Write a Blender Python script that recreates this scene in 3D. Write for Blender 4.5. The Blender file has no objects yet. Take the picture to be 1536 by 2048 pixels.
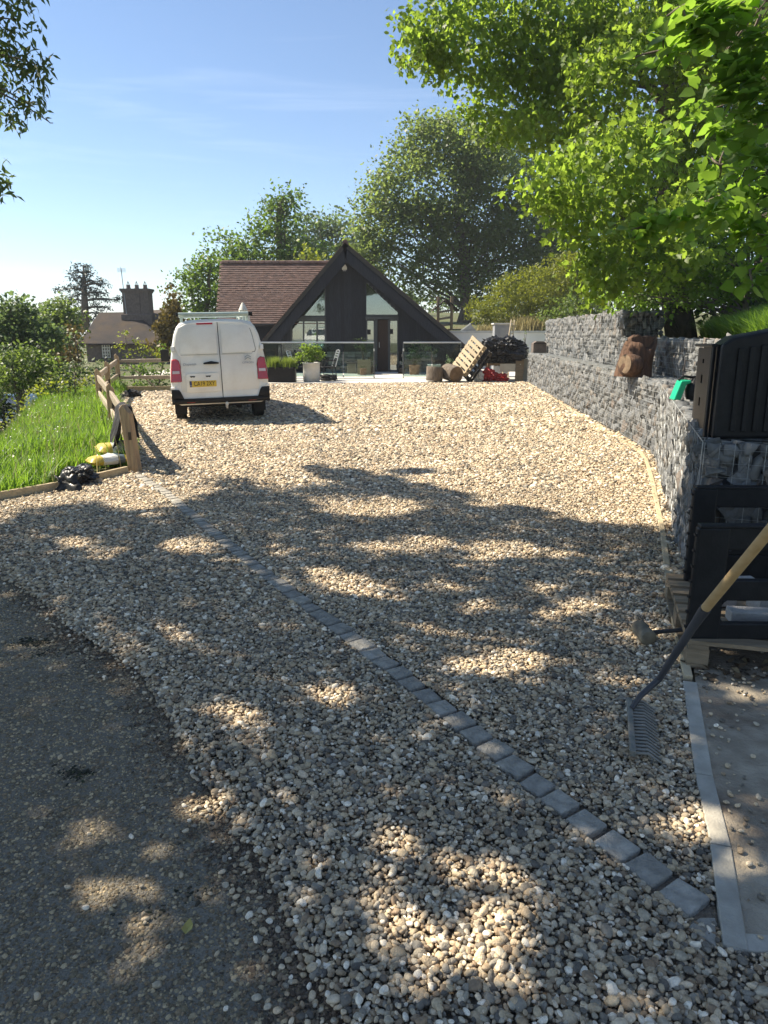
import bpy, bmesh, math, random
import numpy as np
from mathutils import Vector, Matrix, Euler, noise

R = math.radians
rnd = random.Random(11)
rng = np.random.default_rng(11)
scene = bpy.context.scene
COL = scene.collection

# ------------------------------------------------------------------ camera, sky, sun, exposure
FPX, PITCH, EYE = 1450.0, R(13.9), 1.6
cam_d = bpy.data.cameras.new('camera')
cam = bpy.data.objects.new('camera', cam_d)
COL.objects.link(cam)
cam.location = (0, 0, EYE)
cam.rotation_euler = (R(90) - PITCH, 0, 0)
cam_d.sensor_fit = 'VERTICAL'
cam_d.sensor_height = 24.0
cam_d.lens = 24.0 * FPX / 2048.0
cam_d.clip_start = 0.05
cam_d.clip_end = 3000
scene.camera = cam

SUN_XY = (-0.86, 0.29)                    # horizontal step towards the sun per metre of height
SUN_EL = math.atan(1.0 / math.hypot(*SUN_XY))
SUN_AZ = math.atan2(SUN_XY[0], SUN_XY[1])  # from +Y, clockwise positive
world = bpy.data.worlds.new('World')
scene.world = world
world.use_nodes = True
wn, wl = world.node_tree.nodes, world.node_tree.links
wn.clear()
w_out = wn.new('ShaderNodeOutputWorld')
w_bg = wn.new('ShaderNodeBackground')
w_sky = wn.new('ShaderNodeTexSky')
w_sky.sky_type = 'NISHITA'
w_sky.sun_disc = False
w_sky.sun_elevation = SUN_EL
w_sky.sun_rotation = SUN_AZ
w_sky.altitude = 900
w_sky.air_density = 1.0
w_sky.dust_density = 0.15
w_sky.ozone_density = 2.3
w_tc = wn.new('ShaderNodeTexCoord')
w_map = wn.new('ShaderNodeMapping')
w_map.inputs['Rotation'].default_value = (R(12), R(-16), R(18))
w_map.inputs['Scale'].default_value = (1.2, 3.0, 16.0)
w_noise = wn.new('ShaderNodeTexNoise')
w_noise.inputs['Scale'].default_value = 1.6
w_noise.inputs['Detail'].default_value = 7
w_noise.inputs['Roughness'].default_value = 0.55
w_noise.inputs['Distortion'].default_value = 0.4
w_ramp = wn.new('ShaderNodeValToRGB')
w_ramp.color_ramp.elements[0].position = 0.52
w_ramp.color_ramp.elements[0].color = (0, 0, 0, 1)
w_ramp.color_ramp.elements[1].position = 0.80
w_ramp.color_ramp.elements[1].color = (0.20, 0.20, 0.20, 1)
w_mix = wn.new('ShaderNodeMixRGB')
w_mix.inputs['Color2'].default_value = (8.5, 9.2, 10.0, 1)
w_bg.inputs['Strength'].default_value = 0.060
wl.new(w_tc.outputs['Generated'], w_map.inputs['Vector'])
wl.new(w_map.outputs['Vector'], w_noise.inputs['Vector'])
wl.new(w_noise.outputs['Fac'], w_ramp.inputs['Fac'])
wl.new(w_ramp.outputs['Color'], w_mix.inputs['Fac'])
wl.new(w_sky.outputs['Color'], w_mix.inputs['Color1'])
wl.new(w_mix.outputs['Color'], w_bg.inputs['Color'])
wl.new(w_bg.outputs['Background'], w_out.inputs['Surface'])

sun_d = bpy.data.lights.new('sun', 'SUN')
sun_d.energy = 3.85
sun_d.angle = R(0.53)
sun_d.color = (1.0, 0.90, 0.74)
sun = bpy.data.objects.new('sun', sun_d)
COL.objects.link(sun)
SUN_DIR = Vector((SUN_XY[0], SUN_XY[1], 1.0)).normalized()
sun.rotation_euler = SUN_DIR.to_track_quat('Z', 'Y').to_euler()
sun.location = (-30, 10, 40)

scene.view_settings.view_transform = 'Standard'
scene.view_settings.look = 'None'
scene.view_settings.exposure = 1.58
scene.view_settings.gamma = 1.0
scene.view_settings.use_curve_mapping = False
HAZE = 0.0007
scene.cycles.volume_bounces = 0
scene.cycles.max_bounces = 6
scene.cycles.transparent_max_bounces = 12
scene.cycles.use_denoising = True

# ------------------------------------------------------------------ helpers: photograph direction -> place
def ray(px, py):
    a = (px - 768) / FPX
    b = -(py - 1024) / FPX
    return (a, math.cos(PITCH) + b * math.sin(PITCH), -math.sin(PITCH) + b * math.cos(PITCH))

def G(px, py, z=0.0):
    d = ray(px, py); t = (z - EYE) / d[2]
    return Vector((d[0] * t, d[1] * t, z))

def at(px, py, y):
    d = ray(px, py); t = y / d[1]
    return Vector((d[0] * t, y, EYE + d[2] * t))

def ppm(y):                                # photograph pixels per metre at distance y
    return FPX / y

# ------------------------------------------------------------------ helpers: materials
def _nodes(name):
    m = bpy.data.materials.new(name)
    m.use_nodes = True
    return m, m.node_tree.nodes, m.node_tree.links

def c4(c):
    return (c[0], c[1], c[2], 1.0)

def M(name, c1, c2=None, scale=6.0, rough=0.8, bump=0.0, bscale=None, metal=0.0, rand=0.0, stretch=(1, 1, 1),
      spec=0.4, lo=0.35, hi=0.65, detail=5, coat=0.0, dirt=None):
    m, n, l = _nodes(name)
    p = n['Principled BSDF']
    p.inputs['Roughness'].default_value = rough
    p.inputs['Metallic'].default_value = metal
    p.inputs['Specular IOR Level'].default_value = spec
    p.inputs['Coat Weight'].default_value = coat
    tc = n.new('ShaderNodeTexCoord'); mp = n.new('ShaderNodeMapping')
    mp.inputs['Scale'].default_value = stretch
    l.new(tc.outputs['Object'], mp.inputs['Vector'])
    c2 = c2 or tuple(v * 0.8 for v in c1)
    tx = n.new('ShaderNodeTexNoise'); tx.inputs['Scale'].default_value = scale; tx.inputs['Detail'].default_value = detail
    l.new(mp.outputs['Vector'], tx.inputs['Vector'])
    rp = n.new('ShaderNodeValToRGB')
    rp.color_ramp.elements[0].position = lo; rp.color_ramp.elements[0].color = c4(c1)
    rp.color_ramp.elements[1].position = hi; rp.color_ramp.elements[1].color = c4(c2)
    l.new(tx.outputs['Fac'], rp.inputs['Fac'])
    col = rp.outputs['Color']
    if dirt:                               # (colour, scale, amount): worn patches with their own shape
        t2 = n.new('ShaderNodeTexNoise'); t2.inputs['Scale'].default_value = dirt[1]; t2.inputs['Detail'].default_value = 8
        t2.inputs['Roughness'].default_value = 0.65
        l.new(mp.outputs['Vector'], t2.inputs['Vector'])
        r2 = n.new('ShaderNodeValToRGB')
        r2.color_ramp.elements[0].position = 0.45; r2.color_ramp.elements[0].color = (0, 0, 0, 1)
        r2.color_ramp.elements[1].position = 0.7; r2.color_ramp.elements[1].color = (dirt[2],) * 3 + (1,)
        l.new(t2.outputs['Fac'], r2.inputs['Fac'])
        mx = n.new('ShaderNodeMixRGB'); mx.inputs['Color2'].default_value = c4(dirt[0])
        l.new(r2.outputs['Color'], mx.inputs['Fac']); l.new(col, mx.inputs['Color1'])
        col = mx.outputs['Color']
    if rand:
        oi = n.new('ShaderNodeObjectInfo'); hs = n.new('ShaderNodeHueSaturation')
        mr = n.new('ShaderNodeMapRange')
        mr.inputs['To Min'].default_value = 1 - rand; mr.inputs['To Max'].default_value = 1 + rand
        l.new(oi.outputs['Random'], mr.inputs['Value']); l.new(mr.outputs['Result'], hs.inputs['Value'])
        l.new(col, hs.inputs['Color']); col = hs.outputs['Color']
    l.new(col, p.inputs['Base Color'])
    if bump:
        bt = n.new('ShaderNodeTexNoise'); bt.inputs['Scale'].default_value = bscale or scale * 4; bt.inputs['Detail'].default_value = 6
        l.new(mp.outputs['Vector'], bt.inputs['Vector'])
        bp = n.new('ShaderNodeBump'); bp.inputs['Strength'].default_value = min(1.0, bump); bp.inputs['Distance'].default_value = 0.02
        l.new(bt.outputs['Fac'], bp.inputs['Height']); l.new(bp.outputs['Normal'], p.inputs['Normal'])
    return m

def M_island(name, cols, rough=0.75, bump=0.5, bscale=60, spec=0.4, obj_random=False, tint_scale=25, distance=0.006):
    """A material whose colour is picked per piece (per island, or per instance) from a list."""
    m, n, l = _nodes(name)
    p = n['Principled BSDF']
    p.inputs['Roughness'].default_value = rough
    p.inputs['Specular IOR Level'].default_value = spec
    if obj_random:
        src = n.new('ShaderNodeObjectInfo').outputs['Random']
    else:
        src = n.new('ShaderNodeNewGeometry').outputs['Random Per Island']
    rp = n.new('ShaderNodeValToRGB'); rp.color_ramp.interpolation = 'CONSTANT'
    e = rp.color_ramp.elements
    e[0].position = 0; e[0].color = c4(cols[0])
    e[1].position = 1.0 / len(cols); e[1].color = c4(cols[1])
    for i in range(2, len(cols)):
        q = e.new(i / len(cols)); q.color = c4(cols[i])
    l.new(src, rp.inputs['Fac'])
    tc = n.new('ShaderNodeTexCoord')
    nz = n.new('ShaderNodeTexNoise'); nz.inputs['Scale'].default_value = tint_scale; nz.inputs['Detail'].default_value = 5
    l.new(tc.outputs['Object'], nz.inputs['Vector'])
    mr = n.new('ShaderNodeMapRange'); mr.inputs['From Min'].default_value = 0.3; mr.inputs['From Max'].default_value = 0.7
    mr.inputs['To Min'].default_value = 0.72; mr.inputs['To Max'].default_value = 1.22
    l.new(nz.outputs['Fac'], mr.inputs['Value'])
    hs = n.new('ShaderNodeHueSaturation')
    val = mr.outputs['Result']
    if obj_random:                         # broad dusty and damp patches across the ground
        oi = n.new('ShaderNodeObjectInfo')
        n3 = n.new('ShaderNodeTexNoise'); n3.inputs['Scale'].default_value = .9; n3.inputs['Detail'].default_value = 3
        l.new(oi.outputs['Location'], n3.inputs['Vector'])
        m3 = n.new('ShaderNodeMapRange'); m3.inputs['From Min'].default_value = .32; m3.inputs['From Max'].default_value = .68
        m3.inputs['To Min'].default_value = .84; m3.inputs['To Max'].default_value = 1.14
        l.new(n3.outputs['Fac'], m3.inputs['Value'])
        mm = n.new('ShaderNodeMath'); mm.operation = 'MULTIPLY'
        l.new(val, mm.inputs[0]); l.new(m3.outputs['Result'], mm.inputs[1]); val = mm.outputs['Value']
    l.new(val, hs.inputs['Value']); l.new(rp.outputs['Color'], hs.inputs['Color'])
    l.new(hs.outputs['Color'], p.inputs['Base Color'])
    bt = n.new('ShaderNodeTexNoise'); bt.inputs['Scale'].default_value = bscale; bt.inputs['Detail'].default_value = 5
    l.new(tc.outputs['Object'], bt.inputs['Vector'])
    bp = n.new('ShaderNodeBump'); bp.inputs['Strength'].default_value = bump; bp.inputs['Distance'].default_value = distance
    l.new(bt.outputs['Fac'], bp.inputs['Height']); l.new(bp.outputs['Normal'], p.inputs['Normal'])
    return m

def M_leaf(name, c1, c2, trans=(0.25, 0.38, 0.03), tmix=0.45, obj_random=False, gloss=0.25, rough=0.45):
    m, n, l = _nodes(name)
    p = n['Principled BSDF']
    p.inputs['Roughness'].default_value = rough
    p.inputs['Specular IOR Level'].default_value = gloss
    if obj_random:
        src = n.new('ShaderNodeObjectInfo').outputs['Random']
    else:
        src = n.new('ShaderNodeNewGeometry').outputs['Random Per Island']
    mx = n.new('ShaderNodeMixRGB'); mx.inputs['Color1'].default_value = c4(c1); mx.inputs['Color2'].default_value = c4(c2)
    l.new(src, mx.inputs['Fac']); l.new(mx.outputs['Color'], p.inputs['Base Color'])
    tr = n.new('ShaderNodeBsdfTranslucent')
    mt = n.new('ShaderNodeMixRGB'); mt.inputs['Color1'].default_value = c4(trans)
    mt.inputs['Color2'].default_value = c4(tuple(v * 0.6 for v in trans))
    l.new(src, mt.inputs['Fac']); l.new(mt.outputs['Color'], tr.inputs['Color'])
    ms = n.new('ShaderNodeMixShader'); ms.inputs['Fac'].default_value = tmix
    l.new(p.outputs['BSDF'], ms.inputs[1]); l.new(tr.outputs['BSDF'], ms.inputs[2])
    l.new(ms.outputs['Shader'], n['Material Output'].inputs['Surface'])
    return m

def M_glass(name, tint=(0.8, 0.88, 0.85), clear=0.8, rough=0.02):
    m, n, l = _nodes(name)
    p = n['Principled BSDF']
    n.remove(p)
    t = n.new('ShaderNodeBsdfTransparent'); t.inputs['Color'].default_value = c4(tint)
    g = n.new('ShaderNodeBsdfGlossy'); g.inputs['Roughness'].default_value = rough
    g.inputs['Color'].default_value = (0.9, 0.95, 0.95, 1)
    f = n.new('ShaderNodeFresnel'); f.inputs['IOR'].default_value = 1.5 if clear < .95 else 1.3
    ad = n.new('ShaderNodeMath'); ad.operation = 'ADD'; ad.use_clamp = True; ad.inputs[1].default_value = 1 - clear
    l.new(f.outputs['Fac'], ad.inputs[0])
    ms = n.new('ShaderNodeMixShader')
    l.new(ad.outputs['Value'], ms.inputs['Fac']); l.new(t.outputs['BSDF'], ms.inputs[1]); l.new(g.outputs['BSDF'], ms.inputs[2])
    l.new(ms.outputs['Shader'], n['Material Output'].inputs['Surface'])
    return m

def M_wood(name, c1, c2, rough=0.75, axis=2, scale=5, bump=0.4, rand=0.12):
    st = [9, 9, 9]; st[axis] = 0.8
    return M(name, c1, c2, scale=scale, rough=rough, bump=bump, bscale=scale * 2.2, stretch=tuple(st), rand=rand, detail=7, spec=0.25)

# ------------------------------------------------------------------ helpers: meshes and objects
OFF = {}                                    # things whose parts are written in world coordinates

def props(o, label=None, cat=None, group=None, kind=None):
    if label: o['label'] = label
    if cat: o['category'] = cat
    if group: o['group'] = group
    if kind: o['kind'] = kind
    return o

def thing(name, label, cat, loc=(0, 0, 0), group=None, rot=None, local=False):
    o = bpy.data.objects.new(name, None)
    COL.objects.link(o)
    o.empty_display_size = 0.1
    o.location = loc
    if rot: o.rotation_euler = rot
    if not local: OFF[o.name] = Vector(loc)
    return props(o, label, cat, group)

class MB:
    def __init__(self):
        self.v = []; self.f = []; self.mi = []
    def add(self, vs, fs, mi=0):
        b = len(self.v)
        self.v.extend([tuple(p) for p in vs])
        for q in fs:
            self.f.append(tuple(b + i for i in q)); self.mi.append(mi)
    def box(self, c, s, rot=None, mi=0, taper=1.0):
        hx, hy, hz = s[0] / 2, s[1] / 2, s[2] / 2
        p = [Vector((x * hx * (taper if z > 0 else 1), y * hy * (taper if z > 0 else 1), z * hz)) for z in (-1, 1) for x, y in ((-1, -1), (1, -1), (1, 1), (-1, 1))]
        if rot is not None:
            m = rot if isinstance(rot, Matrix) else Euler(rot).to_matrix()
            p = [m @ q for q in p]
        c = Vector(c)
        self.add([q + c for q in p], [(3, 2, 1, 0), (4, 5, 6, 7), (0, 1, 5, 4), (1, 2, 6, 5), (2, 3, 7, 6), (3, 0, 4, 7)], mi)
    def bar(self, a, b, w, h, up=(0, 0, 1), mi=0):
        a, b = Vector(a), Vector(b)
        d = (b - a); L = d.length; d.normalize()
        u = Vector(up)
        s = d.cross(u)
        if s.length < 1e-4: s = d.cross(Vector((1, 0, 0)))
        s.normalize(); t = s.cross(d)
        self.box((a + b) / 2, (L, w, h), Matrix((d, s, t)).transposed(), mi)
    def tube(self, pts, rad, n=8, mi=0, caps=True):
        pts = [Vector(p) for p in pts]
        if not hasattr(rad, '__len__'): rad = [rad] * len(pts)
        b = len(self.v)
        pu = None
        for i, p in enumerate(pts):
            d = (pts[min(i + 1, len(pts) - 1)] - pts[max(i - 1, 0)])
            d = d.normalized() if d.length > 1e-9 else Vector((0, 0, 1))
            u = pu - d * pu.dot(d) if pu is not None else d.orthogonal()
            u = u.normalized() if u.length > 1e-6 else d.orthogonal().normalized()
            pu = u
            w = d.cross(u)
            for k in range(n):
                a = 2 * math.pi * k / n
                self.v.append(tuple(p + (u * math.cos(a) + w * math.sin(a)) * rad[i]))
        for i in range(len(pts) - 1):
            for k in range(n):
                k2 = (k + 1) % n
                self.f.append((b + i * n + k, b + i * n + k2, b + (i + 1) * n + k2, b + (i + 1) * n + k)); self.mi.append(mi)
        if caps:
            self.f.append(tuple(b + k for k in range(n))[::-1]); self.mi.append(mi)
            e = b + (len(pts) - 1) * n
            self.f.append(tuple(e + k for k in range(n))); self.mi.append(mi)
    def lathe(self, c, prof, n=20, mi=0, rot=None):
        b = len(self.v); c = Vector(c)
        for r, z in prof:
            for k in range(n):
                a = 2 * math.pi * k / n
                q = Vector((r * math.cos(a), r * math.sin(a), z))
                if rot is not None: q = rot @ q
                self.v.append(tuple(q + c))
        for i in range(len(prof) - 1):
            for k in range(n):
                k2 = (k + 1) % n
                self.f.append((b + i * n + k, b + i * n + k2, b + (i + 1) * n + k2, b + (i + 1) * n + k)); self.mi.append(mi)
        self.f.append(tuple(b + k for k in range(n))[::-1]); self.mi.append(mi)
        e = b + (len(prof) - 1) * n
        self.f.append(tuple(e + k for k in range(n))); self.mi.append(mi)
    def prism(self, poly, ext, mi=0):
        """A flat polygon (list of points) pushed along the vector ext."""
        n = len(poly); e = Vector(ext)
        p = [Vector(q) for q in poly]
        nor = sum(((p[i] - p[0]).cross(p[(i + 1) % n] - p[0]) for i in range(1, n - 1)), Vector())
        if nor.dot(e) > 0: p = p[::-1]
        self.add(p + [q + e for q in p], [tuple(range(n)), tuple(range(2 * n - 1, n - 1, -1))] +
                 [(i, n + i, n + (i + 1) % n, (i + 1) % n) for i in range(n)], mi)
    def build(self, name, mat, parent=None, smooth=False, bevel=0.0, seg=2, kind=None, label=None):
        v = self.v
        if parent is not None and parent.name in OFF:
            o_ = OFF[parent.name]
            v = [(p[0] - o_.x, p[1] - o_.y, p[2] - o_.z) for p in v]
        me = bpy.data.meshes.new(name)
        me.from_pydata(v, [], self.f)
        mats = mat if isinstance(mat, (list, tuple)) else [mat]
        for m in mats: me.materials.append(m)
        if len(mats) > 1: me.polygons.foreach_set('material_index', self.mi)
        bm = bmesh.new(); bm.from_mesh(me)
        bmesh.ops.recalc_face_normals(bm, faces=bm.faces)
        if bevel:
            es = [e for e in bm.edges if len(e.link_faces) == 2 and e.calc_face_angle(0) > R(30)]
            bmesh.ops.bevel(bm, geom=es, offset=bevel, segments=seg, affect='EDGES', profile=0.5, clamp_overlap=True)
        bm.to_mesh(me); bm.free()
        if smooth:
            me.polygons.foreach_set('use_smooth', [True] * len(me.polygons))
            if smooth != 'all': me.set_sharp_from_angle(angle=R(40))
        o = bpy.data.objects.new(name, me)
        COL.objects.link(o)
        if parent is not None: o.parent = parent
        if kind: o['kind'] = kind
        if label: o['label'] = label
        return o

def np_mesh(name, V, F, mat, parent=None, smooth=False, kind=None):
    V = np.asarray(V, dtype=np.float32)
    if parent is not None and parent.name in OFF:
        V = V - np.array(OFF[parent.name], dtype=np.float32)
    F = np.asarray(F, dtype=np.int32)
    me = bpy.data.meshes.new(name)
    me.vertices.add(len(V)); me.vertices.foreach_set('co', V.ravel())
    k = F.shape[1]
    me.loops.add(F.size); me.loops.foreach_set('vertex_index', F.ravel())
    me.polygons.add(len(F))
    me.polygons.foreach_set('loop_start', np.arange(len(F), dtype=np.int32) * k)
    if smooth: me.polygons.foreach_set('use_smooth', np.ones(len(F), dtype=bool))
    me.update(calc_edges=True)
    me.materials.append(mat)
    o = bpy.data.objects.new(name, me)
    COL.objects.link(o)
    if parent is not None: o.parent = parent
    if kind: o['kind'] = kind
    return o

def sheet(name, poly, z, mat, sub=0):
    bm = bmesh.new()
    f = bm.faces.new([bm.verts.new((p[0], p[1], z)) for p in poly])
    if f.normal.z < 0 or f.calc_area() and (f.normal_update() or f.normal.z < 0): f.normal_flip()
    bmesh.ops.triangulate(bm, faces=bm.faces[:])
    me = bpy.data.meshes.new(name); bm.to_mesh(me); bm.free()
    me.materials.append(mat)
    o = bpy.data.objects.new(name, me); COL.objects.link(o)
    o['kind'] = 'structure'
    return o

def text_part(name, s, size, mat, parent, M4, ext=0.002, sx=1.0, shear=0.0):
    cu = bpy.data.curves.new(name, 'FONT')
    cu.body = s; cu.size = size; cu.extrude = ext; cu.align_x = 'CENTER'; cu.align_y = 'CENTER'; cu.shear = shear
    t = bpy.data.objects.new(name + '_src', cu); COL.objects.link(t)
    dg = bpy.context.evaluated_depsgraph_get()
    me = bpy.data.meshes.new_from_object(t.evaluated_get(dg))
    bpy.data.objects.remove(t)
    me.transform(M4 @ Matrix.Diagonal((sx, 1, 1, 1)))
    me.materials.clear(); me.materials.append(mat); me.name = name
    o = bpy.data.objects.new(name, me); COL.objects.link(o); o.parent = parent
    return o

# leaves ------------------------------------------------------------------
LEAF_OVAL = (np.array([[0, 0, 0], [.42, .30, .05], [1, 0, -.10], [.42, -.30, .05], [.5, 0, -.02]]), np.array([[0, 4, 2, 1], [0, 3, 2, 4]]))
LEAF_SLIM = (np.array([[0, 0, 0], [.45, .17, .03], [1, 0, -.12], [.45, -.17, .03], [.5, 0, -.02]]), np.array([[0, 4, 2, 1], [0, 3, 2, 4]]))
LEAF_QUAD = (np.array([[0, -.28, 0], [.75, -.36, .06], [1, .1, -.05], [.2, .38, .04]]), np.array([[0, 1, 2, 3]]))
LEAF_MAPLE = (np.array([[0, 0, 0], [.18, .42, -.02], [.42, .30, .03], [.55, .55, -.06], [.68, .22, .03], [1, 0, -.12],
                        [.68, -.22, .03], [.55, -.55, -.06], [.42, -.30, .03], [.18, -.42, -.02]]),
              np.array([[0, 2, 1, 1], [0, 4, 3, 2], [0, 6, 5, 4], [0, 8, 7, 6], [0, 9, 8, 8]]))

def leaf_mesh(pos, size, tpl, up=1.0, droop=0.3):
    T, F = tpl
    N = len(pos)
    nrm = rng.normal(size=(N, 3)); nrm[:, 2] = np.abs(nrm[:, 2]) * .6 + up
    nrm /= np.linalg.norm(nrm, axis=1, keepdims=True)
    d = rng.normal(size=(N, 3)); d[:, 2] -= droop
    d -= nrm * np.sum(d * nrm, axis=1, keepdims=True)
    d /= np.linalg.norm(d, axis=1, keepdims=True) + 1e-9
    s = np.cross(nrm, d)
    sz = np.asarray(size).reshape(-1, 1, 1)
    V = (d[:, None, :] * T[None, :, 0:1] + s[:, None, :] * T[None, :, 1:2] + nrm[:, None, :] * T[None, :, 2:3]) * sz + np.asarray(pos)[:, None, :]
    Fa = (F[None] + (np.arange(N) * len(T))[:, None, None]).reshape(-1, F.shape[1])
    return V.reshape(-1, 3), Fa

def clean_tris(F):
    """quads written with a repeated last corner become triangles"""
    return np.array([(a, b, c) for a, b, c, d in F if c == d], dtype=np.int32), np.array([q for q in F if q[2] != q[3]], dtype=np.int32)

def np_leaves(name, V, F, mat, parent, kind=None):
    if F.shape[1] == 4 and np.any(F[:, 2] == F[:, 3]):
        tri = F[:, 2] == F[:, 3]
        q = F[~tri]
        F = np.concatenate([F[tri][:, :3], q[:, [0, 1, 2]], q[:, [0, 2, 3]]])
    return np_mesh(name, V, F, mat, parent, kind=kind)

DENS = 2.7

def lobe_points(lobes, clumps_per, leaves_per, sig, gap=0.35, inner=0.5, nscale=0.6):
    """leaf positions: clumps near the skin of each lobe, with gaps cut by noise"""
    out, cc = [], []
    for (c, r) in lobes:
        c = np.array(c); r = np.array(r)
        vol = (r[0] * r[1] * r[2]) ** (2 / 3)
        n = max(5, int(clumps_per * vol * DENS))
        d = rng.normal(size=(n, 3)); d /= np.linalg.norm(d, axis=1, keepdims=True)
        q = inner + (1.05 - inner) * rng.random((n, 1)) ** .6
        p = c + d * r * q
        keep = [noise.noise(Vector(x) * nscale) > gap - 0.6 - .25 * rng.random() for x in p]
        p = p[np.array(keep)]
        cc.append(p)
        m = np.repeat(p, leaves_per, axis=0)
        out.append(m + rng.normal(size=m.shape) * np.array([sig, sig, sig * .6]))
    return np.concatenate(out), np.concatenate(cc)

def limb(mb, a, b, r0, r1, bend=0.15, n=6, k=5):
    a, b = Vector(a), Vector(b)
    L = (b - a).length
    off = Vector((rnd.uniform(-1, 1), rnd.uniform(-1, 1), rnd.uniform(.2, 1))) * L * bend
    pts, rs = [], []
    for i in range(k + 1):
        t = i / k
        w = Vector((rnd.uniform(-1, 1), rnd.uniform(-1, 1), rnd.uniform(-1, 1))) * L * .02 * (0 < i < k)
        pts.append(a.lerp(b, t) + off * (4 * t * (1 - t)) * .5 + w)
        rs.append(r0 + (r1 - r0) * t)
    mb.tube(pts, rs, n)
    return pts

def px_lobes(spec, y, depth=1.0, zs=1.0):
    """lobes given as (px, py, rx, ry[, dy]) at distance y"""
    out = []
    for s in spec:
        yy = y + (s[4] if len(s) > 4 else 0)
        k = math.hypot(yy, 0) / FPX
        out.append((tuple(at(s[0], s[1], yy)), (s[2] * k, (s[2] + s[3]) / 2 * k * depth, s[3] * k)))
    return out

def tree(name, label, cat, base, lobes, leafmat, barkmat, tr=0.3, clumps=10, leaves=14, sig=0.25, size=0.14, tpl=LEAF_QUAD, gap=0.35,
         inner=0.5, up=0.6, droop=0.4, group=None, fork=None, twigs=0.35, extra=None, limb_r=0.22, trunk=True, crown='crown', nscale=.6):
    t = thing(name, label, cat, base, group)
    base = Vector(base)
    P, C = lobe_points(lobes, clumps, leaves, sig, gap, inner, nscale)
    S = size * rng.uniform(.65, 1.3, len(P))
    V, F = leaf_mesh(P, S, tpl, up, droop)
    np_leaves(crown, V, F, leafmat, t)
    if trunk:
        mb = MB()
        top = fork or max((Vector(l[0]) for l in lobes), key=lambda q: q.z)
        top = Vector(top)
        n = 7
        pts = [base.lerp(top, i / n) + Vector((noise.noise(base + Vector((i * .7, 0, 0))), noise.noise(base + Vector((0, i * .7, 3))), 0)) * tr * .9 * min(1, i) for i in range(n + 1)]
        rs = [tr * (1.35 if i == 0 else 1.0) * (1 - .62 * i / n) for i in range(n + 1)]
        mb.tube(pts, rs, 10)
        for (c, r) in lobes:
            c = Vector(c)
            # leave the trunk below the lobe
            f = min(.95, max(.25, ((c.z - base.z) * .62) / max(.1, top.z - base.z)))
            i = int(f * n); st = pts[i]
            lp = limb(mb, st, c, rs[i] * .62 * (limb_r / .35), rs[i] * .16 * (limb_r / .35), .18)
            for _ in range(3):
                q = Vector([c[k] + rnd.uniform(-1, 1) * r[k] * .85 for k in range(3)])
                limb(mb, lp[rnd.choice((3, 4))], q, rs[i] * .22 * (limb_r / .35), rs[i] * .05 * (limb_r / .35), .15, 5, 4)
        if extra: extra(mb)
        mb.build('trunk', barkmat, t, smooth='all')
    return t

# scattered instances (only for what nobody could count)
def proto_coll(name, meshes):
    c = bpy.data.collections.new(name)
    for i, me in enumerate(meshes):
        o = bpy.data.objects.new('%s_%02d' % (name, i), me)
        c.objects.link(o)
    return c

def scatter(name, P, rot, scl, pick, coll, parent=None):
    me = bpy.data.meshes.new(name)
    me.vertices.add(len(P)); me.vertices.foreach_set('co', np.asarray(P, dtype=np.float32).ravel())
    a = me.attributes.new('rot', 'FLOAT_VECTOR', 'POINT'); a.data.foreach_set('vector', np.asarray(rot, dtype=np.float32).ravel())
    a = me.attributes.new('scl', 'FLOAT_VECTOR', 'POINT'); a.data.foreach_set('vector', np.asarray(scl, dtype=np.float32).ravel())
    a = me.attributes.new('pick', 'INT', 'POINT'); a.data.foreach_set('value', np.asarray(pick, dtype=np.int32))
    o = bpy.data.objects.new(name, me); COL.objects.link(o)
    g = bpy.data.node_groups.new(name + '_nodes', 'GeometryNodeTree')
    g.interface.new_socket('Geometry', in_out='INPUT', socket_type='NodeSocketGeometry')
    g.interface.new_socket('Geometry', in_out='OUTPUT', socket_type='NodeSocketGeometry')
    n, l = g.nodes, g.links
    gi, go = n.new('NodeGroupInput'), n.new('NodeGroupOutput')
    ci = n.new('GeometryNodeCollectionInfo'); ci.inputs['Collection'].default_value = coll
    ci.inputs['Separate Children'].default_value = True; ci.inputs['Reset Children'].default_value = True
    ip = n.new('GeometryNodeInstanceOnPoints'); ip.inputs['Pick Instance'].default_value = True
    def named(nm, ty):
        q = n.new('GeometryNodeInputNamedAttribute'); q.data_type = ty; q.inputs['Name'].default_value = nm
        return [s for s in q.outputs if s.enabled and s.name == 'Attribute'][0]
    er = n.new('FunctionNodeEulerToRotation')
    l.new(named('rot', 'FLOAT_VECTOR'), er.inputs[0])
    l.new(gi.outputs[0], ip.inputs['Points']); l.new(ci.outputs[0], ip.inputs['Instance'])
    l.new(named('pick', 'INT'), ip.inputs['Instance Index'])
    l.new(er.outputs[0], ip.inputs['Rotation']); l.new(named('scl', 'FLOAT_VECTOR'), ip.inputs['Scale'])
    l.new(ip.outputs[0], go.inputs[0])
    md = o.modifiers.new('scatter', 'NODES'); md.node_group = g
    o['kind'] = 'stuff'
    if parent is not None: o.parent = parent
    return o

def in_poly(x, y, poly):
    x = np.asarray(x); y = np.asarray(y)
    ins = np.zeros(x.shape, bool)
    n = len(poly); j = n - 1
    for i in range(n):
        xi, yi = poly[i][:2]; xj, yj = poly[j][:2]
        c = ((yi > y) != (yj > y)) & (x < (xj - xi) * (y - yi) / ((yj - yi) + 1e-12) + xi)
        ins ^= c; j = i
    return ins
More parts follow.
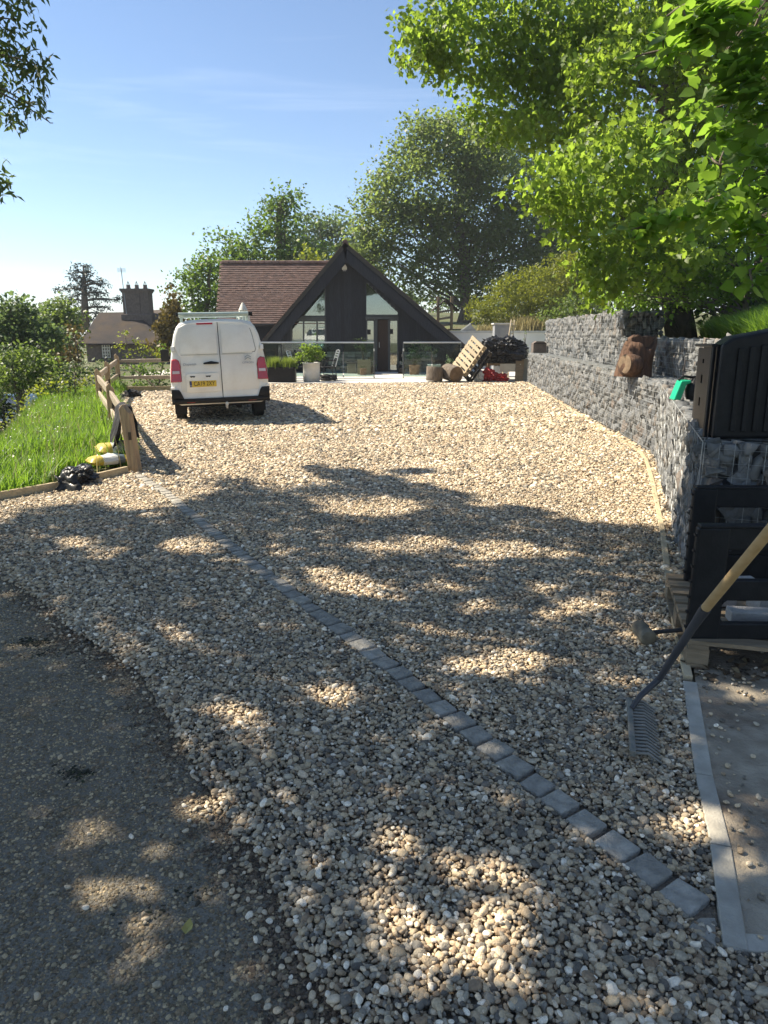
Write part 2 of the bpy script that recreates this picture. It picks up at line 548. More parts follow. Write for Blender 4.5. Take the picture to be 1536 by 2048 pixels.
#@@PART2
# ------------------------------------------------------------------ materials
m_grassland = M('grassland', (0.07, 0.10, 0.025), (0.10, 0.085, 0.045), scale=1.2, rough=0.95, bump=0.6, bscale=14)
m_gravelbed = M('gravel_bed', (0.16, 0.13, 0.095), (0.26, 0.21, 0.15), scale=70, rough=0.95, bump=1.0, bscale=60)
m_tarmac = M('tarmac', (0.20, 0.18, 0.14), (0.32, 0.285, 0.22), scale=140, rough=0.92, bump=1.0, bscale=110, detail=9,
             dirt=((0.175, 0.145, 0.105), 1.1, 0.75))
m_pave = M('patio_paving', (0.50, 0.47, 0.42), (0.58, 0.55, 0.49), scale=3, rough=0.85, bump=0.2, bscale=40)
m_concrete = M('concrete', (0.29, 0.245, 0.18), (0.42, 0.36, 0.27), scale=9, rough=0.9, bump=0.6, bscale=70, detail=10, dirt=((0.14, 0.095, 0.06), 2.2, 1.0))
m_kerb = M('kerb_concrete', (0.36, 0.335, 0.275), (0.45, 0.42, 0.35), scale=14, rough=0.9, bump=0.25, bscale=120, rand=0.12, dirt=((0.25, 0.22, 0.18), 6, 0.5))
m_sett = M('granite_sett', (0.26, 0.24, 0.20), (0.40, 0.37, 0.31), scale=18, rough=0.85, bump=0.9, bscale=45, rand=0.16, detail=8)
m_edge = M_wood('edging_timber', (0.52, 0.42, 0.27), (0.40, 0.32, 0.20), axis=1, scale=3)
m_pebble = M_island('pebble', [(0.502, 0.379, 0.237), (0.437, 0.369, 0.263), (0.717, 0.579, 0.402), (0.294, 0.209, 0.13), (0.586, 0.462, 0.302), (0.205, 0.178, 0.138), (0.512, 0.44, 0.323), (0.944, 0.827, 0.642), (0.37, 0.276, 0.175), (0.28, 0.247, 0.194), (0.561, 0.437, 0.275), (0.136, 0.119, 0.095), (0.646, 0.511, 0.336), (0.457, 0.354, 0.226)],
                    rough=0.6, bump=0.3, bscale=7, obj_random=True, tint_scale=3.0, distance=.05, spec=0.35)
m_grit = M_island('grit', [(0.248, 0.202, 0.125), (0.417, 0.335, 0.206), (0.173, 0.139, 0.088), (0.322, 0.24, 0.141), (0.59, 0.461, 0.278), (0.222, 0.167, 0.105)], rough=0.9, bump=0.4,
                  bscale=6, obj_random=True, tint_scale=3, distance=.04)
m_slate = M_island('gabion_stone', [(0.159, 0.163, 0.166), (0.125, 0.13, 0.132), (0.182, 0.183, 0.177), (0.145, 0.143, 0.132), (0.173, 0.153, 0.13), (0.207, 0.205, 0.197), (0.105, 0.109, 0.109), (0.163, 0.162, 0.156)],
                   rough=0.8, bump=0.7, bscale=18, tint_scale=9, distance=.02)
m_slate_one = M_island('gabion_stone_single', [(0.159, 0.163, 0.166), (0.125, 0.13, 0.132), (0.182, 0.183, 0.177), (0.145, 0.143, 0.132), (0.173, 0.144, 0.12), (0.207, 0.205, 0.197), (0.105, 0.109, 0.109), (0.163, 0.162, 0.156)],
                       rough=0.8, bump=0.7, bscale=2.2, tint_scale=1.3, distance=.1, obj_random=True)
m_core = M('rubble_core', (0.05, 0.05, 0.048), (0.09, 0.088, 0.085), scale=9, rough=1.0)
m_wire = M('galvanised_wire', (0.42, 0.43, 0.42), (0.33, 0.34, 0.33), scale=20, rough=0.55, metal=0.4)

# ------------------------------------------------------------------ ground
FEN = [Vector((-2.92, 8.4)), Vector((-4.5, 12.0)), Vector((-5.95, 15.3)), Vector((-6.85, 18.2)), Vector((-7.4, 20.5))]
W_FAR, W_BEND, W_NEAR = Vector((4.74, 24.3)), Vector((3.62, 9.6)), Vector((1.96, 4.40))

def terrain(x, y):
    x = np.asarray(x, float); y = np.asarray(y, float)
    s1 = -.937 * (x + 2.9) - .348 * (y - 8.4)
    s2 = -.90 * (x + 2.98) + .43 * (y - 8.4)
    sb = np.minimum(s1, s2)
    lump = .03 * np.sin(x * 1.7 + y * .6) + .03 * np.sin(y * 1.3 - x * .4)
    left = .05 + lump - .05 * np.maximum(0, sb - .5) - 1.0 * np.maximum(0, sb - 1.7)
    left = np.maximum(left, -2.75)
    z = np.where(sb > 0.03, left, -.06)
    dn = .953 * (x - W_NEAR.x) - .303 * (y - W_NEAR.y)
    df = .997 * (x - W_FAR.x) - .076 * (y - W_FAR.y)
    d = np.minimum(dn, df)
    up = np.where(d > 1.15, 1.42 + .27 * np.clip(d - 1.0, 0, 8), np.where(d > .25, .8, -.06))
    z = np.where((y > 4.45) & (y < 24.6) & (d > 0), up, z)
    far = 1.55 + .05 * np.clip(y - 33, 0, 40)
    z = np.where((y >= 24.6) & (y < 33.3) & (df > 3.4), 1.5, z)
    z = np.where((y >= 33.3) & (x > 3.0), far, z)
    z = np.where((y > 39) & (x <= 3.0) & (x > -9), .05 * np.clip(y - 39, 0, 30), z)
    return z

def th(x, y):
    return float(terrain(np.array([x]), np.array([y]))[0])

xs = np.unique(np.round(np.concatenate([[-1500, -500, -200, -110, -70, -50, -38], np.arange(-30, 22.01, .4), [26, 34, 50, 90, 200, 500, 1500]]), 3))
ys = np.unique(np.round(np.concatenate([[-60, -25, -10], np.arange(-4, 46.01, .4), [50, 58, 70, 90, 130, 250, 600, 1600]]), 3))
gx, gy = np.meshgrid(xs, ys)
gz = terrain(gx, gy)
nx, ny = len(xs), len(ys)
ii, jj = np.meshgrid(np.arange(nx - 1), np.arange(ny - 1))
q = (jj * nx + ii).ravel()
np_mesh('ground', np.stack([gx, gy, gz], -1).reshape(-1, 3), np.stack([q, q + 1, q + nx + 1, q + nx], -1), m_grassland, smooth=True, kind='structure')

# worn tarmac lane, a real uneven surface
ax = np.arange(-6.0, 1.6, .045); ay = np.arange(-.6, 7.0, .045)
gx, gy = np.meshgrid(ax, ay)
gz = np.array([noise.noise(Vector((a * 2.1, b * 2.1, 0))) * .007 + noise.noise(Vector((a * 9, b * 9, 4))) * .003 + noise.noise(Vector((a * 24, b * 24, 9))) * .0022
               for a, b in zip(gx.ravel(), gy.ravel())]).reshape(gx.shape) - .032
nx, ny = len(ax), len(ay)
ii, jj = np.meshgrid(np.arange(nx - 1), np.arange(ny - 1)); q = (jj * nx + ii).ravel()
np_mesh('tarmac_lane', np.stack([gx, gy, gz], -1).reshape(-1, 3), np.stack([q, q + 1, q + nx + 1, q + nx], -1), m_tarmac, smooth=True, kind='structure')

LANE_EDGE = [(.12, .9), (-.08, 1.36), (-.19, 1.55), (-.27, 1.72), (-.37, 1.94), (-.48, 2.08), (-.66, 2.36), (-.90, 2.78), (-1.20, 3.28), (-1.45, 3.5), (-1.68, 3.74), (-1.95, 4.02), (-2.16, 4.3),
             (-2.61, 4.68), (-3.4, 5.25), (-4.35, 5.75)]
EDGING = [(4.66, 24.26), (4.21, 18.57), (3.83, 14.0), (3.50, 9.95), (3.36, 9.25), (2.97, 7.95), (2.25, 5.69), (1.87, 4.58), (1.60, 3.75), (1.42, 3.15)]
KERB = [(1.405, 3.12), (1.28, 2.76), (1.155, 2.38), (1.09, 2.16), (1.03, 1.96), (.965, 1.78), (.905, 1.60)]
GRAVEL = LANE_EDGE + [(-3.76, 6.91), (-3.39, 7.42), (-3.0, 8.35), (-4.4, 11.9), (-5.85, 15.2), (-6.75, 18.1), (-7.3, 20.4), (-4.5, 21.0), (-4.2, 23.45), (-1.1, 23.55), (1.67, 24.0), (4.7, 24.75)] + \
    EDGING + KERB + [(1.4, 1.53), (2.2, 1.45), (2.2, .9)]
sheet('gravel_bed', [(a + .07, b + .05) for a, b in LANE_EDGE] + GRAVEL[len(LANE_EDGE):], -.012, m_gravelbed)
STRIP = EDGING[:9] + [(1.9, 4.35), (2.0, 4.4), (3.66, 9.6), (4.78, 24.3)]
sheet('gravel_strip', STRIP, -.006, m_gravelbed)

# patio
pt = MB()
pt.prism([(-9.5, 27.4, -.05), (-4.4, 27.2, -.05), (-4.25, 23.52, -.05), (-1.1, 23.6, -.05), (1.67, 24.05, -.05), (4.75, 24.8, -.05), (6.4, 25.2, -.05), (6.4, 33.0, -.05), (-9.5, 33.0, -.05)], (0, 0, .08))
pt.build('patio', m_pave, kind='structure')
# slab beside the gravel
sl = MB()
sl.prism([(.972, 1.62, -.05), (1.095, 1.97, -.05), (1.221, 2.39, -.05), (1.345, 2.77, -.05), (1.470, 3.13, -.05), (1.95, 4.5, -.05), (4.6, 4.5, -.05), (4.6, 1.42, -.05)], (0, 0, .058))
sl.build('concrete_slab', m_concrete, kind='structure')
ks = props(bpy.data.objects.new('kerb', None), kind='structure'); COL.objects.link(ks)
def kerb_piece(a, b, w, z, name, mat, par, nrm):
    mb = MB(); a = Vector(a); b = Vector(b); d = (b - a).normalized() * .0025
    a = a + d; b = b - d
    n0 = Vector(nrm) * w
    mb.prism([(a.x, a.y, -.06), (b.x, b.y, -.06), (b.x + n0.x, b.y + n0.y, -.06), (a.x + n0.x, a.y + n0.y, -.06)], (0, 0, .06 + z + rnd.uniform(-.001, .001)))
    return mb.build(name, mat, par, bevel=.004)
kp = [(1.405, 3.12), (1.155, 2.38), (1.045, 2.0), (.905, 1.60)]
for a, b in zip(kp[:-1], kp[1:]):
    kerb_piece(a, b, .062, .014, 'kerb_stone', m_kerb, ks, (.95, -.31))
for a, b in (((.91, 1.59), (1.36, 1.55)), ((1.36, 1.55), (1.9, 1.50)), ((1.9, 1.50), (2.4, 1.45))):
    kerb_piece(a, b, .06, .012, 'kerb_stone', m_kerb, ks, (-.08, -1.0) if False else (.08, .99))
ed = props(bpy.data.objects.new('gravel_edging', None), kind='structure'); COL.objects.link(ed)
for a, b in zip(EDGING[:-1], EDGING[1:]):
    a, b = Vector(a), Vector(b)
    n = max(1, round((b - a).length / 2.4)); nr = Vector((-(b - a).y, (b - a).x)).normalized()
    for i in range(n):
        kerb_piece(a.lerp(b, i / n), a.lerp(b, (i + 1) / n), .042, .024, 'edging_board', m_edge, ed, (nr.x, nr.y))
bk = props(bpy.data.objects.new('bank_edging', None), kind='structure'); COL.objects.link(bk)
for a, b in (((-2.98, 8.33), (-3.38, 7.45)), ((-3.38, 7.45), (-3.78, 6.9)), ((-3.78, 6.9), (-4.6, 5.55))):
    kerb_piece(a, b, .045, .085, 'edging_board', m_edge, bk, (-.86, .5))
kerb_piece((-7.35, 20.75), (-4.3, 21.3), .045, .12, 'edging_board', m_edge, bk, (-.16, .98))

# setts
def dist_poly(x, y, pl):
    d = np.full(np.shape(x), 1e9)
    for (ax_, ay_), (bx_, by_) in zip(pl[:-1], pl[1:]):
        ex, ey = bx_ - ax_, by_ - ay_
        t = np.clip(((x - ax_) * ex + (y - ay_) * ey) / (ex * ex + ey * ey), 0, 1)
        d = np.minimum(d, np.hypot(x - ax_ - t * ex, y - ay_ - t * ey))
    return d
SETT_PX = [(275, 950), (330, 985), (420, 1060), (520, 1140), (600, 1200), (700, 1275), (800, 1350), (900, 1430), (1000, 1510), (1100, 1593), (1200, 1668), (1300, 1742), (1378, 1800), (1400, 1820)]
SETT_LINE = [tuple(G(*p)[:2]) for p in SETT_PX]
st = props(bpy.data.objects.new('sett_edging', None), kind='structure'); COL.objects.link(st)
def sett_mesh(i):
    mb = MB(); mb.box((0, 0, -.03), (.104 + rnd.uniform(-.006, .006), .106 + rnd.uniform(-.008, .006), .07))
    o = mb.build('sett', m_sett, None, bevel=.007, smooth='all'); me = o.data
    for v in me.vertices:
        w = noise.noise_vector(v.co * 22 + Vector((i * 5, 0, 0)))
        v.co += Vector((w.x * .005, w.y * .005, w.z * .0025))
    bpy.data.objects.remove(o)
    return me
SM = [sett_mesh(i) for i in range(9)]
pl = [Vector(p) for p in SETT_LINE]
acc = 0.0; prev = pl[0]; step = .126; need = 0.03; k = 0
for a, b in zip(pl[:-1], pl[1:]):
    L = (b - a).length; t = need
    while t < L:
        p = a.lerp(b, t / L); d = (b - a).normalized()
        o = bpy.data.objects.new('sett', SM[k % 9]); COL.objects.link(o); o.parent = st
        o.location = (p.x + rnd.uniform(-.005, .005), p.y + rnd.uniform(-.003, .003), .005 + rnd.uniform(-.004, .004))
        o.rotation_euler = (rnd.uniform(-.03, .03), rnd.uniform(-.03, .03), math.atan2(d.y, d.x) + .10 + rnd.uniform(-.13, .13) + R(90) * rnd.choice((0, 1, 2, 3)))
        k += 1; t += step
    need = t - L
cut = MB(); cut.prism([(.885, 1.70, -.06), (.835, 1.665, -.06), (.888, 1.60, -.06), (.935, 1.69, -.06)][:3] + [(.93, 1.70, -.06)], (0, 0, .07))
cut.build('sett', m_sett, st, bevel=.005)

# pebbles
def pebble_mesh(i):
    bm = bmesh.new(); bmesh.ops.create_icosphere(bm, subdivisions=2, radius=.5)
    ry, rz = rnd.uniform(.62, .92), rnd.uniform(.42, .66)
    for v in bm.verts:
        w = noise.noise_vector(v.co * 1.7 + Vector((i * 7.3, 1, 2)))
        c = v.co + w * (.13 if i % 3 else .24)
        v.co = Vector((c.x, c.y * ry, c.z * rz))
    me = bpy.data.meshes.new('pebble'); bm.to_mesh(me); bm.free()
    me.polygons.foreach_set('use_smooth', [True] * len(me.polygons)); return me
def pebble_set(nm, mat, n=10):
    ms = [pebble_mesh(i) for i in range(n)]
    for m in ms: m.materials.append(mat)
    return proto_coll(nm, ms)
PEB = pebble_set('pebble_kind', m_pebble, 12)
GRT = pebble_set('grit_kind', m_grit, 5)

def peb_grid(poly, sp, y0, y1, x0=-8, x1=5.2):
    gx, gy = np.meshgrid(np.arange(x0, x1, sp), np.arange(y0, y1, sp * .92))
    x = gx.ravel() + rng.uniform(-.5, .5, gx.size) * sp; y = gy.ravel() + rng.uniform(-.5, .5, gx.size) * sp
    y = np.clip(y, y0, y1)
    k = in_poly(x, y, poly)
    x, y = x[k], y[k]
    # only where the photograph or a step to its side could see
    k = np.abs(x) < .68 * y + 1.3
    return x[k], y[k]
X, Yv, Lg = [], [], []
for poly, sp, y0, y1, L in ((GRAVEL, .0122, .9, 4.2, .0174), (GRAVEL, .0150, 4.2, 7.5, .0205), (GRAVEL, .024, 7.5, 12.0, .031), (GRAVEL, .040, 12.0, 25.0, .050),
                            (STRIP, .024, 4.3, 10, .030), (STRIP, .05, 10, 24.4, .055)):
    a, b = peb_grid(poly, sp, y0, y1)
    # a slightly ragged margin along the lane
    d = dist_poly(a, b, SETT_LINE)
    k = d > .056
    a, b = a[k], b[k]
    X.append(a); Yv.append(b); Lg.append(L * np.clip(rng.lognormal(0, .38, len(a)), .45, 2.3))
# strays on the lane, the slab and a few on the setts
def strays(n, f):
    pts = [f() for _ in range(n)]
    return np.array(pts)
le = [Vector(p) for p in LANE_EDGE[1:14]]
def on_lane():
    i = rnd.randrange(len(le) - 1); p = le[i].lerp(le[i + 1], rnd.random()); r = abs(rnd.gauss(0, .06 if rnd.random() < .7 else .28))
    return (p.x - r, p.y - r * .6)
sp_ = strays(520, on_lane)
X.append(sp_[:, 0]); Yv.append(sp_[:, 1]); Lg.append(rng.uniform(.010, .026, len(sp_)))
NZ0 = sum(len(a) for a in X[:-1])
X = np.concatenate(X); Yv = np.concatenate(Yv); Lg = np.concatenate(Lg)
Z = rng.uniform(-.006, .012, len(X)) + .004 * np.array([noise.noise(Vector((a * 2.5, b * 2.5, 0))) for a, b in zip(X, Yv)]) * 2
de_ = dist_poly(X, Yv, LANE_EDGE)
Z -= .022 * np.clip(1 - de_ / .13, 0, 1)
Z[NZ0:] = -.024
N = len(X)
rot = np.stack([rng.normal(0, .32, N), rng.normal(0, .32, N), rng.uniform(0, 6.28, N)], -1)
scl = np.stack([Lg * rng.uniform(.9, 1.15, N), Lg * rng.uniform(.85, 1.1, N), Lg], -1)
scatter('gravel', np.stack([X, Yv, Z], -1), rot, scl, rng.integers(0, 12, N), PEB)

def on_slab():
    if rnd.random() < .45:
        t = rnd.random(); return (1.0 + .48 * t + abs(rnd.gauss(0, .08)), 1.62 + 1.5 * t)
    return (1.5 + abs(rnd.gauss(0, .25)), 3.1 + rnd.gauss(0, .2))
sp_ = strays(170, on_slab); N = len(sp_)
k = (sp_[:, 0] > (sp_[:, 1] - 1.62) * .33 + .99)
sp_ = sp_[k]; N = len(sp_); Lg = rng.uniform(.008, .026, N)
scatter('loose_pebbles', np.stack([sp_[:, 0], sp_[:, 1], .012 + Lg * .2], -1), rng.uniform(-.4, .4, (N, 3)) * [1, 1, 8], np.repeat(Lg[:, None], 3, 1), rng.integers(0, 12, N), PEB)

# grit bound in the worn lane
gx = rng.uniform(-4.6, .3, 290000); gy = .7 + 4.8 * rng.random(290000) ** 1.5
k = ~in_poly(gx, gy, GRAVEL) & (np.abs(gx) < .68 * gy + 1.9)
gx, gy = gx[k], gy[k]; N = len(gx)
Lg = rng.lognormal(math.log(.0075), .4, N).clip(.0035, .02)
gz = np.array([noise.noise(Vector((a * 2.1, b * 2.1, 0))) * .007 + noise.noise(Vector((a * 9, b * 9, 4))) * .003 for a, b in zip(gx, gy)]) - .032
scatter('lane_grit', np.stack([gx, gy, gz], -1), rng.uniform(-.5, .5, (N, 3)) * [1, 1, 7], np.stack([Lg, Lg, Lg * .8], -1), rng.integers(0, 5, N), GRT)

# earth and fines along the crumbling lane margin
m_fines = M_island('earth_fines', [(0.192, 0.136, 0.086), (0.12, 0.085, 0.057), (0.24, 0.177, 0.115), (0.084, 0.065, 0.048), (0.3, 0.224, 0.149)], rough=.95, bump=.4, bscale=6, obj_random=True, tint_scale=3, distance=.04)
FIN = pebble_set('fines_kind', m_fines, 4)
n = 9000; fp = []
for _ in range(n):
    i = rnd.randrange(len(le) - 1); p = le[i].lerp(le[i + 1], rnd.random()); r = abs(rnd.gauss(0, .10)) * (.6 + .8 * abs(noise.noise(Vector((p.x * 2.2, p.y * 2.2, 0))))) - .02
    fp.append((p.x - r, p.y - r * .6, -.030))
fp = np.array(fp); Lg = rng.lognormal(math.log(.008), .45, n).clip(.003, .024)
scatter('margin_fines', fp, rng.uniform(-.5, .5, (n, 3)) * [1, 1, 7], np.stack([Lg, Lg, Lg * .7], -1), rng.integers(0, 4, n), FIN)

# ------------------------------------------------------------------ gabion walls
def stone_template(i):
    bm = bmesh.new()
    for _ in range(15):
        bm.verts.new((rnd.uniform(-.5, .5), rnd.uniform(-.5, .5), rnd.uniform(-.5, .5)))
    for c in ((-.5, -.4, -.45), (.5, -.45, -.4), (.45, -.4, .5), (-.45, -.45, .45)):
        bm.verts.new((c[0] + rnd.uniform(-.06, .06), c[1] + rnd.uniform(-.05, .2), c[2] + rnd.uniform(-.06, .06)))
    r = bmesh.ops.convex_hull(bm, input=bm.verts)
    bmesh.ops.delete(bm, geom=[v for v in bm.verts if not v.link_faces], context='VERTS')
    bmesh.ops.triangulate(bm, faces=bm.faces[:])
    bmesh.ops.recalc_face_normals(bm, faces=bm.faces[:])
    me = bpy.data.meshes.new('stone'); bm.to_mesh(me); bm.free()
    V = np.array([v.co[:] for v in me.vertices]); F = np.array([p.vertices[:] for p in me.polygons])
    me.materials.append(m_slate_one)
    return me, V, F
STONE = [stone_template(i) for i in range(16)]

def gabion(name, label, p0, p1, z0, z1, dp, nparts, ends=(False, False), style='grid', group='stone gabion walls', big=1.0):
    """a basket whose face runs p0 -> p1 (plan) with its body to the right of that run seen from the drive"""
    p0, p1 = Vector(p0), Vector(p1)
    d = (p1 - p0); L = d.length; d.normalize()
    n = Vector((-d.y, d.x))                         # outward (towards the drive)
    if n.x > 0: n = -n
    t = thing(name, label, 'gabion wall', (p0.x, p0.y, z0), group)
    core = MB(); i0 = .055
    a = p0 + d * (i0 if True else 0) - n * i0; b = p1 - d * i0 - n * i0
    core.prism([(a.x, a.y, z0), (b.x, b.y, z0), (b.x - n.x * (dp - 2 * i0), b.y - n.y * (dp - 2 * i0), z0), (a.x - n.x * (dp - 2 * i0), a.y - n.y * (dp - 2 * i0), z0)], (0, 0, z1 - z0 - .05))
    core.build('stone_core', m_core, t)
    places = []
    def face(o, u, length, out):
        z = z0
        while z < z1 - .03:
            h = min(rnd.uniform(.10, .19) * big, z1 - z)
            x = rnd.uniform(-.05, 0)
            while x < length:
                w = rnd.choice((rnd.uniform(.04, .09), rnd.uniform(.07, .19))) * big
                hh = h * rnd.uniform(.55, 1.35)
                c = o + u * min(length - .03, max(.03, x + w / 2)) - out * (.05 + rnd.uniform(-.012, .03))
                places.append(((c.x, c.y, min(z1 - hh * .35, max(z0 + hh * .3, z + h / 2 + rnd.uniform(-.06, .06)))), (w * 1.14, .13, hh * 1.10), math.atan2(u.y, u.x) + rnd.gauss(0, .28), rnd.gauss(0, .62)))
                x += w
            z += h * .92
    face(p0, d, L, n)
    if ends[1]: face(p1, -n, dp, d)
    if ends[0]: face(p0, -n, dp, -d)
    x = 0                                           # the top layer
    while x < L:
        w = rnd.uniform(.1, .18) * big; y = 0.02
        while y < dp:
            v = rnd.uniform(.09, .17) * big
            c = p0 + d * min(L - .04, x + w / 2) - n * min(dp - .04, y + v / 2)
            places.append(((c.x, c.y, z1 - .045 + rnd.uniform(-.012, .012)), (w * 1.12, v * 1.15, .09), math.atan2(d.y, d.x) + rnd.gauss(0, .2), 0.0))
            y += v
        x += w
    places.sort(key=lambda q: (q[1][0] * q[1][2]) / (q[0][0] ** 2 + q[0][1] ** 2), reverse=True)
    off = Vector((p0.x, p0.y, z0))
    VV, FF, base = [], [], 0
    for i, (c, s, rz, tilt) in enumerate(places):
        me, V, F = STONE[rnd.randrange(16)]
        m = Matrix.Rotation(rz, 3, 'Z') @ Matrix.Rotation(tilt, 3, 'Y') @ Matrix.Diagonal(s)
        if i < nparts:
            o = bpy.data.objects.new('stone', me); COL.objects.link(o); o.parent = t
            o.matrix_local = Matrix.Translation(Vector(c) - off) @ m.to_4x4()
        else:
            VV.append(V @ np.array(m).T + np.array(c)); FF.append(F + base); base += len(V)
    if VV: np_mesh('stone_fill', np.concatenate(VV), np.concatenate(FF), m_slate, t, kind='stuff')
    w = MB()
    def P(s, q, z): c = p0 + d * s - n * q; return (c.x, c.y, z)
    e = -.012
    if style == 'grid':
        sp = .078
        for i in range(int(L / sp) + 1):
            w.tube([P(i * sp, e, z0), P(i * sp, e, z1 + .006), P(i * sp, dp, z1 + .006)], .0019, 3, caps=False)
        for j in range(int((z1 - z0) / sp) + 1):
            w.tube([P(0, e - .003, z0 + j * sp), P(L, e - .003, z0 + j * sp)], .0019, 3, caps=False)
        for j in range(1, int(dp / sp) + 1):
            w.tube([P(0, j * sp, z1 + .01), P(L, j * sp, z1 + .01)], .0016, 3, caps=False)
    else:                                           # twisted hexagonal mesh, sagging a little
        sp = .125; nz = 9
        for i in range(-1, int(L / sp) + 2):
            for sgn in (-1, 1):
                pts = []
                for k in range(nz * 2 + 1):
                    z = z0 + (z1 - z0) * k / (nz * 2)
                    s = i * sp + sgn * (.031 + .03 * math.cos(k * math.pi + i * math.pi)) + .02 * math.sin(z * 6 + i * .7)
                    if 0 <= s <= L: pts.append(P(s, e - .006 * math.sin(k + i), z))
                if len(pts) > 1: w.tube(pts, .0011, 3, caps=False)
        for i in range(0, int(L / sp) + 1):
            w.tube([P(i * sp, e, z1 + .004), P(min(L, max(0, i * sp + .05)), dp * .5, z1 + .01), P(i * sp, dp, z1 + .006)], .0019, 3, caps=False)
        w.tube([P(0, e, z1 + .004), P(L, e, z1 + .004)], .0035, 4, caps=False)
        w.tube([P(L, e, z0), P(L, e, z1)], .0035, 4, caps=False)
        w.tube([P(0, e, z0), P(0, e, z1)], .003, 4, caps=False)
    if ends[1]:
        for j in range(int((z1 - z0) / .085) + 1):
            z = z0 + j * .085; a = p1 + d * .012; b = a - n * dp
            w.tube([(a.x, a.y, z), ((a.x + b.x) / 2, (a.y + b.y) / 2, z - .01), (b.x, b.y, z)], .0016, 3, caps=False)
        for j in range(int(dp / .085) + 1):
            a = p1 + d * .014 - n * j * .085
            w.tube([(a.x, a.y, z0), (a.x, a.y, z1)], .0016, 3, caps=False)
    w.build('wire_mesh', m_wire, t)
    return t

gabion('gabion_wall', 'lower tier of grey stone gabion wall beside the far end of the gravel drive', W_FAR, W_BEND, -.02, .95, .62, 130)
gabion('gabion_wall', 'nearest stone gabion section with loose wavy wire, beside the stacked barriers', W_BEND + Vector((-.01, -.03)), W_NEAR, -.02, .95, .92, 150, ends=(False, True), style='hex', big=.95)
u0, u1, u2 = Vector((5.32, 24.6)), Vector((4.50, 14.15)), Vector((4.16, 9.45))
gabion('gabion_wall', 'tall upper gabion block standing higher than the rest, in front of the golden hedge', u0, u1, .93, 1.98, .75, 90, ends=(False, True))
gabion('gabion_wall', 'low upper gabion row with grass above it, behind the weathered stump', u1 + Vector((-.01, -.03)), u2, .93, 1.50, .6, 110)
gabion('gabion_wall', 'upper gabion end row half hidden by the black plastic container', u2 + Vector((-.02, -.03)), Vector((3.1, 6.1)), .93, 1.50, .6, 20)
#@@PART3
# ------------------------------------------------------------------ more materials
m_black_board = M_wood('black_stained_board', (0.010, 0.0115, 0.016), (0.020, 0.022, 0.029), rough=0.7, axis=2, scale=4, rand=.25)
m_black_board.node_tree.nodes['Principled BSDF'].inputs['Specular IOR Level'].default_value = .3
m_frame_dark = M('dark_window_frame', (0.05, 0.055, 0.055), (0.065, 0.07, 0.07), rough=0.5)
m_tile = M_island('clay_tile', [(0.113, 0.0686, 0.0562), (0.1234, 0.0754, 0.0611), (0.1025, 0.065, 0.0552), (0.1182, 0.0754, 0.0626), (0.1338, 0.0832, 0.0676), (0.0973, 0.0625, 0.0533), (0.126, 0.0821, 0.0691)], rough=.9, bump=.4, bscale=20, tint_scale=6, distance=.01)
m_oldtile = M('old_clay_roof', (0.030, 0.025, 0.023), (0.048, 0.036, 0.030), scale=1.3, rough=.95, bump=.6, bscale=14, dirt=((.085, .055, .022), 1.0, .6))
m_beige_stone = M_island('beige_stone', [(.34, .31, .25), (.29, .265, .22), (.38, .35, .29), (.265, .23, .185), (.32, .30, .26)], rough=.95, bump=.6, bscale=14, tint_scale=5)
m_render_wall = M('white_render', (0.80, 0.79, 0.75), (0.72, 0.71, 0.67), scale=2.5, rough=.95, bump=.15, bscale=40)
m_pane = M_glass('window_glass', tint=(.60, .66, .64), clear=.82)
m_rail_glass = M_glass('balustrade_glass', tint=(.60, .70, .69), clear=.99)
m_blind_reflection = M('pale_blind_and_reflection', (0.40, 0.40, 0.37), (0.47, 0.47, 0.43), scale=.8, rough=.9)
m_steel = M('brushed_steel', (0.62, 0.64, 0.64), (0.5, 0.52, 0.52), scale=30, rough=.35, metal=.9)
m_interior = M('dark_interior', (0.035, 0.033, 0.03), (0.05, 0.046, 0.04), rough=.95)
m_door = M_wood('brown_door', (0.045, 0.028, 0.02), (0.065, 0.04, 0.028), axis=2)
m_white_plastic = M('white_plastic', (0.72, 0.71, 0.66), (0.66, 0.65, 0.60), rough=.5)
m_grey_plastic = M('grey_plastic', (0.30, 0.31, 0.32), (0.26, 0.27, 0.28), rough=.5)
m_blackp = M('black_plastic', (0.008, 0.008, 0.009), (0.013, 0.013, 0.014), scale=20, rough=.5, bump=.12, bscale=90, spec=.25, dirt=((.022, .021, .02), 5, .25))
m_rubber = M('tyre_rubber', (0.025, 0.025, 0.024), (0.055, 0.05, 0.044), scale=9, rough=.9)
m_terracotta = M('terracotta', (0.30, 0.15, 0.09), (0.36, 0.20, 0.13), scale=7, rough=.9, bump=.2)
m_palepot = M('pale_pot', (0.60, 0.59, 0.55), (0.50, 0.49, 0.45), scale=4, rough=.85, bump=.25, bscale=30)
m_soil = M('soil', (0.05, 0.035, 0.025), (0.08, 0.06, 0.04), scale=20, rough=1)
m_oak = M_wood('weathered_oak', (0.40, 0.29, 0.17), (0.27, 0.19, 0.12), axis=2, scale=4, bump=.6)
m_oak_rail = M_wood('weathered_oak_rail', (0.42, 0.35, 0.26), (0.30, 0.24, 0.17), axis=1, scale=4, bump=.6)
m_pallet = M_wood('pallet_wood', (0.40, 0.325, 0.215), (0.31, 0.245, 0.155), axis=0, scale=4)
m_pallet_old = M_wood('old_pallet_wood', (0.30, 0.23, 0.15), (0.20, 0.155, 0.10), axis=0, scale=4)
m_bark = M('bark', (0.10, 0.08, 0.06), (0.19, 0.155, 0.12), scale=7, rough=1, bump=1.0, bscale=12, stretch=(2.5, 2.5, .6))
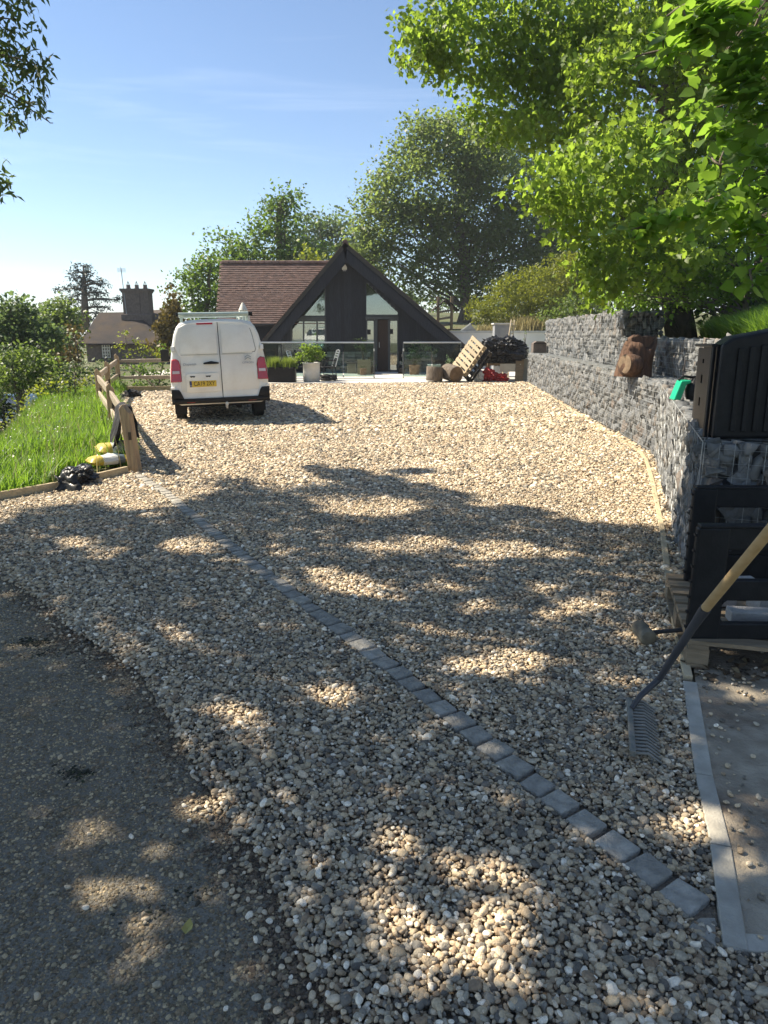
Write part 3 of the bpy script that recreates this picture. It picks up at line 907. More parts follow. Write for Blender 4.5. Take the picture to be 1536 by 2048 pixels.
m_bark_pale = M('pale_bark', (0.20, 0.18, 0.145), (0.32, 0.29, 0.24), scale=4, rough=.95, bump=.7, bscale=12, stretch=(2, 2, .8), dirt=((.10, .12, .05), 2.0, .7))
m_cutwood = M('cut_wood', (0.20, 0.14, 0.085), (0.12, 0.08, 0.05), scale=9, rough=.9, bump=.4)
m_cloth = M('black_cloth', (0.012, 0.012, 0.014), (0.03, 0.03, 0.032), scale=8, rough=.95, bump=.5, bscale=30)
m_tarp = M('black_sheeting', (0.012, 0.012, 0.012), (0.02, 0.02, 0.02), scale=6, rough=.35, bump=.5, bscale=14)
m_paint = M('white_van_paint', (0.82, 0.805, 0.75), (0.78, 0.76, 0.70), scale=2.2, rough=.35, spec=.5, coat=.3, dirt=((.50, .45, .38), 2.4, .28))
m_red_lens = M('red_lens', (0.45, 0.012, 0.015), (0.34, 0.008, 0.01), scale=3, rough=.15, spec=.6, coat=.5)
m_clear_lens = M('clear_lens', (0.65, 0.5, 0.5), (0.7, 0.62, 0.62), rough=.15, spec=.6)
m_chrome = M('grey_badge', (0.30, 0.31, 0.32), (0.36, 0.37, 0.38), rough=.3, metal=.6)
m_yellow_plate = M('yellow_plate', (0.70, 0.48, 0.05), (0.64, 0.44, 0.05), rough=.5, scale=4)
m_ink = M('black_print', (0.015, 0.015, 0.015), (0.02, 0.02, 0.02), rough=.5)
m_blue_print = M('blue_print', (0.02, 0.04, 0.18), (0.02, 0.04, 0.16), rough=.5)
m_under = M('underbody', (0.012, 0.012, 0.012), (0.025, 0.022, 0.02), rough=.9)
m_rack = M('roof_rack_alloy', (0.42, 0.50, 0.47), (0.36, 0.44, 0.41), rough=.45, metal=.3)
m_canvas = M('cream_canvas', (0.62, 0.60, 0.52), (0.54, 0.52, 0.45), scale=6, rough=.95)
m_green_plastic = M('green_plastic', (0.01, 0.40, 0.20), (0.01, 0.33, 0.17), rough=.35)
m_redp = M('red_plastic', (0.42, 0.02, 0.02), (0.32, 0.015, 0.015), rough=.4)
m_yellow = M('yellow_bag', (0.50, 0.38, 0.06), (0.44, 0.33, 0.06), rough=.4, scale=5)
m_bagwhite = M('white_bag', (0.62, 0.62, 0.60), (0.52, 0.55, 0.56), rough=.4, scale=5)
m_bagblue = M('slate_blue_print', (0.10, 0.14, 0.18), (0.08, 0.11, 0.15), rough=.45)
m_block = M('concrete_block', (0.36, 0.345, 0.32), (0.44, 0.42, 0.39), scale=12, rough=.95, bump=.5, bscale=60, rand=.15)
m_handle = M_wood('ash_handle', (0.50, 0.34, 0.17), (0.42, 0.28, 0.13), axis=1, scale=3, bump=.15)
m_fibre = M('dark_grey_shaft', (0.045, 0.045, 0.05), (0.06, 0.06, 0.065), rough=.5)
m_rakehead = M('dusty_metal', (0.20, 0.195, 0.17), (0.30, 0.28, 0.24), scale=20, rough=.6, metal=.4, bump=.2)
m_mallet = M('scuffed_rubber', (0.06, 0.055, 0.045), (0.26, 0.22, 0.15), scale=9, rough=.85)
m_brick_dark = M('dark_brick', (0.11, 0.09, 0.08), (0.16, 0.13, 0.11), scale=8, rough=.95, bump=.5)
m_carpaint = M('dark_teal_paint', (0.02, 0.045, 0.055), (0.025, 0.05, 0.06), rough=.25, spec=.6, coat=.6)
m_carglass = M('dark_glass', (0.03, 0.035, 0.04), (0.05, 0.055, 0.06), rough=.05, spec=.8)
m_lightwood = M_wood('pale_ladder_wood', (0.55, 0.45, 0.31), (0.45, 0.36, 0.24), axis=2)

# ------------------------------------------------------------------ house with the black gable
YW, YB = 30.35, 29.9
A_, LB, RB = at(690, 485, YB), at(522, 684, YB), at(932, 692, YB)
house = thing('black_gabled_house', 'black timber clad house with steep gable, triangular windows and brown tiled side roof', 'house', (-1.5, YW, 0))
def roof_z(x):
    e = LB if x < A_.x else RB
    return A_.z + (e.z - A_.z) * (x - A_.x) / (e.x - A_.x)
# roof slabs
for e, sg in ((LB, -1), (RB, 1)):
    d = (e - A_).normalized(); nrm = Vector((-d.z * sg, 0, d.x * sg))
    if nrm.z < 0: nrm = -nrm
    mb = MB(); mb.prism([A_, e, e - nrm * .12, A_ - nrm * .13], (0, 9.0, 0)); mb.build('roof', m_interior, house)
    tl = MB(); L = (e - A_).length; n = int(L / .105)
    for i in range(n):
        y = YB - .02 + (.05 if i % 2 else 0)
        c0 = A_ + d * (i * .105 + .07) + nrm * .012
        while y < YB + 9.0:
            wd = .62 if y > YB + 1.5 else .165
            tl.box((c0.x, y + wd / 2, c0.z), (.165, wd - .004, .014), Matrix((d, Vector((0, 1, 0)), nrm)).transposed() @ Matrix.Rotation(R(5) * sg * (1 if sg > 0 else -1), 3, 'Y'))
            y += wd
    tl.build('roof_tiles', m_tile, house, kind='stuff')
    bb = MB(); w = .40
    dn = Vector((0, 0, -1))
    a = A_ - nrm * .13; b = e - nrm * .13
    bb.prism([a, b, b - nrm * w + d * (-.05), Vector((A_.x, A_.y, A_.z - (.13 + w) / abs(nrm.z)))], (0, .05, 0))
    bb.build('barge_board', m_black_board, house)
    so = MB(); so.prism([a - nrm * .02, b - nrm * .02, b - nrm * .05, a - nrm * .05], (0, .46, 0)); so.build('soffit', m_black_board, house)
rt = MB()
for i in range(28): rt.tube([(A_.x, YB + i * .32, A_.z + .02), (A_.x, YB + i * .32 + .31, A_.z + .02)], [.10, .105], 8)
rt.build('ridge_tiles', m_tile, house, kind='stuff')
# openings
OL = [at(583, 624, YW), at(651, 563, YW)]; OR = [at(731, 562, YW), at(797, 624, YW)]
SILL = at(620, 699, YW).z
def lin(p, q, x): return p.z + (q.z - p.z) * (x - p.x) / (q.x - p.x)
PX0, PX1 = at(655, 700, YW).x, at(862, 700, YW).x
x = LB.x + .12; i = 0; PL = at(690, 703, YW).z
while x < RB.x - .25:
    bw = .143; xc = x + bw / 2
    top = min(roof_z(x), roof_z(x + bw)) - .16
    segs = []
    if OL[0].x - .02 < xc < OL[1].x + .02:
        segs = [(lin(*OL, xc), top), (.05, SILL)]
    elif OR[0].x - .02 < xc < OR[1].x + .02:
        segs = [(lin(*OR, xc), top)]
    else: segs = [(PL if PX0 < xc < PX1 else .05, top)]
    for z0, z1 in segs:
        if z1 - z0 > .03:
            mb = MB(); mb.box((xc, YW + (.012 if i % 2 else 0), (z0 + z1) / 2), (bw + (.02 if i % 2 else 0), .022, z1 - z0))
            mb.build('board', m_black_board, house)
    x += bw + .003; i += 1
# stone plinth, block by block
pl_ = MB(); z = .03; r = 0
DX0, DX1 = at(752, 700, YW).x, at(797, 700, YW).x
while z < PL - .03:
    h = min(rnd.uniform(.10, .17), PL - z - .004); x = LB.x + .15
    while x < RB.x - .3:
        w = rnd.uniform(.18, .36)
        if not (x + w > DX0 and x < DX1) and PX0 - .1 < x < PX1:
            w2 = min(w, DX0 - x) if x < DX0 else w
            if w2 > .04: pl_.box((x + w2 / 2, YW + .03 + rnd.uniform(-.008, .008), z + h / 2), (w2 - .012, .12, h - .012), mi=0)
        x += w
    z += h
pl_.build('plinth_stones', m_beige_stone, house, bevel=.012, seg=1, kind='stuff')
bk_ = MB()
bk_.box(((LB.x + DX0) / 2, YW + .16, PL / 2), (DX0 - LB.x - .3, .14, PL)); bk_.build('plinth', m_brick_dark, house)
bk_ = MB(); bk_.box(((RB.x + DX1) / 2 - .1, YW + .16, PL / 2), (RB.x - DX1 - .6, .14, PL)); bk_.build('plinth', m_brick_dark, house)

def window(poly, bars, fw=.055, yo=.03, pane=m_pane, name='window'):
    """frame along the outline of poly (points in the wall plane) with extra bars; one glass pane behind"""
    f = MB(); n = len(poly)
    for i in range(n):
        f.bar(poly[i] + Vector((0, yo, 0)), poly[(i + 1) % n] + Vector((0, yo, 0)), .07, fw, up=(0, 1, 0))
    for a, b in bars: f.bar(a + Vector((0, yo + .003, 0)), b + Vector((0, yo + .003, 0)), .06, fw * .9, up=(0, 1, 0))
    w = f.build(name, m_frame_dark, house)
    g = MB(); g.prism([p + Vector((0, yo + .012, 0)) for p in poly], (0, .008, 0))
    o = bpy.data.objects
    pn = g.build('pane', pane, None); pn.data.transform(Matrix.Translation(-OFF[house.name])); pn.parent = w
    return w
V_ = lambda px, py: at(px, py, YW)
window([V_(583, 633), V_(583, 624), V_(651, 563), V_(651, 633)], [])
window([V_(583, 641), V_(651, 641), V_(651, 699), V_(583, 699)], [(V_(607, 641), V_(607, 699)), (V_(634, 641), V_(634, 699))])
window([V_(731, 631), V_(731, 562), V_(797, 624), V_(797, 631)], [])
window([V_(733, 640), V_(749, 640), V_(749, 742), V_(733, 742)], [(V_(733, 700), V_(749, 700))])
window([V_(779, 640), V_(796, 640), V_(796, 742), V_(779, 742)], [])
fr = MB(); fr.bar(V_(583, 637) + Vector((0, .01, 0)), V_(651, 637) + Vector((0, .01, 0)), .09, .14, up=(0, 1, 0)); fr.build('beam', m_frame_dark, house)
fr = MB(); fr.bar(V_(731, 636) + Vector((0, .01, 0)), V_(797, 636) + Vector((0, .01, 0)), .09, .16, up=(0, 1, 0)); fr.build('beam', m_frame_dark, house)
fr = MB(); fr.bar(V_(752, 636) + Vector((0, .015, 0)), V_(752, 743) + Vector((0, .015, 0)), .1, .13, up=(0, 1, 0)); fr.build('beam', m_frame_dark, house)
fr = MB(); fr.bar(V_(777.5, 640) + Vector((0, .02, 0)), V_(777.5, 743) + Vector((0, .02, 0)), .07, .05, up=(0, 1, 0)); fr.build('beam', m_frame_dark, house)
dr = MB(); a, b = V_(755.5, 640), V_(776.5, 743)
dr.box(((a.x + b.x) / 2, YW + .09, (a.z + b.z) / 2), (b.x - a.x, .05, a.z - b.z))
for k in range(4):
    xx = a.x + (b.x - a.x) * (k + .5) / 4
    dr.box((xx, YW + .062, (a.z + b.z) / 2), ((b.x - a.x) / 4 - .012, .012, a.z - b.z - .1))
door = dr.build('door', m_door, house)
hd = MB(); hd.tube([(a.x + .06, YW + .03, 1.0), (a.x + .06, YW + .03, 1.22)], .012, 8)
h_ = hd.build('handle', m_steel, None); h_.data.transform(Matrix.Translation(-OFF[house.name])); h_.parent = door
for px, py in ((738, 664), (783, 663)):
    kx = MB(); c = V_(px, py); kx.box((c.x, YW - .0, c.z), (.13, .05, .2)); kx.build('letter_box', m_blackp, house, bevel=.01)
# blinds, pale sheets painted as sky reflection, and what stands inside
def blind_and_reflection(fn):
    b_ = MB(); fn(b_); b_.build('blind_and_reflection', m_blind_reflection, house)
blind_and_reflection(lambda bl: bl.prism([V_(586, 631) + Vector((0, .35, 0)), V_(649, 570) + Vector((0, .35, 0)), V_(649, 631) + Vector((0, .35, 0))], (0, .01, 0)))  # pale triangle imitates sky reflected in the upper left pane
blind_and_reflection(lambda bl: bl.prism([V_(733, 631) + Vector((0, .35, 0)), V_(733, 568) + Vector((0, .35, 0)), V_(794, 629) + Vector((0, .35, 0))], (0, .01, 0)))  # same painted sky reflection for the upper right pane
p = V_(596, 670); blind_and_reflection(lambda bl: bl.box((p.x, YW + .3, p.z), (.42, .03, 1.25)))
p = V_(741, 665); blind_and_reflection(lambda bl: bl.box((p.x, YW + .3, p.z), (.4, .02, 1.1))); p = V_(789, 670); blind_and_reflection(lambda bl: bl.box((p.x + .05, YW + .35, p.z), (.26, .02, 1.3)))

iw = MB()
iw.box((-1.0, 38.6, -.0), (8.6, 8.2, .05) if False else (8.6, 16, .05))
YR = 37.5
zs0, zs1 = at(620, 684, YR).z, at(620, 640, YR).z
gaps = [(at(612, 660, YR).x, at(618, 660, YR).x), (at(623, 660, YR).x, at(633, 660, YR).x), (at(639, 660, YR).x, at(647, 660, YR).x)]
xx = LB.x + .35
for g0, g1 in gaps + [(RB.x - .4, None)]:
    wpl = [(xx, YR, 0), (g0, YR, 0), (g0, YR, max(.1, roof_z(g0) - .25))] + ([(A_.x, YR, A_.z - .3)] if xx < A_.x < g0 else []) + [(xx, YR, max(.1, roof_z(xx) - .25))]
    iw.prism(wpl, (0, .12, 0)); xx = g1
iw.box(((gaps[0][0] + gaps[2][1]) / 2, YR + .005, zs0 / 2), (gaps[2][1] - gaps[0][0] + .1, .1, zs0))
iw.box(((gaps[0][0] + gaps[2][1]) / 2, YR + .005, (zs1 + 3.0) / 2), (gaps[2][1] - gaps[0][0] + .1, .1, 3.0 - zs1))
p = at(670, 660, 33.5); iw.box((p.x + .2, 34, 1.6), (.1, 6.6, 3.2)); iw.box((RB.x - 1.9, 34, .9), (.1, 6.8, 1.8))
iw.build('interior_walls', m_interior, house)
al = MB(); c = V_(689, 535)
al.prism([(c.x - .10, YW - .09, c.z - .09), (c.x + .10, YW - .09, c.z - .09), (c.x + .10, YW - .09, c.z), (c.x + .05, YW - .09, c.z + .1), (c.x, YW - .09, c.z + .13), (c.x - .05, YW - .09, c.z + .1), (c.x - .10, YW - .09, c.z)], (0, .08, 0))
ab = al.build('alarm_box', m_white_plastic, house, bevel=.01)
al2 = MB(); al2.box((c.x, YW - .055, c.z - .115), (.13, .06, .05)); o = al2.build('alarm_lamp', m_grey_plastic, None); o.data.transform(Matrix.Translation(-OFF[house.name])); o.parent = ab
# side wing with its tiled roof
EL, ER, RL, RR = at(437, 646, 30.45), at(545, 645, 30.45), at(446, 527, 32.7), at(672, 525, 32.7)
ER = Vector((RR.x - .2, EL.y, EL.z))
wr = MB(); nn = (ER - EL).cross(RL - EL).normalized()
if nn.z < 0: nn = -nn
wr.prism([EL - nn * .02, ER - nn * .02, RR - nn * .02, RL - nn * .02], -nn * .1)
bkv = Vector((0, 2.4, RL.z * 0 - 2.6)); wr.prism([RL - nn * .02, RR - nn * .02, RR + bkv, RL + bkv], (0, 0, -.1))
wr.build('roof', m_interior, house)
vdir = (RL - EL); vl = vdir.length; vdir.normalize(); ntl = MB()
rows = int(vl / .108); udir = Vector((1, 0, 0))
tt = math.atan2(nn.y, nn.z)
for r in range(rows + 1):
    t = r / rows; o0 = EL.lerp(RL, t); o1 = ER.lerp(RR, t); w = (o1 - o0).length; x = -.05 - (.08 if r % 2 else 0)
    while x < w:
        c = o0 + udir * (x + .082) + vdir * .02 + nn * (.016 + rnd.uniform(-.003, .004))
        M3 = Matrix((udir, vdir, nn)).transposed() @ Matrix.Rotation(R(-11) + rnd.uniform(-.03, .03), 3, 'X') @ Matrix.Rotation(rnd.uniform(-.02, .02), 3, 'Z')
        ntl.box(c, (.162, .17, .026), M3); x += .165
ntl.build('roof_tiles', m_tile, house, kind='stuff')
rg = MB(); x = RL.x - .05
while x < RR.x - .4: rg.tube([(x, RL.y, RL.z + .02), (x + .3, RL.y, RL.z + .02)], [.10, .108], 8); x += .305
rg.build('ridge_tiles', m_tile, house, kind='stuff')
ww = MB(); ww.box(((EL.x + LB.x) / 2 + .5, 30.9, EL.z / 2 - .03), (LB.x - EL.x + 1.2, .1, EL.z - .06))
ww.prism([(EL.x + .12, 30.9, 0), (EL.x + .12, 34.6, 0), (EL.x + .12, 34.6, EL.z - .1), (RL.x + .12, RL.y, RL.z - .22), (EL.x + .12, 30.9, EL.z - .1)], (.08, 0, 0))
ww.build('wall', m_black_board, house)
gt = MB(); gt.tube([EL + Vector((0, -.06, -.08)), ER + Vector((-2.2, -.06, -.08))], .055, 8); gt.build('gutter', m_blackp, house)

# ------------------------------------------------------------------ patio things
bal = thing('glass_balustrade', 'glass balustrade with steel top rail along the patio in front of the black house', 'railing', (-1.5, 26.2, .03))
YG = 26.2; zt = at(640, 685, YG).z
for p0, p1, np_ in ((500, 748, 4), (807, 922, 2)):
    a, b = at(p0, 685, YG), at(p1, 685, YG)
    r_ = MB(); r_.tube([(a.x, YG, zt), (b.x, YG, zt)], .026, 10); r_.build('handrail', m_steel, bal, smooth=True)
    for i in range(np_):
        x0, x1 = a.x + (b.x - a.x) * i / np_ + .02, a.x + (b.x - a.x) * (i + 1) / np_ - .02
        g = MB(); g.box(((x0 + x1) / 2, YG, (.08 + zt - .03) / 2), (x1 - x0, .008, zt - .11)); g.build('glass_panel', m_rail_glass, bal)
    for i in range(np_ + 1):
        xx = a.x + (b.x - a.x) * i / np_
        for zz in ((.10,) if 0 < i < np_ else (.10, zt * .8)):
            c = MB(); c.box((xx, YG, zz), (.05, .04, .09)); c.build('clamp', m_steel, bal, bevel=.006)
    for xx in (a.x, b.x):
        c = MB(); c.tube([(xx, YG + .03, .03), (xx, YG + .03, zt)], .022, 8); c.build('post', m_frame_dark, bal, smooth=True)
    # small dark pots come from here on

LF = {}
m_lf_shrub = M_leaf('shrub_leaf', (.06, .12, .018), (.12, .20, .03), (.32, .46, .04), .45)
m_lf_dark = M_leaf('dark_shrub_leaf', (.025, .05, .015), (.05, .085, .022), (.10, .17, .03), .3)
m_lf_grassy = M_leaf('grassy_leaf', (.10, .17, .03), (.17, .24, .05), (.36, .46, .07), .45)

def shrub(name, label, cat, base, lobes, mat, size=.07, clumps=60, leaves=9, sig=.05, group=None, tpl=LEAF_OVAL, parent=None, part='foliage', stems=True, gap=.1, up=.5, inner=.3, nscale=2.0):
    t = parent or thing(name, label, cat, base, group)
    P, C = lobe_points(lobes, clumps, leaves, sig, gap, inner, nscale)
    V, F = leaf_mesh(P, size * rng.uniform(.6, 1.35, len(P)), tpl, up, .3)
    np_leaves(part, V, F, mat, t)
    if stems:
        mb = MB(); b = Vector(base)
        for (c, r) in lobes:
            c = Vector(c)
            for _ in range(4):
                q = c + Vector([rnd.uniform(-.6, .6) * k for k in r])
                limb(mb, b + Vector((rnd.uniform(-.04, .04), rnd.uniform(-.04, .04), 0)), q, .012 + .01 * max(r), .004, .1, 5, 4)
        mb.build('stems', m_bark, t)
    return t

def blades(name, P, h, mat, parent=None, width=.012, lean=.35, kind=None, seg=2):
    N = len(P); P = np.asarray(P); h = np.asarray(h)
    a = rng.uniform(0, 6.283, N); ln = np.abs(rng.normal(lean, lean * .5, N))
    dx, dy = np.cos(a), np.sin(a); sx, sy = -dy, dx
    V = np.zeros((N, 2 * seg + 1, 3))
    for k in range(seg + 1):
        t = k / seg
        cx = P[:, 0] + dx * h * ln * t ** 1.7; cy = P[:, 1] + dy * h * ln * t ** 1.7; cz = P[:, 2] + h * (t - .22 * ln * t ** 2)
        w = width * (1 - t) * (h / .3 + .4) if np.ndim(width) == 0 else width * (1 - t)
        if k < seg:
            V[:, 2 * k] = np.stack([cx + sx * w, cy + sy * w, cz], -1); V[:, 2 * k + 1] = np.stack([cx - sx * w, cy - sy * w, cz], -1)
        else: V[:, 2 * k] = np.stack([cx, cy, cz], -1)
    fs = []
    for k in range(seg - 1): fs += [[2 * k, 2 * k + 1, 2 * k + 3], [2 * k, 2 * k + 3, 2 * k + 2]]
    fs.append([2 * seg - 2, 2 * seg - 1, 2 * seg])
    F = (np.array(fs)[None] + (np.arange(N) * (2 * seg + 1))[:, None, None]).reshape(-1, 3)
    return np_mesh(name, V.reshape(-1, 3), F, mat, parent, kind=kind)

# black trough with grasses
c = at(564, 767, 24.1); pw = .92
t = thing('planter', 'long black planter with feathery grasses on patio edge beside the van', 'planter', (c.x, 24.1, .03))
mb = MB()
for s in (-1, 1): mb.box((c.x + s * (pw / 2 - .02), 24.1, .27), (.04, .42, .48)); mb.box((c.x, 24.1 + s * .2, .27), (pw - .08, .04, .48))
mb.build('trough', m_blackp, t, bevel=.008)
mb = MB(); mb.box((c.x, 24.1, .42), (pw - .08, .36, .08)); mb.build('soil', m_soil, t)
n = 1500; sd = rng.choice([-1, 1], n)
P = np.stack([c.x + sd * .24 + rng.normal(0, .09, n), 24.1 + rng.normal(0, .08, n), np.full(n, .45)], -1)
blades('grasses', P, rng.uniform(.22, .48, n), m_lf_grassy, t, width=.006, lean=.35)

def pot(name, label, px, Y, w, h, mat, zb=.03, taper=.85, square=False, cat='plant pot', group=None):
    c = at(px, 700, Y)
    t = thing(name, label, cat, (c.x, Y, zb), group)
    mb = MB(); r = w / 2
    if square:
        for s in (-1, 1): mb.box((c.x + s * (r - .02), Y, zb + h / 2), (.04, w, h)); mb.box((c.x, Y + s * (r - .02), zb + h / 2), (w - .08, .04, h))
        mb.build('pot', mat, t, bevel=.006)
    else:
        mb.lathe((c.x, Y, zb), [(r * taper, 0), (r * (1 + taper) / 2, h * .5), (r, h * .93), (r * 1.06, h * .94), (r * 1.06, h), (r * .92, h), (r * .9, h * .88)], 22)
        mb.build('pot', mat, t, smooth='all')
    mb = MB(); mb.lathe((c.x, Y, zb + h * .8), [(r * .86, 0), (r * .86, .03)], 14); mb.build('soil', m_soil, t)
    return t, c
t, c = pot('potted_shrub', 'bright green bush in a big pale round pot on the sunny patio edge', 622, 24.3, .56, .62, m_palepot, taper=.95, cat='potted plant')
shrub('', '', '', (c.x, 24.3, .6), [((c.x, 24.3, .95), (.36, .32, .3)), ((c.x - .2, 24.2, .85), (.25, .25, .25)), ((c.x + .22, 24.3, .85), (.22, .25, .22)), ((c.x - .05, 24.3, 1.12), (.26, .22, .2))], m_lf_shrub, size=.085, clumps=130, leaves=9, parent=t, gap=-.1)
t, c = pot('potted_shrub', 'loose dark bush in a square beige timber planter left of the door', 728, 28.6, .5, .55, m_pallet, square=True, cat='potted plant')
shrub('', '', '', (c.x, 28.6, .5), [((c.x - .12, 28.6, .95), (.33, .28, .3)), ((c.x - .15, 28.6, 1.25), (.25, .2, .18))], m_lf_dark, size=.07, clumps=70, leaves=8, parent=t)
t, c = pot('plant_pot', 'small terracotta pot in front of the square beige planter', 726, 28.0, .26, .26, m_terracotta)
shrub('', '', '', (c.x, 28.0, .25), [((c.x, 28.0, .33), (.12, .12, .07))], m_lf_dark, size=.05, clumps=120, leaves=7, parent=t, stems=False)
t, c = pot('plant_pot', 'dark round pot with low leaves next to the door frame', 744, 28.9, .28, .28, m_blackp)
shrub('', '', '', (c.x, 28.9, .25), [((c.x, 28.9, .38), (.16, .16, .12))], m_lf_dark, size=.06, clumps=120, leaves=7, parent=t, stems=False)
t, c = pot('stone_trough', 'pale stone box with dark lid against the house wall', 703, 29.3, .36, .38, m_beige_stone, square=True, cat='trough')
mb = MB(); mb.box((c.x, 29.3, .43), (.42, .42, .05)); mb.build('lid', m_brick_dark, t, bevel=.005)
t, c = pot('potted_shrub', 'tall dark bush in a terracotta pot right of the open door', 829, 28.4, .42, .36, m_terracotta, cat='potted plant')
shrub('', '', '', (c.x, 28.4, .3), [((c.x, 28.4, .75), (.36, .3, .33)), ((c.x + .05, 28.4, 1.05), (.3, .26, .24))], m_lf_dark, size=.07, clumps=90, leaves=9, parent=t)
t, c = pot('potted_shrub', 'grey leaved shrub in a pale tapered pot behind the right glass panel', 869, 27.6, .5, .42, m_palepot, taper=.75, cat='potted plant')
shrub('', '', '', (c.x, 27.6, .4), [((c.x - .15, 27.6, .85), (.35, .28, .3)), ((c.x - .25, 27.6, 1.1), (.24, .2, .18))], m_lf_dark, size=.06, clumps=70, leaves=8, parent=t)
t, c = pot('plant_pot', 'low black pot with dark fern beside the right door jamb', 803, 29.0, .32, .24, m_blackp)
shrub('', '', '', (c.x, 29.0, .2), [((c.x, 29.0, .40), (.22, .2, .17))], m_lf_dark, size=.08, clumps=90, leaves=8, parent=t, stems=False, tpl=LEAF_SLIM)
m_lf_var = M_leaf('variegated_leaf', (.20, .26, .10), (.42, .44, .30), (.4, .46, .2), .35)
c = at(905, 730, 26.9)
shrub('variegated_bush', 'cream and green variegated bush low behind the upright log', 'bush', (c.x, 26.9, .03), [((c.x, 26.9, .45), (.32, .3, .38))], m_lf_var, size=.07, clumps=100, leaves=9)

def garden_chair(name, label, px, Y, rz, tall=.92):
    c = at(px, 700, Y); b = Vector((c.x, Y, .03)); m = Matrix.Rotation(rz, 3, 'Z')
    t = thing(name, label, 'chair', b, 'garden chairs on the patio')
    T = lambda x, y, z: b + m @ Vector((x, y, z))
    for sx in (-1, 1):
        for p in ((T(sx * .22, -.22, 0), T(sx * .21, -.2, .43)), (T(sx * .22, .26, 0), T(sx * .2, .2, .43))):
            mb = MB(); mb.tube(p, .014, 6); mb.build('leg', m_blackp, t)
    mb = MB(); mb.box(T(0, 0, .44), (.46, .44, .03), m); mb.build('seat', m_blackp, t, bevel=.01)
    mb = MB()
    for sx in (-1, 1): mb.tube([T(sx * .21, .2, .43), T(sx * .21, .27, .66), T(sx * .19, .37, tall)], .015, 6)
    mb.tube([T(-.19, .37, tall), T(0, .39, tall + .02), T(.19, .37, tall)], .015, 6)
    mb.build('back_frame', m_steel, t)
    for k in range(6):
        f = k / 5; z = .52 + (tall - .58) * f; y = .22 + .14 * f
        mb = MB(); mb.bar(T(-.19, y, z), T(.19, y, z), .012, .045, up=m @ Vector((0, -.3, 1))); mb.build('slat', m_steel if k > 2 else m_blackp, t)
    for sx in (-1, 1):
        mb = MB(); mb.tube([T(sx * .22, .25, .66), T(sx * .24, -.1, .66), T(sx * .22, -.2, .43)], .012, 6); mb.build('arm', m_blackp, t)
garden_chair('garden_chair', 'dark metal garden chair between the black planter and pale pot', 597, 25.2, R(80), .95)
garden_chair('garden_chair', 'dark metal garden chair with sunlit reclining back right of the pale pot', 655, 25.0, R(-70), .98)
c = at(657, 757, 24.7); mb = MB()
for k in range(7):
    r = .2 + .02 * (k % 3); z = .05 + .028 * k
    mb.tube([(c.x + r * math.cos(a * .35 + k) * 1.2, 24.7 + r * .8 * math.sin(a * .35 + k), z + .01 * math.sin(a * 1.3 + k)) for a in range(19)], .018, 6)
props(mb.build('hose_coil', m_tarp, None, smooth=True), 'coiled shiny black hose lying on the patio under the chair', 'hose')
c = at(487, 640, 25.4)
t = thing('parasol', 'closed cream parasol standing on the patio behind the white van', 'parasol', (c.x, 25.4, .03))
zt_ = at(487, 605, 25.4).z
mb = MB(); mb.tube([(c.x, 25.4, .06), (c.x, 25.4, zt_ - .1)], .024, 10); mb.build('pole', m_oak, t)
mb = MB(); mb.lathe((c.x, 25.4, .03), [(.3, 0), (.3, .06), (.05, .09), (.05, .3)], 18); mb.build('base', m_concrete, t)
mb = MB(); mb.lathe((c.x, 25.4, zt_ - 1.5), [(.05, 0), (.20, .05), (.23, .4), (.22, .8), (.19, 1.10), (.13, 1.22), (.14, 1.25), (.05, 1.46), (.015, 1.5)], 16); o = mb.build('canopy', m_canvas, t, smooth=True)
for v in o.data.vertices: 
    a = math.atan2(v.co.y, v.co.x); v.co.x *= 1 + .1 * math.cos(8 * a); v.co.y *= 1 + .1 * math.cos(8 * a)

# ------------------------------------------------------------------ far right: white wall, sheds, clutter heap
a, b = at(868, 662, 33.2), at(1120, 662, 33.2)
t = thing('white_garden_wall', 'long low white rendered wall in front of the golden hedge', 'wall', (a.x, 33.2, 0))
mb = MB(); mb.box(((a.x + b.x) / 2, 33.2, .79), (b.x - a.x, .25, 1.58)); mb.build('wall', m_render_wall, t)
mb = MB(); mb.box(((a.x + b.x) / 2, 33.2, 1.63), (b.x - a.x + .05, .34, .10)); mb.build('coping', m_palepot, t)
a = at(875, 640, 36.5)
t = thing('garden_shelter', 'small open timber shelter beneath the large dark tree behind the house', 'shelter', (a.x, 36.5, 1.7))
for px in (876, 903):
    q = at(px, 640, 36.5); mb = MB(); mb.box((q.x, 36.5, 2.4), (.13, .13, 1.8)); mb.build('post', m_oak, t)
q0, q1, q2 = at(866, 622, 36.3), at(893, 600, 36.3), at(918, 622, 36.3)
for u, v in ((q0, q1), (q1, q2)):
    mb = MB(); mb.prism([u, v, v + Vector((0, 0, .06)), u + Vector((0, 0, .06))], (0, 1.6, 0)); mb.build('roof', m_oldtile, t)
for k in range(3):
    z = 1.9 + .33 * k; q0, q1 = at(876, 640, 36.6), at(903, 640, 36.6)
    mb = MB(); mb.bar((q0.x, 36.6, z), (q1.x, 36.6, z + .1), .04, .1); mb.build('rail', m_oak_rail, t)
c = at(936, 655, 33.6); t = thing('cold_frame', 'grey sloping cold frame lid with white rim above the white wall', 'cold frame', (c.x, 33.6, 1.66))
mb = MB(); mb.prism([(c.x - .32, 33.5, 1.67), (c.x + .36, 33.5, 1.67), (c.x + .1, 33.5, 1.98)], (0, .5, 0)); mb.build('lid', m_grey_plastic, t)
mb = MB(); mb.bar((c.x - .33, 33.48, 1.68), (c.x + .10, 33.48, 2.0), .03, .05); mb.build('rim', m_white_plastic, t)

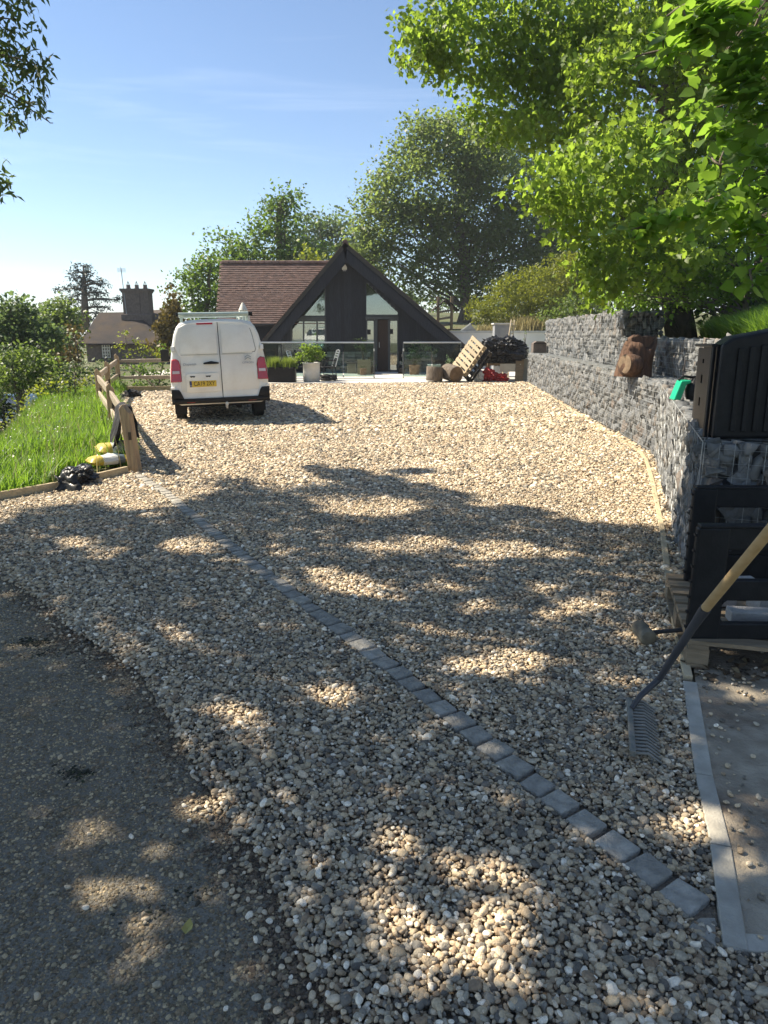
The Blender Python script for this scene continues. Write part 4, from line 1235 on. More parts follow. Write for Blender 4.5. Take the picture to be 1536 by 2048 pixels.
def log(name, label, c, r, L, axis, mat=m_bark, cut=m_cutwood, seed=0):
    c = Vector(c); ax = Vector(axis).normalized(); t = thing(name, label, 'log', c)
    u = ax.orthogonal().normalized(); w = ax.cross(u)
    def ring(s, k, f=1):
        out = []
        for j in range(22):
            a = 2 * math.pi * j / 22
            rr = r * f * (1 + .10 * noise.noise(Vector((math.cos(a) * 1.3 + seed, math.sin(a) * 1.3, s * 1.5))) + .035 * noise.noise(Vector((math.cos(a) * 6, math.sin(a) * 6 + seed, s * 3))))
            out.append(c + ax * s + (u * math.cos(a) + w * math.sin(a)) * rr)
        return out
    V, F = [], []
    ss = [-L / 2, -L / 2 + .02, -L / 6, L / 6, L / 2 - .02, L / 2]
    for i, s in enumerate(ss): V += ring(s, i, .95 if i in (0, 5) else 1)
    for i in range(5):
        for j in range(22): F.append((i * 22 + j, i * 22 + (j + 1) % 22, (i + 1) * 22 + (j + 1) % 22, (i + 1) * 22 + j))
    mb = MB(); mb.add(V, F); mb.build('bark', mat, t, smooth='all')
    for e in (0, 5):
        mb = MB(); mb.add(ring(ss[e], e, .945), [tuple(range(22))]); mb.add([p + ax * (.012 if e else -.012) for p in ring(ss[e], e, .9)], [tuple(range(22))])
        mb.build('cut_face', cut, t)
    return t
c = at(869, 751, 24.25); log('log', 'short upright log with ragged bark on the patio corner', (c.x, 24.25, .28), .27, .46, (.08, .05, 1), seed=3)
c = at(904, 749, 24.2); log('log', 'round log lying with its cut end towards the drive, under the leaning pallet', (c.x, 24.35, .30), .27, .62, (.45, -.85, -.1), seed=8)

def pallet(name, label, o, ux, uy, un, mat, W=1.0, D=1.2, deck=7, cat='pallet'):
    """ux runs along the deck boards, uy across them, un is the deck's outward side"""
    o, ux, uy, un = Vector(o), Vector(ux).normalized(), Vector(uy).normalized(), Vector(un).normalized()
    t = thing(name, label, cat, o, None)
    M3 = Matrix((ux, uy, un)).transposed()
    T = lambda x, y, z: o + ux * x + uy * y + un * z
    bw = D / (deck + (deck - 1) * .42)
    for k in range(deck):
        mb = MB(); mb.box((0, 0, 0), (W, bw * rnd.uniform(.94, 1.0), .02)); mb.v = [tuple(T(W / 2, bw / 2 + k * bw * 1.42, .131) + M3 @ Vector(p)) for p in mb.v]
        mb.build('plank', mat, t)
    for xx in (.05, W / 2, W - .05):
        mb = MB(); mb.box(T(xx, D / 2, .109), (.09, D, .022), M3); mb.build('stringer', mat, t)
        for yy in (.07, D / 2, D - .07):
            mb = MB(); mb.box(T(xx, yy, .059), (.10, .13, .076), M3); mb.build('block', mat, t)
        mb = MB(); mb.box(T(xx, D / 2, .0105), (.10, D, .02), M3); mb.build('plank', mat, t)
    return t
B1, B2, T2, T1 = at(907, 730, 25.0), at(926, 751, 24.25), at(957, 690, 24.35), at(935, 675, 25.1)
ux = (B1 - B2).normalized(); uy = (T2 - B2); uy = (uy - ux * uy.dot(ux)).normalized(); un = ux.cross(uy)
if un.x > 0: un = -un
pallet('wooden_pallet', 'pale wooden pallet leaning on the black wrapped heap', B2 - un * .14, ux, uy, un, m_pallet, .95, 1.15, deck=7)
pallet('plastic_pallet', 'dark blue black pallet leaning right behind the pale wooden one', B2 - un * .31 + Vector((.03, -.12, -.13)), ux, uy, un, m_tarp, .95, 1.2, deck=6)

def crumple(name, label, cat, c, s, mat, amp=.3, seed=0, sub=4, freq=2.2, flat=None, n2=.12):
    bm = bmesh.new(); bmesh.ops.create_icosphere(bm, subdivisions=sub, radius=1)
    for v in bm.verts:
        d = v.co.normalized()
        k = 1 + amp * noise.noise(d * freq + Vector((seed, 0, 0))) + n2 * abs(noise.noise(d * freq * 3.1 + Vector((0, seed, 0)))) - n2 * .6 * abs(noise.noise(d * freq * 6 + Vector((0, 3, seed))))
        v.co = Vector((d.x * s[0] * k, d.y * s[1] * k, max(-s[2] if flat is None else flat, d.z * s[2] * k)))
    me = bpy.data.meshes.new(name); bm.to_mesh(me); bm.free(); me.materials.append(mat)
    o = bpy.data.objects.new(name, me); COL.objects.link(o); o.location = c
    return props(o, label, cat)
c = at(1003, 712, 25.2)
crumple('sheeted_heap', 'lumpy heap wrapped in crumpled black sheeting at end of the gravel', 'covered heap', (c.x, 25.3, .95), (.80, .5, .46), m_tarp, .45, 4, 5, 2.4, n2=.35)
c = at(1018, 740, 25.0); t = thing('workbench', 'rough timber bench holding up the black sheeted heap', 'bench', (c.x, 25.1, 0))
mb = MB(); mb.box((c.x - .15, 25.2, .56), (1.2, .6, .07)); mb.build('top', m_pallet_old, t)
for sx, sy in ((-.7, -.22), (.38, -.22), (-.7, .22), (.38, .22)):
    mb = MB(); mb.box((c.x + sx, 25.2 + sy, .27), (.08, .08, .53)); mb.build('leg', m_pallet_old, t)
mb = MB(); mb.box((c.x + .02, 24.86, .45), (.7, .02, .26)); mb.build('front_board', m_canvas, t)
c = at(978, 750, 24.6); crumple('red_sheet', 'crumpled bright red plastic sheet under the black heap', 'plastic sheet', (c.x, 24.7, .17), (.30, .2, .22), m_redp, .5, 9, 4, 2.5, flat=-.15, n2=.4)
c = at(1003, 752, 24.6); crumple('red_sheet', 'smaller dark red plastic bag next to the bright red sheet', 'plastic bag', (c.x, 24.6, .12), (.20, .16, .15), m_redp, .5, 19, 4, 2.5, flat=-.1, n2=.4)
c = at(957, 752, 24.5); crumple('rubble_bag', 'dirty white rubble bag between pallet and red sheet', 'bag', (c.x, 24.5, .17), (.17, .15, .2), m_bagwhite, .4, 23, 4, 2.5, flat=-.14)
for px, z1, lab in ((1034, 1.0, 'grey weathered board standing left of another at the gabion end'), (1042, .82, 'shorter grey board leaning against the gabion end')):
    c = at(px, 745, 24.75); mb = MB(); mb.bar((c.x, 24.7, .0), (c.x + .05, 24.95, z1), .14, .03, up=(0, -1, 0)); props(mb.build('board', m_pallet_old, None), lab, 'board')
c = at(1003, 665, 27.2); zt = at(1003, 646, 27.2).z
t = thing('outdoor_cabinet', 'tall grey cabinet with flat pale cap behind the black sheeted heap', 'cabinet', (c.x, 27.2, .03))
mb = MB(); mb.box((c.x, 27.2, zt / 2), (.58, .5, zt - .1)); mb.build('body', m_grey_plastic, t, bevel=.01)
mb = MB(); mb.box((c.x, 27.2, zt - .03), (.68, .6, .05)); mb.build('cap', m_palepot, t, bevel=.008)
mb = MB(); mb.box((c.x + .08, 26.94, zt / 2), (.38, .02, zt - .3)); mb.build('door', m_grey_plastic, t, bevel=.005)
b0, b1 = at(1010, 745, 26.2), at(1026, 640, 26.9)
t = thing('ladder', 'pale wooden ladder leaning beside the grey cabinet', 'ladder', (b0.x, 26.2, 0))
for s in (-.13, .13):
    mb = MB(); mb.bar((b0.x + s, 26.2 + s, 0), (b1.x + s * .6, 26.9 + s, b1.z), .03, .06); mb.build('stile', m_lightwood, t)
for k in range(7):
    f = (k + .6) / 7.3; p = Vector((b0.x, 26.2, 0)).lerp(Vector((b1.x, 26.9, b1.z)), f); w = .13 - .05 * f
    mb = MB(); mb.bar(p + Vector((-w, -w, 0)), p + Vector((w, w, 0)), .03, .03); mb.build('rung', m_lightwood, t)
c = at(1071, 707, 24.0); t = thing('storage_box', 'brown box with arched lid on the far end of the lower gabion', 'box', (c.x + .1, 24.0, .97))
mb = MB(); mb.prism([(c.x - .12, 23.8, .97), (c.x + .30, 23.8, .97), (c.x + .30, 23.8, 1.27), (c.x + .2, 23.8, 1.33), (c.x - .02, 23.8, 1.33), (c.x - .12, 23.8, 1.27)], (0, .35, 0)); mb.build('body', m_brick_dark, t, bevel=.01)
mb = MB(); mb.box((c.x + .09, 23.79, 1.26), (.4, .015, .02)); mb.build('lid_seam', m_blackp, t)
t, c = pot('potted_plant', 'thin tall stalk in a pale pot at the gabion end', 1048, 25.3, .3, .3, m_palepot, zb=.75, cat='potted plant')
mb = MB(); mb.box((c.x, 25.3, .36), (.32, .32, .74)); props(mb.build('plinth_block', m_block, None), 'concrete block column under the potted stalk', 'block')
shrub('', '', '', (c.x, 25.3, 1.0), [((c.x, 25.3, 1.12), (.14, .14, .1)), ((c.x + .02, 25.3, 1.45), (.06, .06, .32))], m_lf_shrub, size=.05, clumps=140, leaves=5, parent=t, sig=.02)
#@@PART4
# ------------------------------------------------------------------ white van
van = thing('parked_van', 'dusty white panel van with twin rear doors parked on gravel', 'van', (-2.93, 13.25, 0), rot=(0, R(-1.3), R(15.5)), local=True)
van.scale = (.905, .97, .97)
PROF = [(.80, .36), (.90, .40), (.94, .55), (.955, .80), (.95, .98), (.915, 1.2), (.875, 1.42), (.825, 1.62), (.765, 1.755), (.695, 1.83), (.55, 1.872), (.28, 1.893), (0, 1.90)]
def yr(z): return max(0, z - .95) * .22 + .03 * max(0, z - 1.6)
def body_ring(y, cap=9, inset=0, rake=1.0):
    out = []
    for x, z in PROF:
        zz = min(z, cap)
        out.append(Vector((max(0, x - inset if x > 0 else 0), y + yr(zz) * rake, zz - (inset * .7 if z > 1.8 else 0))))
    return [Vector((-p.x, p.y, p.z)) for p in out[:-1]] + [p for p in out[::-1]]
rings = [body_ring(0, inset=.035), body_ring(.02, inset=.012), body_ring(.07), body_ring(.7), body_ring(1.6, rake=.6), body_ring(2.9, rake=.1), body_ring(3.4, 1.86, rake=0), body_ring(3.75, 1.62, .03, 0), body_ring(4.15, 1.30, .02, 0), body_ring(4.3, 1.12, .01, 0), body_ring(4.75, 1.03, .04, 0), body_ring(4.92, .85, .10, 0)]
mb = MB(); n = len(rings[0])
V = [p for r_ in rings for p in r_]; F = []
for i in range(len(rings) - 1):
    for j in range(n - 1): F.append((i * n + j, i * n + j + 1, (i + 1) * n + j + 1, (i + 1) * n + j))
h = len(PROF)
for j in range(h - 1):                                    # rear face in level strips
    a, b = j, j + 1; c_, d_ = n - 1 - j, n - 2 - j
    if b == d_: F.append((a, b, c_))
    else: F.append((a, b, d_, c_))
e = (len(rings) - 1) * n
F.append(tuple(e + j for j in range(n)))
mb.add(V, F); mb.build('body', m_paint, van, smooth='all')
mb = MB(); mb.box((0, 2.45, .36), (1.7, 4.7, .1)); mb.box((0, .5, .42), (1.5, .7, .22)); mb.tube([(.35, .25, .3), (.35, .9, .3)], .06, 10); mb.build('underbody', m_under, van)
def on_rear(x, z, d=0): return Vector((x, yr(z) - d, z))
def rear_plate(name, pts, d0, d1, mat, inset=.012, parent=van, label=None):
    """plate on the raked rear: outline pts (x, z), bevelled front"""
    mb = MB(); n = len(pts)
    cx = sum(p[0] for p in pts) / n; cz = sum(p[1] for p in pts) / n
    def sh(p, i):
        v = Vector((p[0] - cx, p[1] - cz)); L = v.length; return (cx + v.x * (1 - i / max(L, .02)), cz + v.y * (1 - i / max(L, .02)))
    a = [on_rear(*p, d0) for p in pts]; b = [on_rear(*p, d1 - (d1 - d0) * .25) for p in pts]; c = [on_rear(*sh(p, inset), d1) for p in pts]
    F = [tuple(range(2 * n, 3 * n))]
    for i in range(n):
        j = (i + 1) % n
        F += [(i, j, n + j, n + i), (n + i, n + j, 2 * n + j, 2 * n + i)]
    mb.add(a + b + c, F)
    return mb.build(name, mat, parent, smooth=True, label=label)
def edge_x(z):
    for (x0, z0), (x1, z1) in zip(PROF[:-1], PROF[1:]):
        if z0 <= z <= z1: return x0 + (x1 - x0) * (z - z0) / (z1 - z0)
    return 0
SEAM = .03; ztop = 1.835; zbot = .475
def door_outline(sg):
    zz = [zbot, .62, .66, .80, .98, 1.2, 1.42, 1.62, 1.75, 1.80]
    o = []
    for z in zz:
        x = edge_x(z) - .045
        if z < .63: x -= .05
        if .7 < z < 1.25: x = .735 if True else x
        if z > 1.79: x -= .07
        o.append((sg * x, z))
    inner = SEAM + sg * .004
    return [(inner, zbot)] + o + [(sg * .5, ztop), (inner, ztop + .012)]
seam = MB()
for i in range(8):
    z0, z1 = zbot - .005 + i * .17, min(1.85, zbot + (i + 1) * .17)
    a, b = on_rear(SEAM, z0, .006), on_rear(SEAM, z1, .006); seam.bar(a, b, .012, .008, up=(0, 1, 0))
seam.build('door_seal', m_under, van)
dl = rear_plate('rear_door', door_outline(-1), -.02, .018, m_paint, .006)
dr_ = rear_plate('rear_door', door_outline(1), -.02, .018, m_paint, .006)
def local_child(o, p): o.parent = p; return o
wp = [(-.745, 1.30), (-.70, 1.62), (-.665, 1.73), (-.62, 1.775), (-.02, 1.79), (-.02, 1.28), (-.70, 1.275)]
rear_plate('blank_window_panel', wp, .012, .026, m_paint, .014, dl)
rear_plate('blank_window_panel', [(.08, 1.79), (.60, 1.775), (.655, 1.73), (.69, 1.62), (.735, 1.34), (.70, 1.29), (.08, 1.28)], .012, .026, m_paint, .014, dr_)
sl_ = MB()
pts_ = [(.655, 1.72), (.69, 1.60), (.738, 1.34), (.72, 1.295), (.66, 1.285)]
for p, q_ in zip(pts_[:-1], pts_[1:]): sl_.bar(on_rear(*p, .02), on_rear(*q_, .02), .008, .010, up=(0, 1, 0))
sl_.build('window_seal', m_under, dr_)
ln = MB(); ln.bar(on_rear(-.72, 1.262, .0195), on_rear(.0, 1.262, .0195), .006, .006, up=(0, 1, 0)); ln.build('crease', m_grey_plastic, dl)
ln = MB(); ln.bar(on_rear(.06, 1.262, .0195), on_rear(.66, 1.262, .0195), .006, .006, up=(0, 1, 0)); ln.build('crease', m_grey_plastic, dr_)
rear_plate('plate_recess', [(-.66, .60), (-.66, .90), (-.60, .93), (.0 - .05, .93), (-.015, .88), (-.015, .62), (-.05, .59), (-.6, .585)], .012, .024, m_paint, .016, dl)
# lamps
for sg in (-1, 1):
    o = rear_plate('tail_light', [(sg * .735, .78), (sg * .735, 1.06), (sg * .765, 1.17), (sg * .82, 1.205), (sg * .905, 1.19), (sg * .935, 1.0), (sg * .952, .78)], -.10, .030, m_red_lens, .02)
    rear_plate('clear_strip', [(sg * .77, .935), (sg * .77, .985), (sg * .90, .985), (sg * .905, .935)], .026, .034, m_clear_lens, .008, o)
    rear_plate('hinge', [(sg * (edge_x(1.37) - .055), 1.33), (sg * (edge_x(1.37) - .055), 1.42), (sg * (edge_x(1.37) + .012), 1.42), (sg * (edge_x(1.37) + .012), 1.33)], -.05, .045, m_paint, .006)
    rear_plate('hinge', [(sg * .88, .60), (sg * .88, .69), (sg * .962, .69), (sg * .962, .60)], -.05, .045, m_paint, .006)
    rear_plate('reflector', [(sg * .52, .405), (sg * .52, .43), (sg * .68, .43), (sg * .68, .405)], .07, .082, m_red_lens, .004)
rear_plate('brake_light', [(-.37, 1.797), (-.37, 1.826), (-.06, 1.83), (-.06, 1.80)], .015, .032, m_red_lens, .004)
rear_plate('door_handle', [(-.31, 1.10), (-.29, 1.12), (-.20, 1.135), (-.15, 1.145), (-.10, 1.135), (-.01, 1.12), (.0, 1.10), (-.02, 1.09), (-.29, 1.09)], .012, .045, m_blackp, .01, dl)
for x in (-.53, -.23):
    rear_plate('plate_lamp', [(x - .05, .885), (x + .05, .885), (x + .045, .868), (x + .03, .858), (x, .866), (x - .03, .858), (x - .045, .868)], .012, .034, m_blackp, .004, dl)
npl = rear_plate('number_plate', [(-.60, .685), (-.60, .796), (-.08, .796), (-.08, .685)], .020, .031, m_yellow_plate, .002, dl)
rear_plate('country_band', [(-.597, .688), (-.597, .793), (-.555, .793), (-.555, .688)], .0300, .0325, m_blue_print, .0005, npl)
def rear_text(name, s, x, z, size, mat, par, d, sx=1, shear=0, ext=.0015):
    rk = math.atan2(yr(z + .1) - yr(z), .1)
    M4 = Matrix.Translation(on_rear(x, z, d)) @ Matrix.Rotation(R(90) - rk, 4, 'X')
    return text_part(name, s, size, mat, par, M4, ext, sx, shear)
rear_text('plate_lettering', 'CA19 2XY', -.315, .741, .112, m_ink, npl, .033, .82)
rear_text('country_letters', 'GB', -.576, .712, .03, m_white_plastic, npl, .0345)
rear_text('badge_lettering', 'Dispatch', -.57, 1.095, .062, m_chrome, dl, .021, 1.15, .25)
rear_text('badge_lettering', 'CITROËN', .57, 1.095, .048, m_chrome, dr_, .021, 1.15)
for zc in (1.165, 1.205):
    b_ = MB()
    for sg in (-1, 1):
        b_.bar(on_rear(.57, zc + .028, .028), on_rear(.57 + sg * .062, zc - .012, .028), .012, .018, up=(0, 1, 0))
    b_.build('chevron', m_chrome, dr_)
# bumper
bp = MB(); prof = [(.0, .385), (.07, .385), (.085, .42), (.08, .47), (.03, .475), (.0, .475)]
xs_ = [-.955, -.93, -.86, -.6, 0, .6, .86, .93, .955]
V, F = [], []
for x in xs_:
    k = 1 if abs(x) < .9 else (.55 if abs(x) < .95 else .1)
    for d, z in prof: V.append((x, -d * k + (0 if abs(x) < .95 else .06), z))
for i in range(len(xs_) - 1):
    for j in range(6): F.append((i * 6 + j, i * 6 + (j + 1) % 6, (i + 1) * 6 + (j + 1) % 6, (i + 1) * 6 + j))
F += [tuple(range(6)), tuple(range(len(V) - 6, len(V)))]
bp.add(V, F)
for sg in (-1, 1):
    bp.prism([(sg * .72, -.05, .47), (sg * .955, -.05, .47), (sg * .955, -.05, .655), (sg * .81, -.05, .645), (sg * .775, -.05, .60)], (0, .16, 0))
    bp.box((sg * .93, .3, .45), (.06, .62, .15))
bp.build('rear_bumper', m_blackp, van, smooth=True, bevel=.006)
tb = MB(); tb.tube([(.09, .12, .30), (.09, -.10, .30), (.09, -.13, .35)], .022, 8); tb.lathe((.09, -.13, .36), [(.012, -.03), (.03, -.015), (.035, .01), (.025, .035), (.01, .042)], 12)
tb.build('tow_ball', m_white_plastic, van, smooth=True)
for sx in (-.80, .80):
    for y in (.92, 4.05):
        w = MB(); rot90 = Matrix.Rotation(R(90), 3, 'Y')
        w.lathe((sx, y, .325), [(.20, -.10), (.30, -.108), (.325, -.085), (.328, -.03), (.322, -.026), (.322, -.018), (.328, -.014), (.328, .014), (.322, .018), (.322, .026), (.328, .03), (.325, .085), (.30, .108), (.20, .10)], 28, rot=rot90)
        ty = w.build('wheel', m_rubber, van, smooth=True)
        rm = MB(); rm.lathe((sx, y, .325), [(.20, -.085), (.19, -.06), (.05, -.045), (.05, .045), (.19, .06), (.20, .085)], 20, rot=rot90); rm.build('rim', m_rackhead if False else m_chrome, ty, smooth=True)
for sx in (-.8, .8):
    mf = MB(); mf.box((sx, .50, .30), (.24, .015, .30)); mf.build('mud_flap', m_blackp, van)
for sg in (-1, 1):
    mr_ = MB(); mr_.tube([(sg * .90, 3.45, 1.12), (sg * 1.0, 3.42, 1.12)], .035, 8); mr_.box((sg * 1.08, 3.40, 1.17), (.19, .10, .26)); mr_.build('wing_mirror', m_blackp, van, bevel=.03)
    gl = MB(); gl.prism([(sg * .872, 3.0, 1.25), (sg * .872, 3.72, 1.22), (sg * .79, 3.45, 1.70), (sg * .795, 3.0, 1.72)], (sg * .035, 0, 0)); gl.build('side_window', m_carglass, van)
ws = MB(); ws.prism([(-.78, 3.93, 1.36), (.78, 3.93, 1.36), (.66, 3.48, 1.79), (-.66, 3.48, 1.79)], (0, .05, .045)); ws.build('windscreen', m_carglass, van)
rk = MB()
for sg in (-1, 1): rk.tube([(sg * .64, .36, 1.965), (sg * .64, 2.7, 1.965)], .018, 8)
for y in (1.1, 1.9, 2.7): rk.box((0, y, 1.975), (1.34, .05, .03))
for y in (.45, 1.1, 1.9, 2.7):
    for sg in (-1, 1): rk.box((sg * .64, y, 1.905), (.04, .06, .11))
rack = rk.build('roof_rack', m_rack, van)
rb = MB(); rb.tube([(-.70, .30, 1.985), (.66, .30, 1.985)], .035, 12); rb.box((-.02, .34, 1.955), (1.3, .05, .03)); rb.build('roller_bar', m_rack, rack, smooth=True)
for sg in (-1, 1):
    b_ = MB(); b_.box((sg * .70, .33, 1.98), (.09, .07, .07)); b_.build('bar_end', m_blackp, rack, bevel=.01)

# ------------------------------------------------------------------ timber fence
FH = [.80, .80, .88, .93, 1.04]
fence = thing('post_and_rail_fence', 'weathered timber post and rail fence running along the grass bank', 'fence', (FEN[0].x, FEN[0].y, 0))
lean = [(-.06, .0), (.02, 0), (0, .03), (.03, 0), (0, 0)]
def fence_post(p, h, ln, ang, par):
    mb = MB(); w, d = .125, .10
    m = Matrix.Rotation(ang, 3, 'Z')
    b = Vector((p.x, p.y, -.05)); t = Vector((p.x + ln[0], p.y + ln[1], h))
    lo = [b + m @ Vector((x * w / 2, y * d / 2, 0)) for x, y in ((-1, -1), (1, -1), (1, 1), (-1, 1))]
    hi = [t + m @ Vector((x * w / 2, y * d / 2, -.10 if x > 0 else -.05)) for x, y in ((-1, -1), (1, -1), (1, 1), (-1, 1))]
    ri = [t + m @ Vector((-.02, y * d / 2, 0)) for y in (-1, 1)]
    mb.add(lo + hi + ri, [(3, 2, 1, 0), (0, 1, 5, 8, 4), (2, 3, 7, 9, 6), (1, 2, 6, 5), (3, 0, 4, 7), (4, 8, 9, 7), (8, 5, 6, 9)])
    o = mb.build('post', m_oak, par, bevel=.008, seg=1)
    for z in (.46,):
        k = MB(); q_ = b.lerp(t, z / h); k.box(q_ + m @ Vector((.03, -d / 2 - .002, 0)), (.035, .012, .09)); k.build('mortise', m_soil, o).data.transform(Matrix.Identity(4))
    return o
fence_pts = []
for i, p in enumerate(FEN):
    o = fence_post(p, FH[i], lean[i], R(20) if i else R(-12), fence)
# mortise meshes were written in world space: move them onto the fence
for o in list(fence.children):
    for k in o.children: k.data.transform(Matrix.Translation(-OFF[fence.name]))
def rail(a, b, par, w=.05, h=.13):
    mb = MB(); n = 6; rings = []
    a, b = Vector(a), Vector(b); d = (b - a).normalized(); s = Vector((-d.y, d.x, 0)).normalized()
    V, F = [], []
    for i in range(n + 1):
        t = i / n; c = a.lerp(b, t) + Vector((0, 0, rnd.uniform(-.008, .008))); k = (.75 if i in (0, n) else 1) * rnd.uniform(.93, 1.05)
        V += [c + s * w / 2 * k + Vector((0, 0, -h / 2 * k)), c + s * w / 2 * k + Vector((0, 0, h / 2 * k)), c - s * w / 2 * k + Vector((0, 0, h / 2 * k * .9)), c - s * w / 2 * k + Vector((0, 0, -h / 2 * k))]
    for i in range(n):
        for j in range(4): F.append((i * 4 + j, i * 4 + (j + 1) % 4, (i + 1) * 4 + (j + 1) % 4, (i + 1) * 4 + j))
    F += [(0, 1, 2, 3), tuple(range(n * 4, n * 4 + 4))]
    mb.add(V, F); return mb.build('rail', m_oak_rail, par, bevel=.008, seg=1)
for i in range(4):
    a, b = FEN[i], FEN[i + 1]
    for f in (.80, .42):
        rail((a.x + lean[i][0] * f, a.y, FH[i] * f), (b.x + lean[i + 1][0] * f, b.y, FH[i + 1] * f), fence)
f2 = thing('post_and_rail_fence', 'short timber fence with two rails across the back, behind the van', 'fence', (FEN[4].x, FEN[4].y, 0))
fe = Vector((-4.55, 20.95))
fence_post(fe, 1.0, (0, 0), 0, f2)
for o in list(f2.children):
    for k in o.children: k.data.transform(Matrix.Translation(-OFF[f2.name]))
for z in (.84, .38): rail((FEN[4].x + .05, FEN[4].y + .02, z), (fe.x, fe.y, z + .02), f2, h=.10)
mb = MB(); mb.bar((FEN[4].x + .25, 20.6, .75), (FEN[4].x + 1.0, 20.75, .06), .03, .03); props(mb.build('stake', m_oak_rail, None), 'thin stick leaning diagonally under the back fence rails', 'stick')
# jacket hung over the rail by the nearest post
def cloth(name, label, cat, pts_fn, nu, nv, mat, parent=None):
    V = [pts_fn(i / nu, j / nv) for j in range(nv + 1) for i in range(nu + 1)]
    F = [(j * (nu + 1) + i, j * (nu + 1) + i + 1, (j + 1) * (nu + 1) + i + 1, (j + 1) * (nu + 1) + i) for j in range(nv) for i in range(nu)]
    mb = MB(); mb.add(V, F); o = mb.build(name, mat, parent, smooth='all')
    md = o.modifiers.new('thickness', 'SOLIDIFY'); md.thickness = .012
    return props(o, label, cat) if label else o
rd = (FEN[1] - FEN[0]).normalized(); rp0 = FEN[0] + rd * .12
def jk(u, v):
    s = .16 + u * .85; w = (v - .5) * 2
    p = rp0 + rd * s; side = Vector((rd.y, -rd.x))
    zz = .72 - .015 * s; drop = max(0, abs(w) - .12) * (.52 if w < 0 else .40)
    fold = .035 * math.sin(u * 17 + w * 2) * abs(w) + .03 * noise.noise(Vector((u * 4, w * 3, 2)))
    o = side * ((.05 + (.15 * abs(w) if w < 0 else 0)) * (1 if w > 0 else -1) * min(1, abs(w) * 6) + fold)
    return (p.x + o.x + rd.x * .08 * abs(w) * (u - .5), p.y + o.y, zz + .03 * (1 - min(1, abs(w) * 5)) - drop - .05 * noise.noise(Vector((u * 3, w, 7))))
cloth('jacket', 'black jacket hung over the top fence rail beside the nearest post', 'jacket', jk, 18, 22, m_cloth)
c = G(270, 783, .1); crumple('fabric_bundle', 'dark bundle dropped at foot of the farther fence posts', 'bundle', (-6.4, 18.6, .08), (.2, .16, .12), m_cloth, .4, 41, 4, 2.2, flat=-.1)

# sacks and bin bag on the bank edge
def sack(name, label, c, L, W, H, rz, mats, tilt=0):
    t = thing(name, label, 'bag', c, 'sacks on the grass edge', (tilt, 0, rz), local=True)
    nu, nv = 16, 10
    V, F = [], []
    for sgn in (1, -1):
        for j in range(nv + 1):
            for i in range(nu + 1):
                u, v = i / nu * 2 - 1, j / nv * 2 - 1
                hgt = H * (1 - abs(u) ** 5) ** .6 * (1 - abs(v) ** 3) ** .6
                V.append((u * L / 2 * (1 - .03 * v * v), v * W / 2 * (1 - .06 * u * u), sgn * hgt / 2 + H / 2 + .025 * noise.noise(Vector((u * 2.5, v * 2, L * 7))) * (1 if sgn > 0 else 0)))
    m_ = (nu + 1) * (nv + 1); mi = []
    for s in range(2):
        for j in range(nv):
            for i in range(nu):
                b = s * m_ + j * (nu + 1) + i; F.append((b, b + 1, b + nu + 2, b + nu + 1)); mi.append(0 if i < 5 else (1 if i < 11 else (2 if i < 14 else 0)))
    mb = MB(); mb.v = V; mb.f = F; mb.mi = mi
    mb.build('sack', mats, t, smooth='all')
    s_ = MB(); s_.bar((-L / 2 + .01, -W / 2 * .9, H / 2), (-L / 2 + .01, W / 2 * .9, H / 2), .03, .008); s_.bar((L / 2 - .01, -W / 2 * .9, H / 2), (L / 2 - .01, W / 2 * .9, H / 2), .03, .008); s_.build('seam', mats[0], t)
c = G(211, 938, .05)
sack('cement_sack', 'yellow and grey plastic sack lying in front, beside nearest fence post', (c.x + .0, c.y + .10, .085), .46, .27, .12, R(38), [m_yellow, m_bagwhite, m_bagblue])
c = G(208, 928, .1)
sack('cement_sack', 'pale blue white sack with yellow end tucked behind the yellow one', (c.x + .03, c.y + .42, .16), .5, .32, .14, R(30), [m_yellow, m_bagwhite, m_bagwhite], R(6))
c = G(152, 955, .1); crumple('bin_bag', 'black plastic bag slumped on the grass edge beside the yellow sack', 'bag', (c.x, c.y + .14, .10), (.15, .13, .10), m_tarp, .5, 31, 5, 2.0, flat=-.1, n2=.18)
c = G(133, 968, .08)
def flap(u, v):
    return (c.x - .12 + .24 * u + .03 * math.sin(v * 5), c.y - .02 + .10 * v + .03 * math.sin(u * 6), .03 + .13 * v - .09 * u * (1 - v) + .06 * noise.noise(Vector((u * 4, v * 4, 1))))
cloth('plastic_flap', 'stiff black plastic offcut propped on the kerb edge in front of the bin bag', 'plastic scrap', flap, 12, 10, m_tarp)

# ------------------------------------------------------------------ things beside the near gabion
wd = (W_BEND - W_NEAR).normalized(); wr_ = Vector((wd.y, -wd.x))       # along the wall (away), and to its right
def WP(s, r_, z): p = W_NEAR + wd * s + wr_ * r_; return Vector((p.x, p.y, z))
cr = thing('plastic_container', 'large black ribbed plastic container standing on the near gabion end', 'container', WP(.1, .1, .955))
f0 = Vector((2.03, 4.47, .958)); fx = Vector((.985, -.10, 0)).normalized()
FP = lambda x, z, d=0: f0 + fx * x + Vector((0, 0, z)) + Vector((wd.x, wd.y, 0)) * d
mb = MB(); mb.prism([FP(0, 0), FP(1.0, .02), FP(1.0, .80), FP(.06, .615), FP(.0, .57)], Vector((wd.x, wd.y, 0)) * .10); mb.build('front_panel', m_blackp, cr, bevel=.02, seg=2)
for k in range(13):
    x = .10 + k * .065
    mb = MB(); mb.prism([FP(x, .05, -.016), FP(x + .03, .05, -.016), FP(x + .03, .54 + .14 * x, -.016), FP(x, .54 + .14 * x, -.016)], Vector((wd.x, wd.y, 0)) * .03); mb.build('rib', m_blackp, cr, bevel=.006)
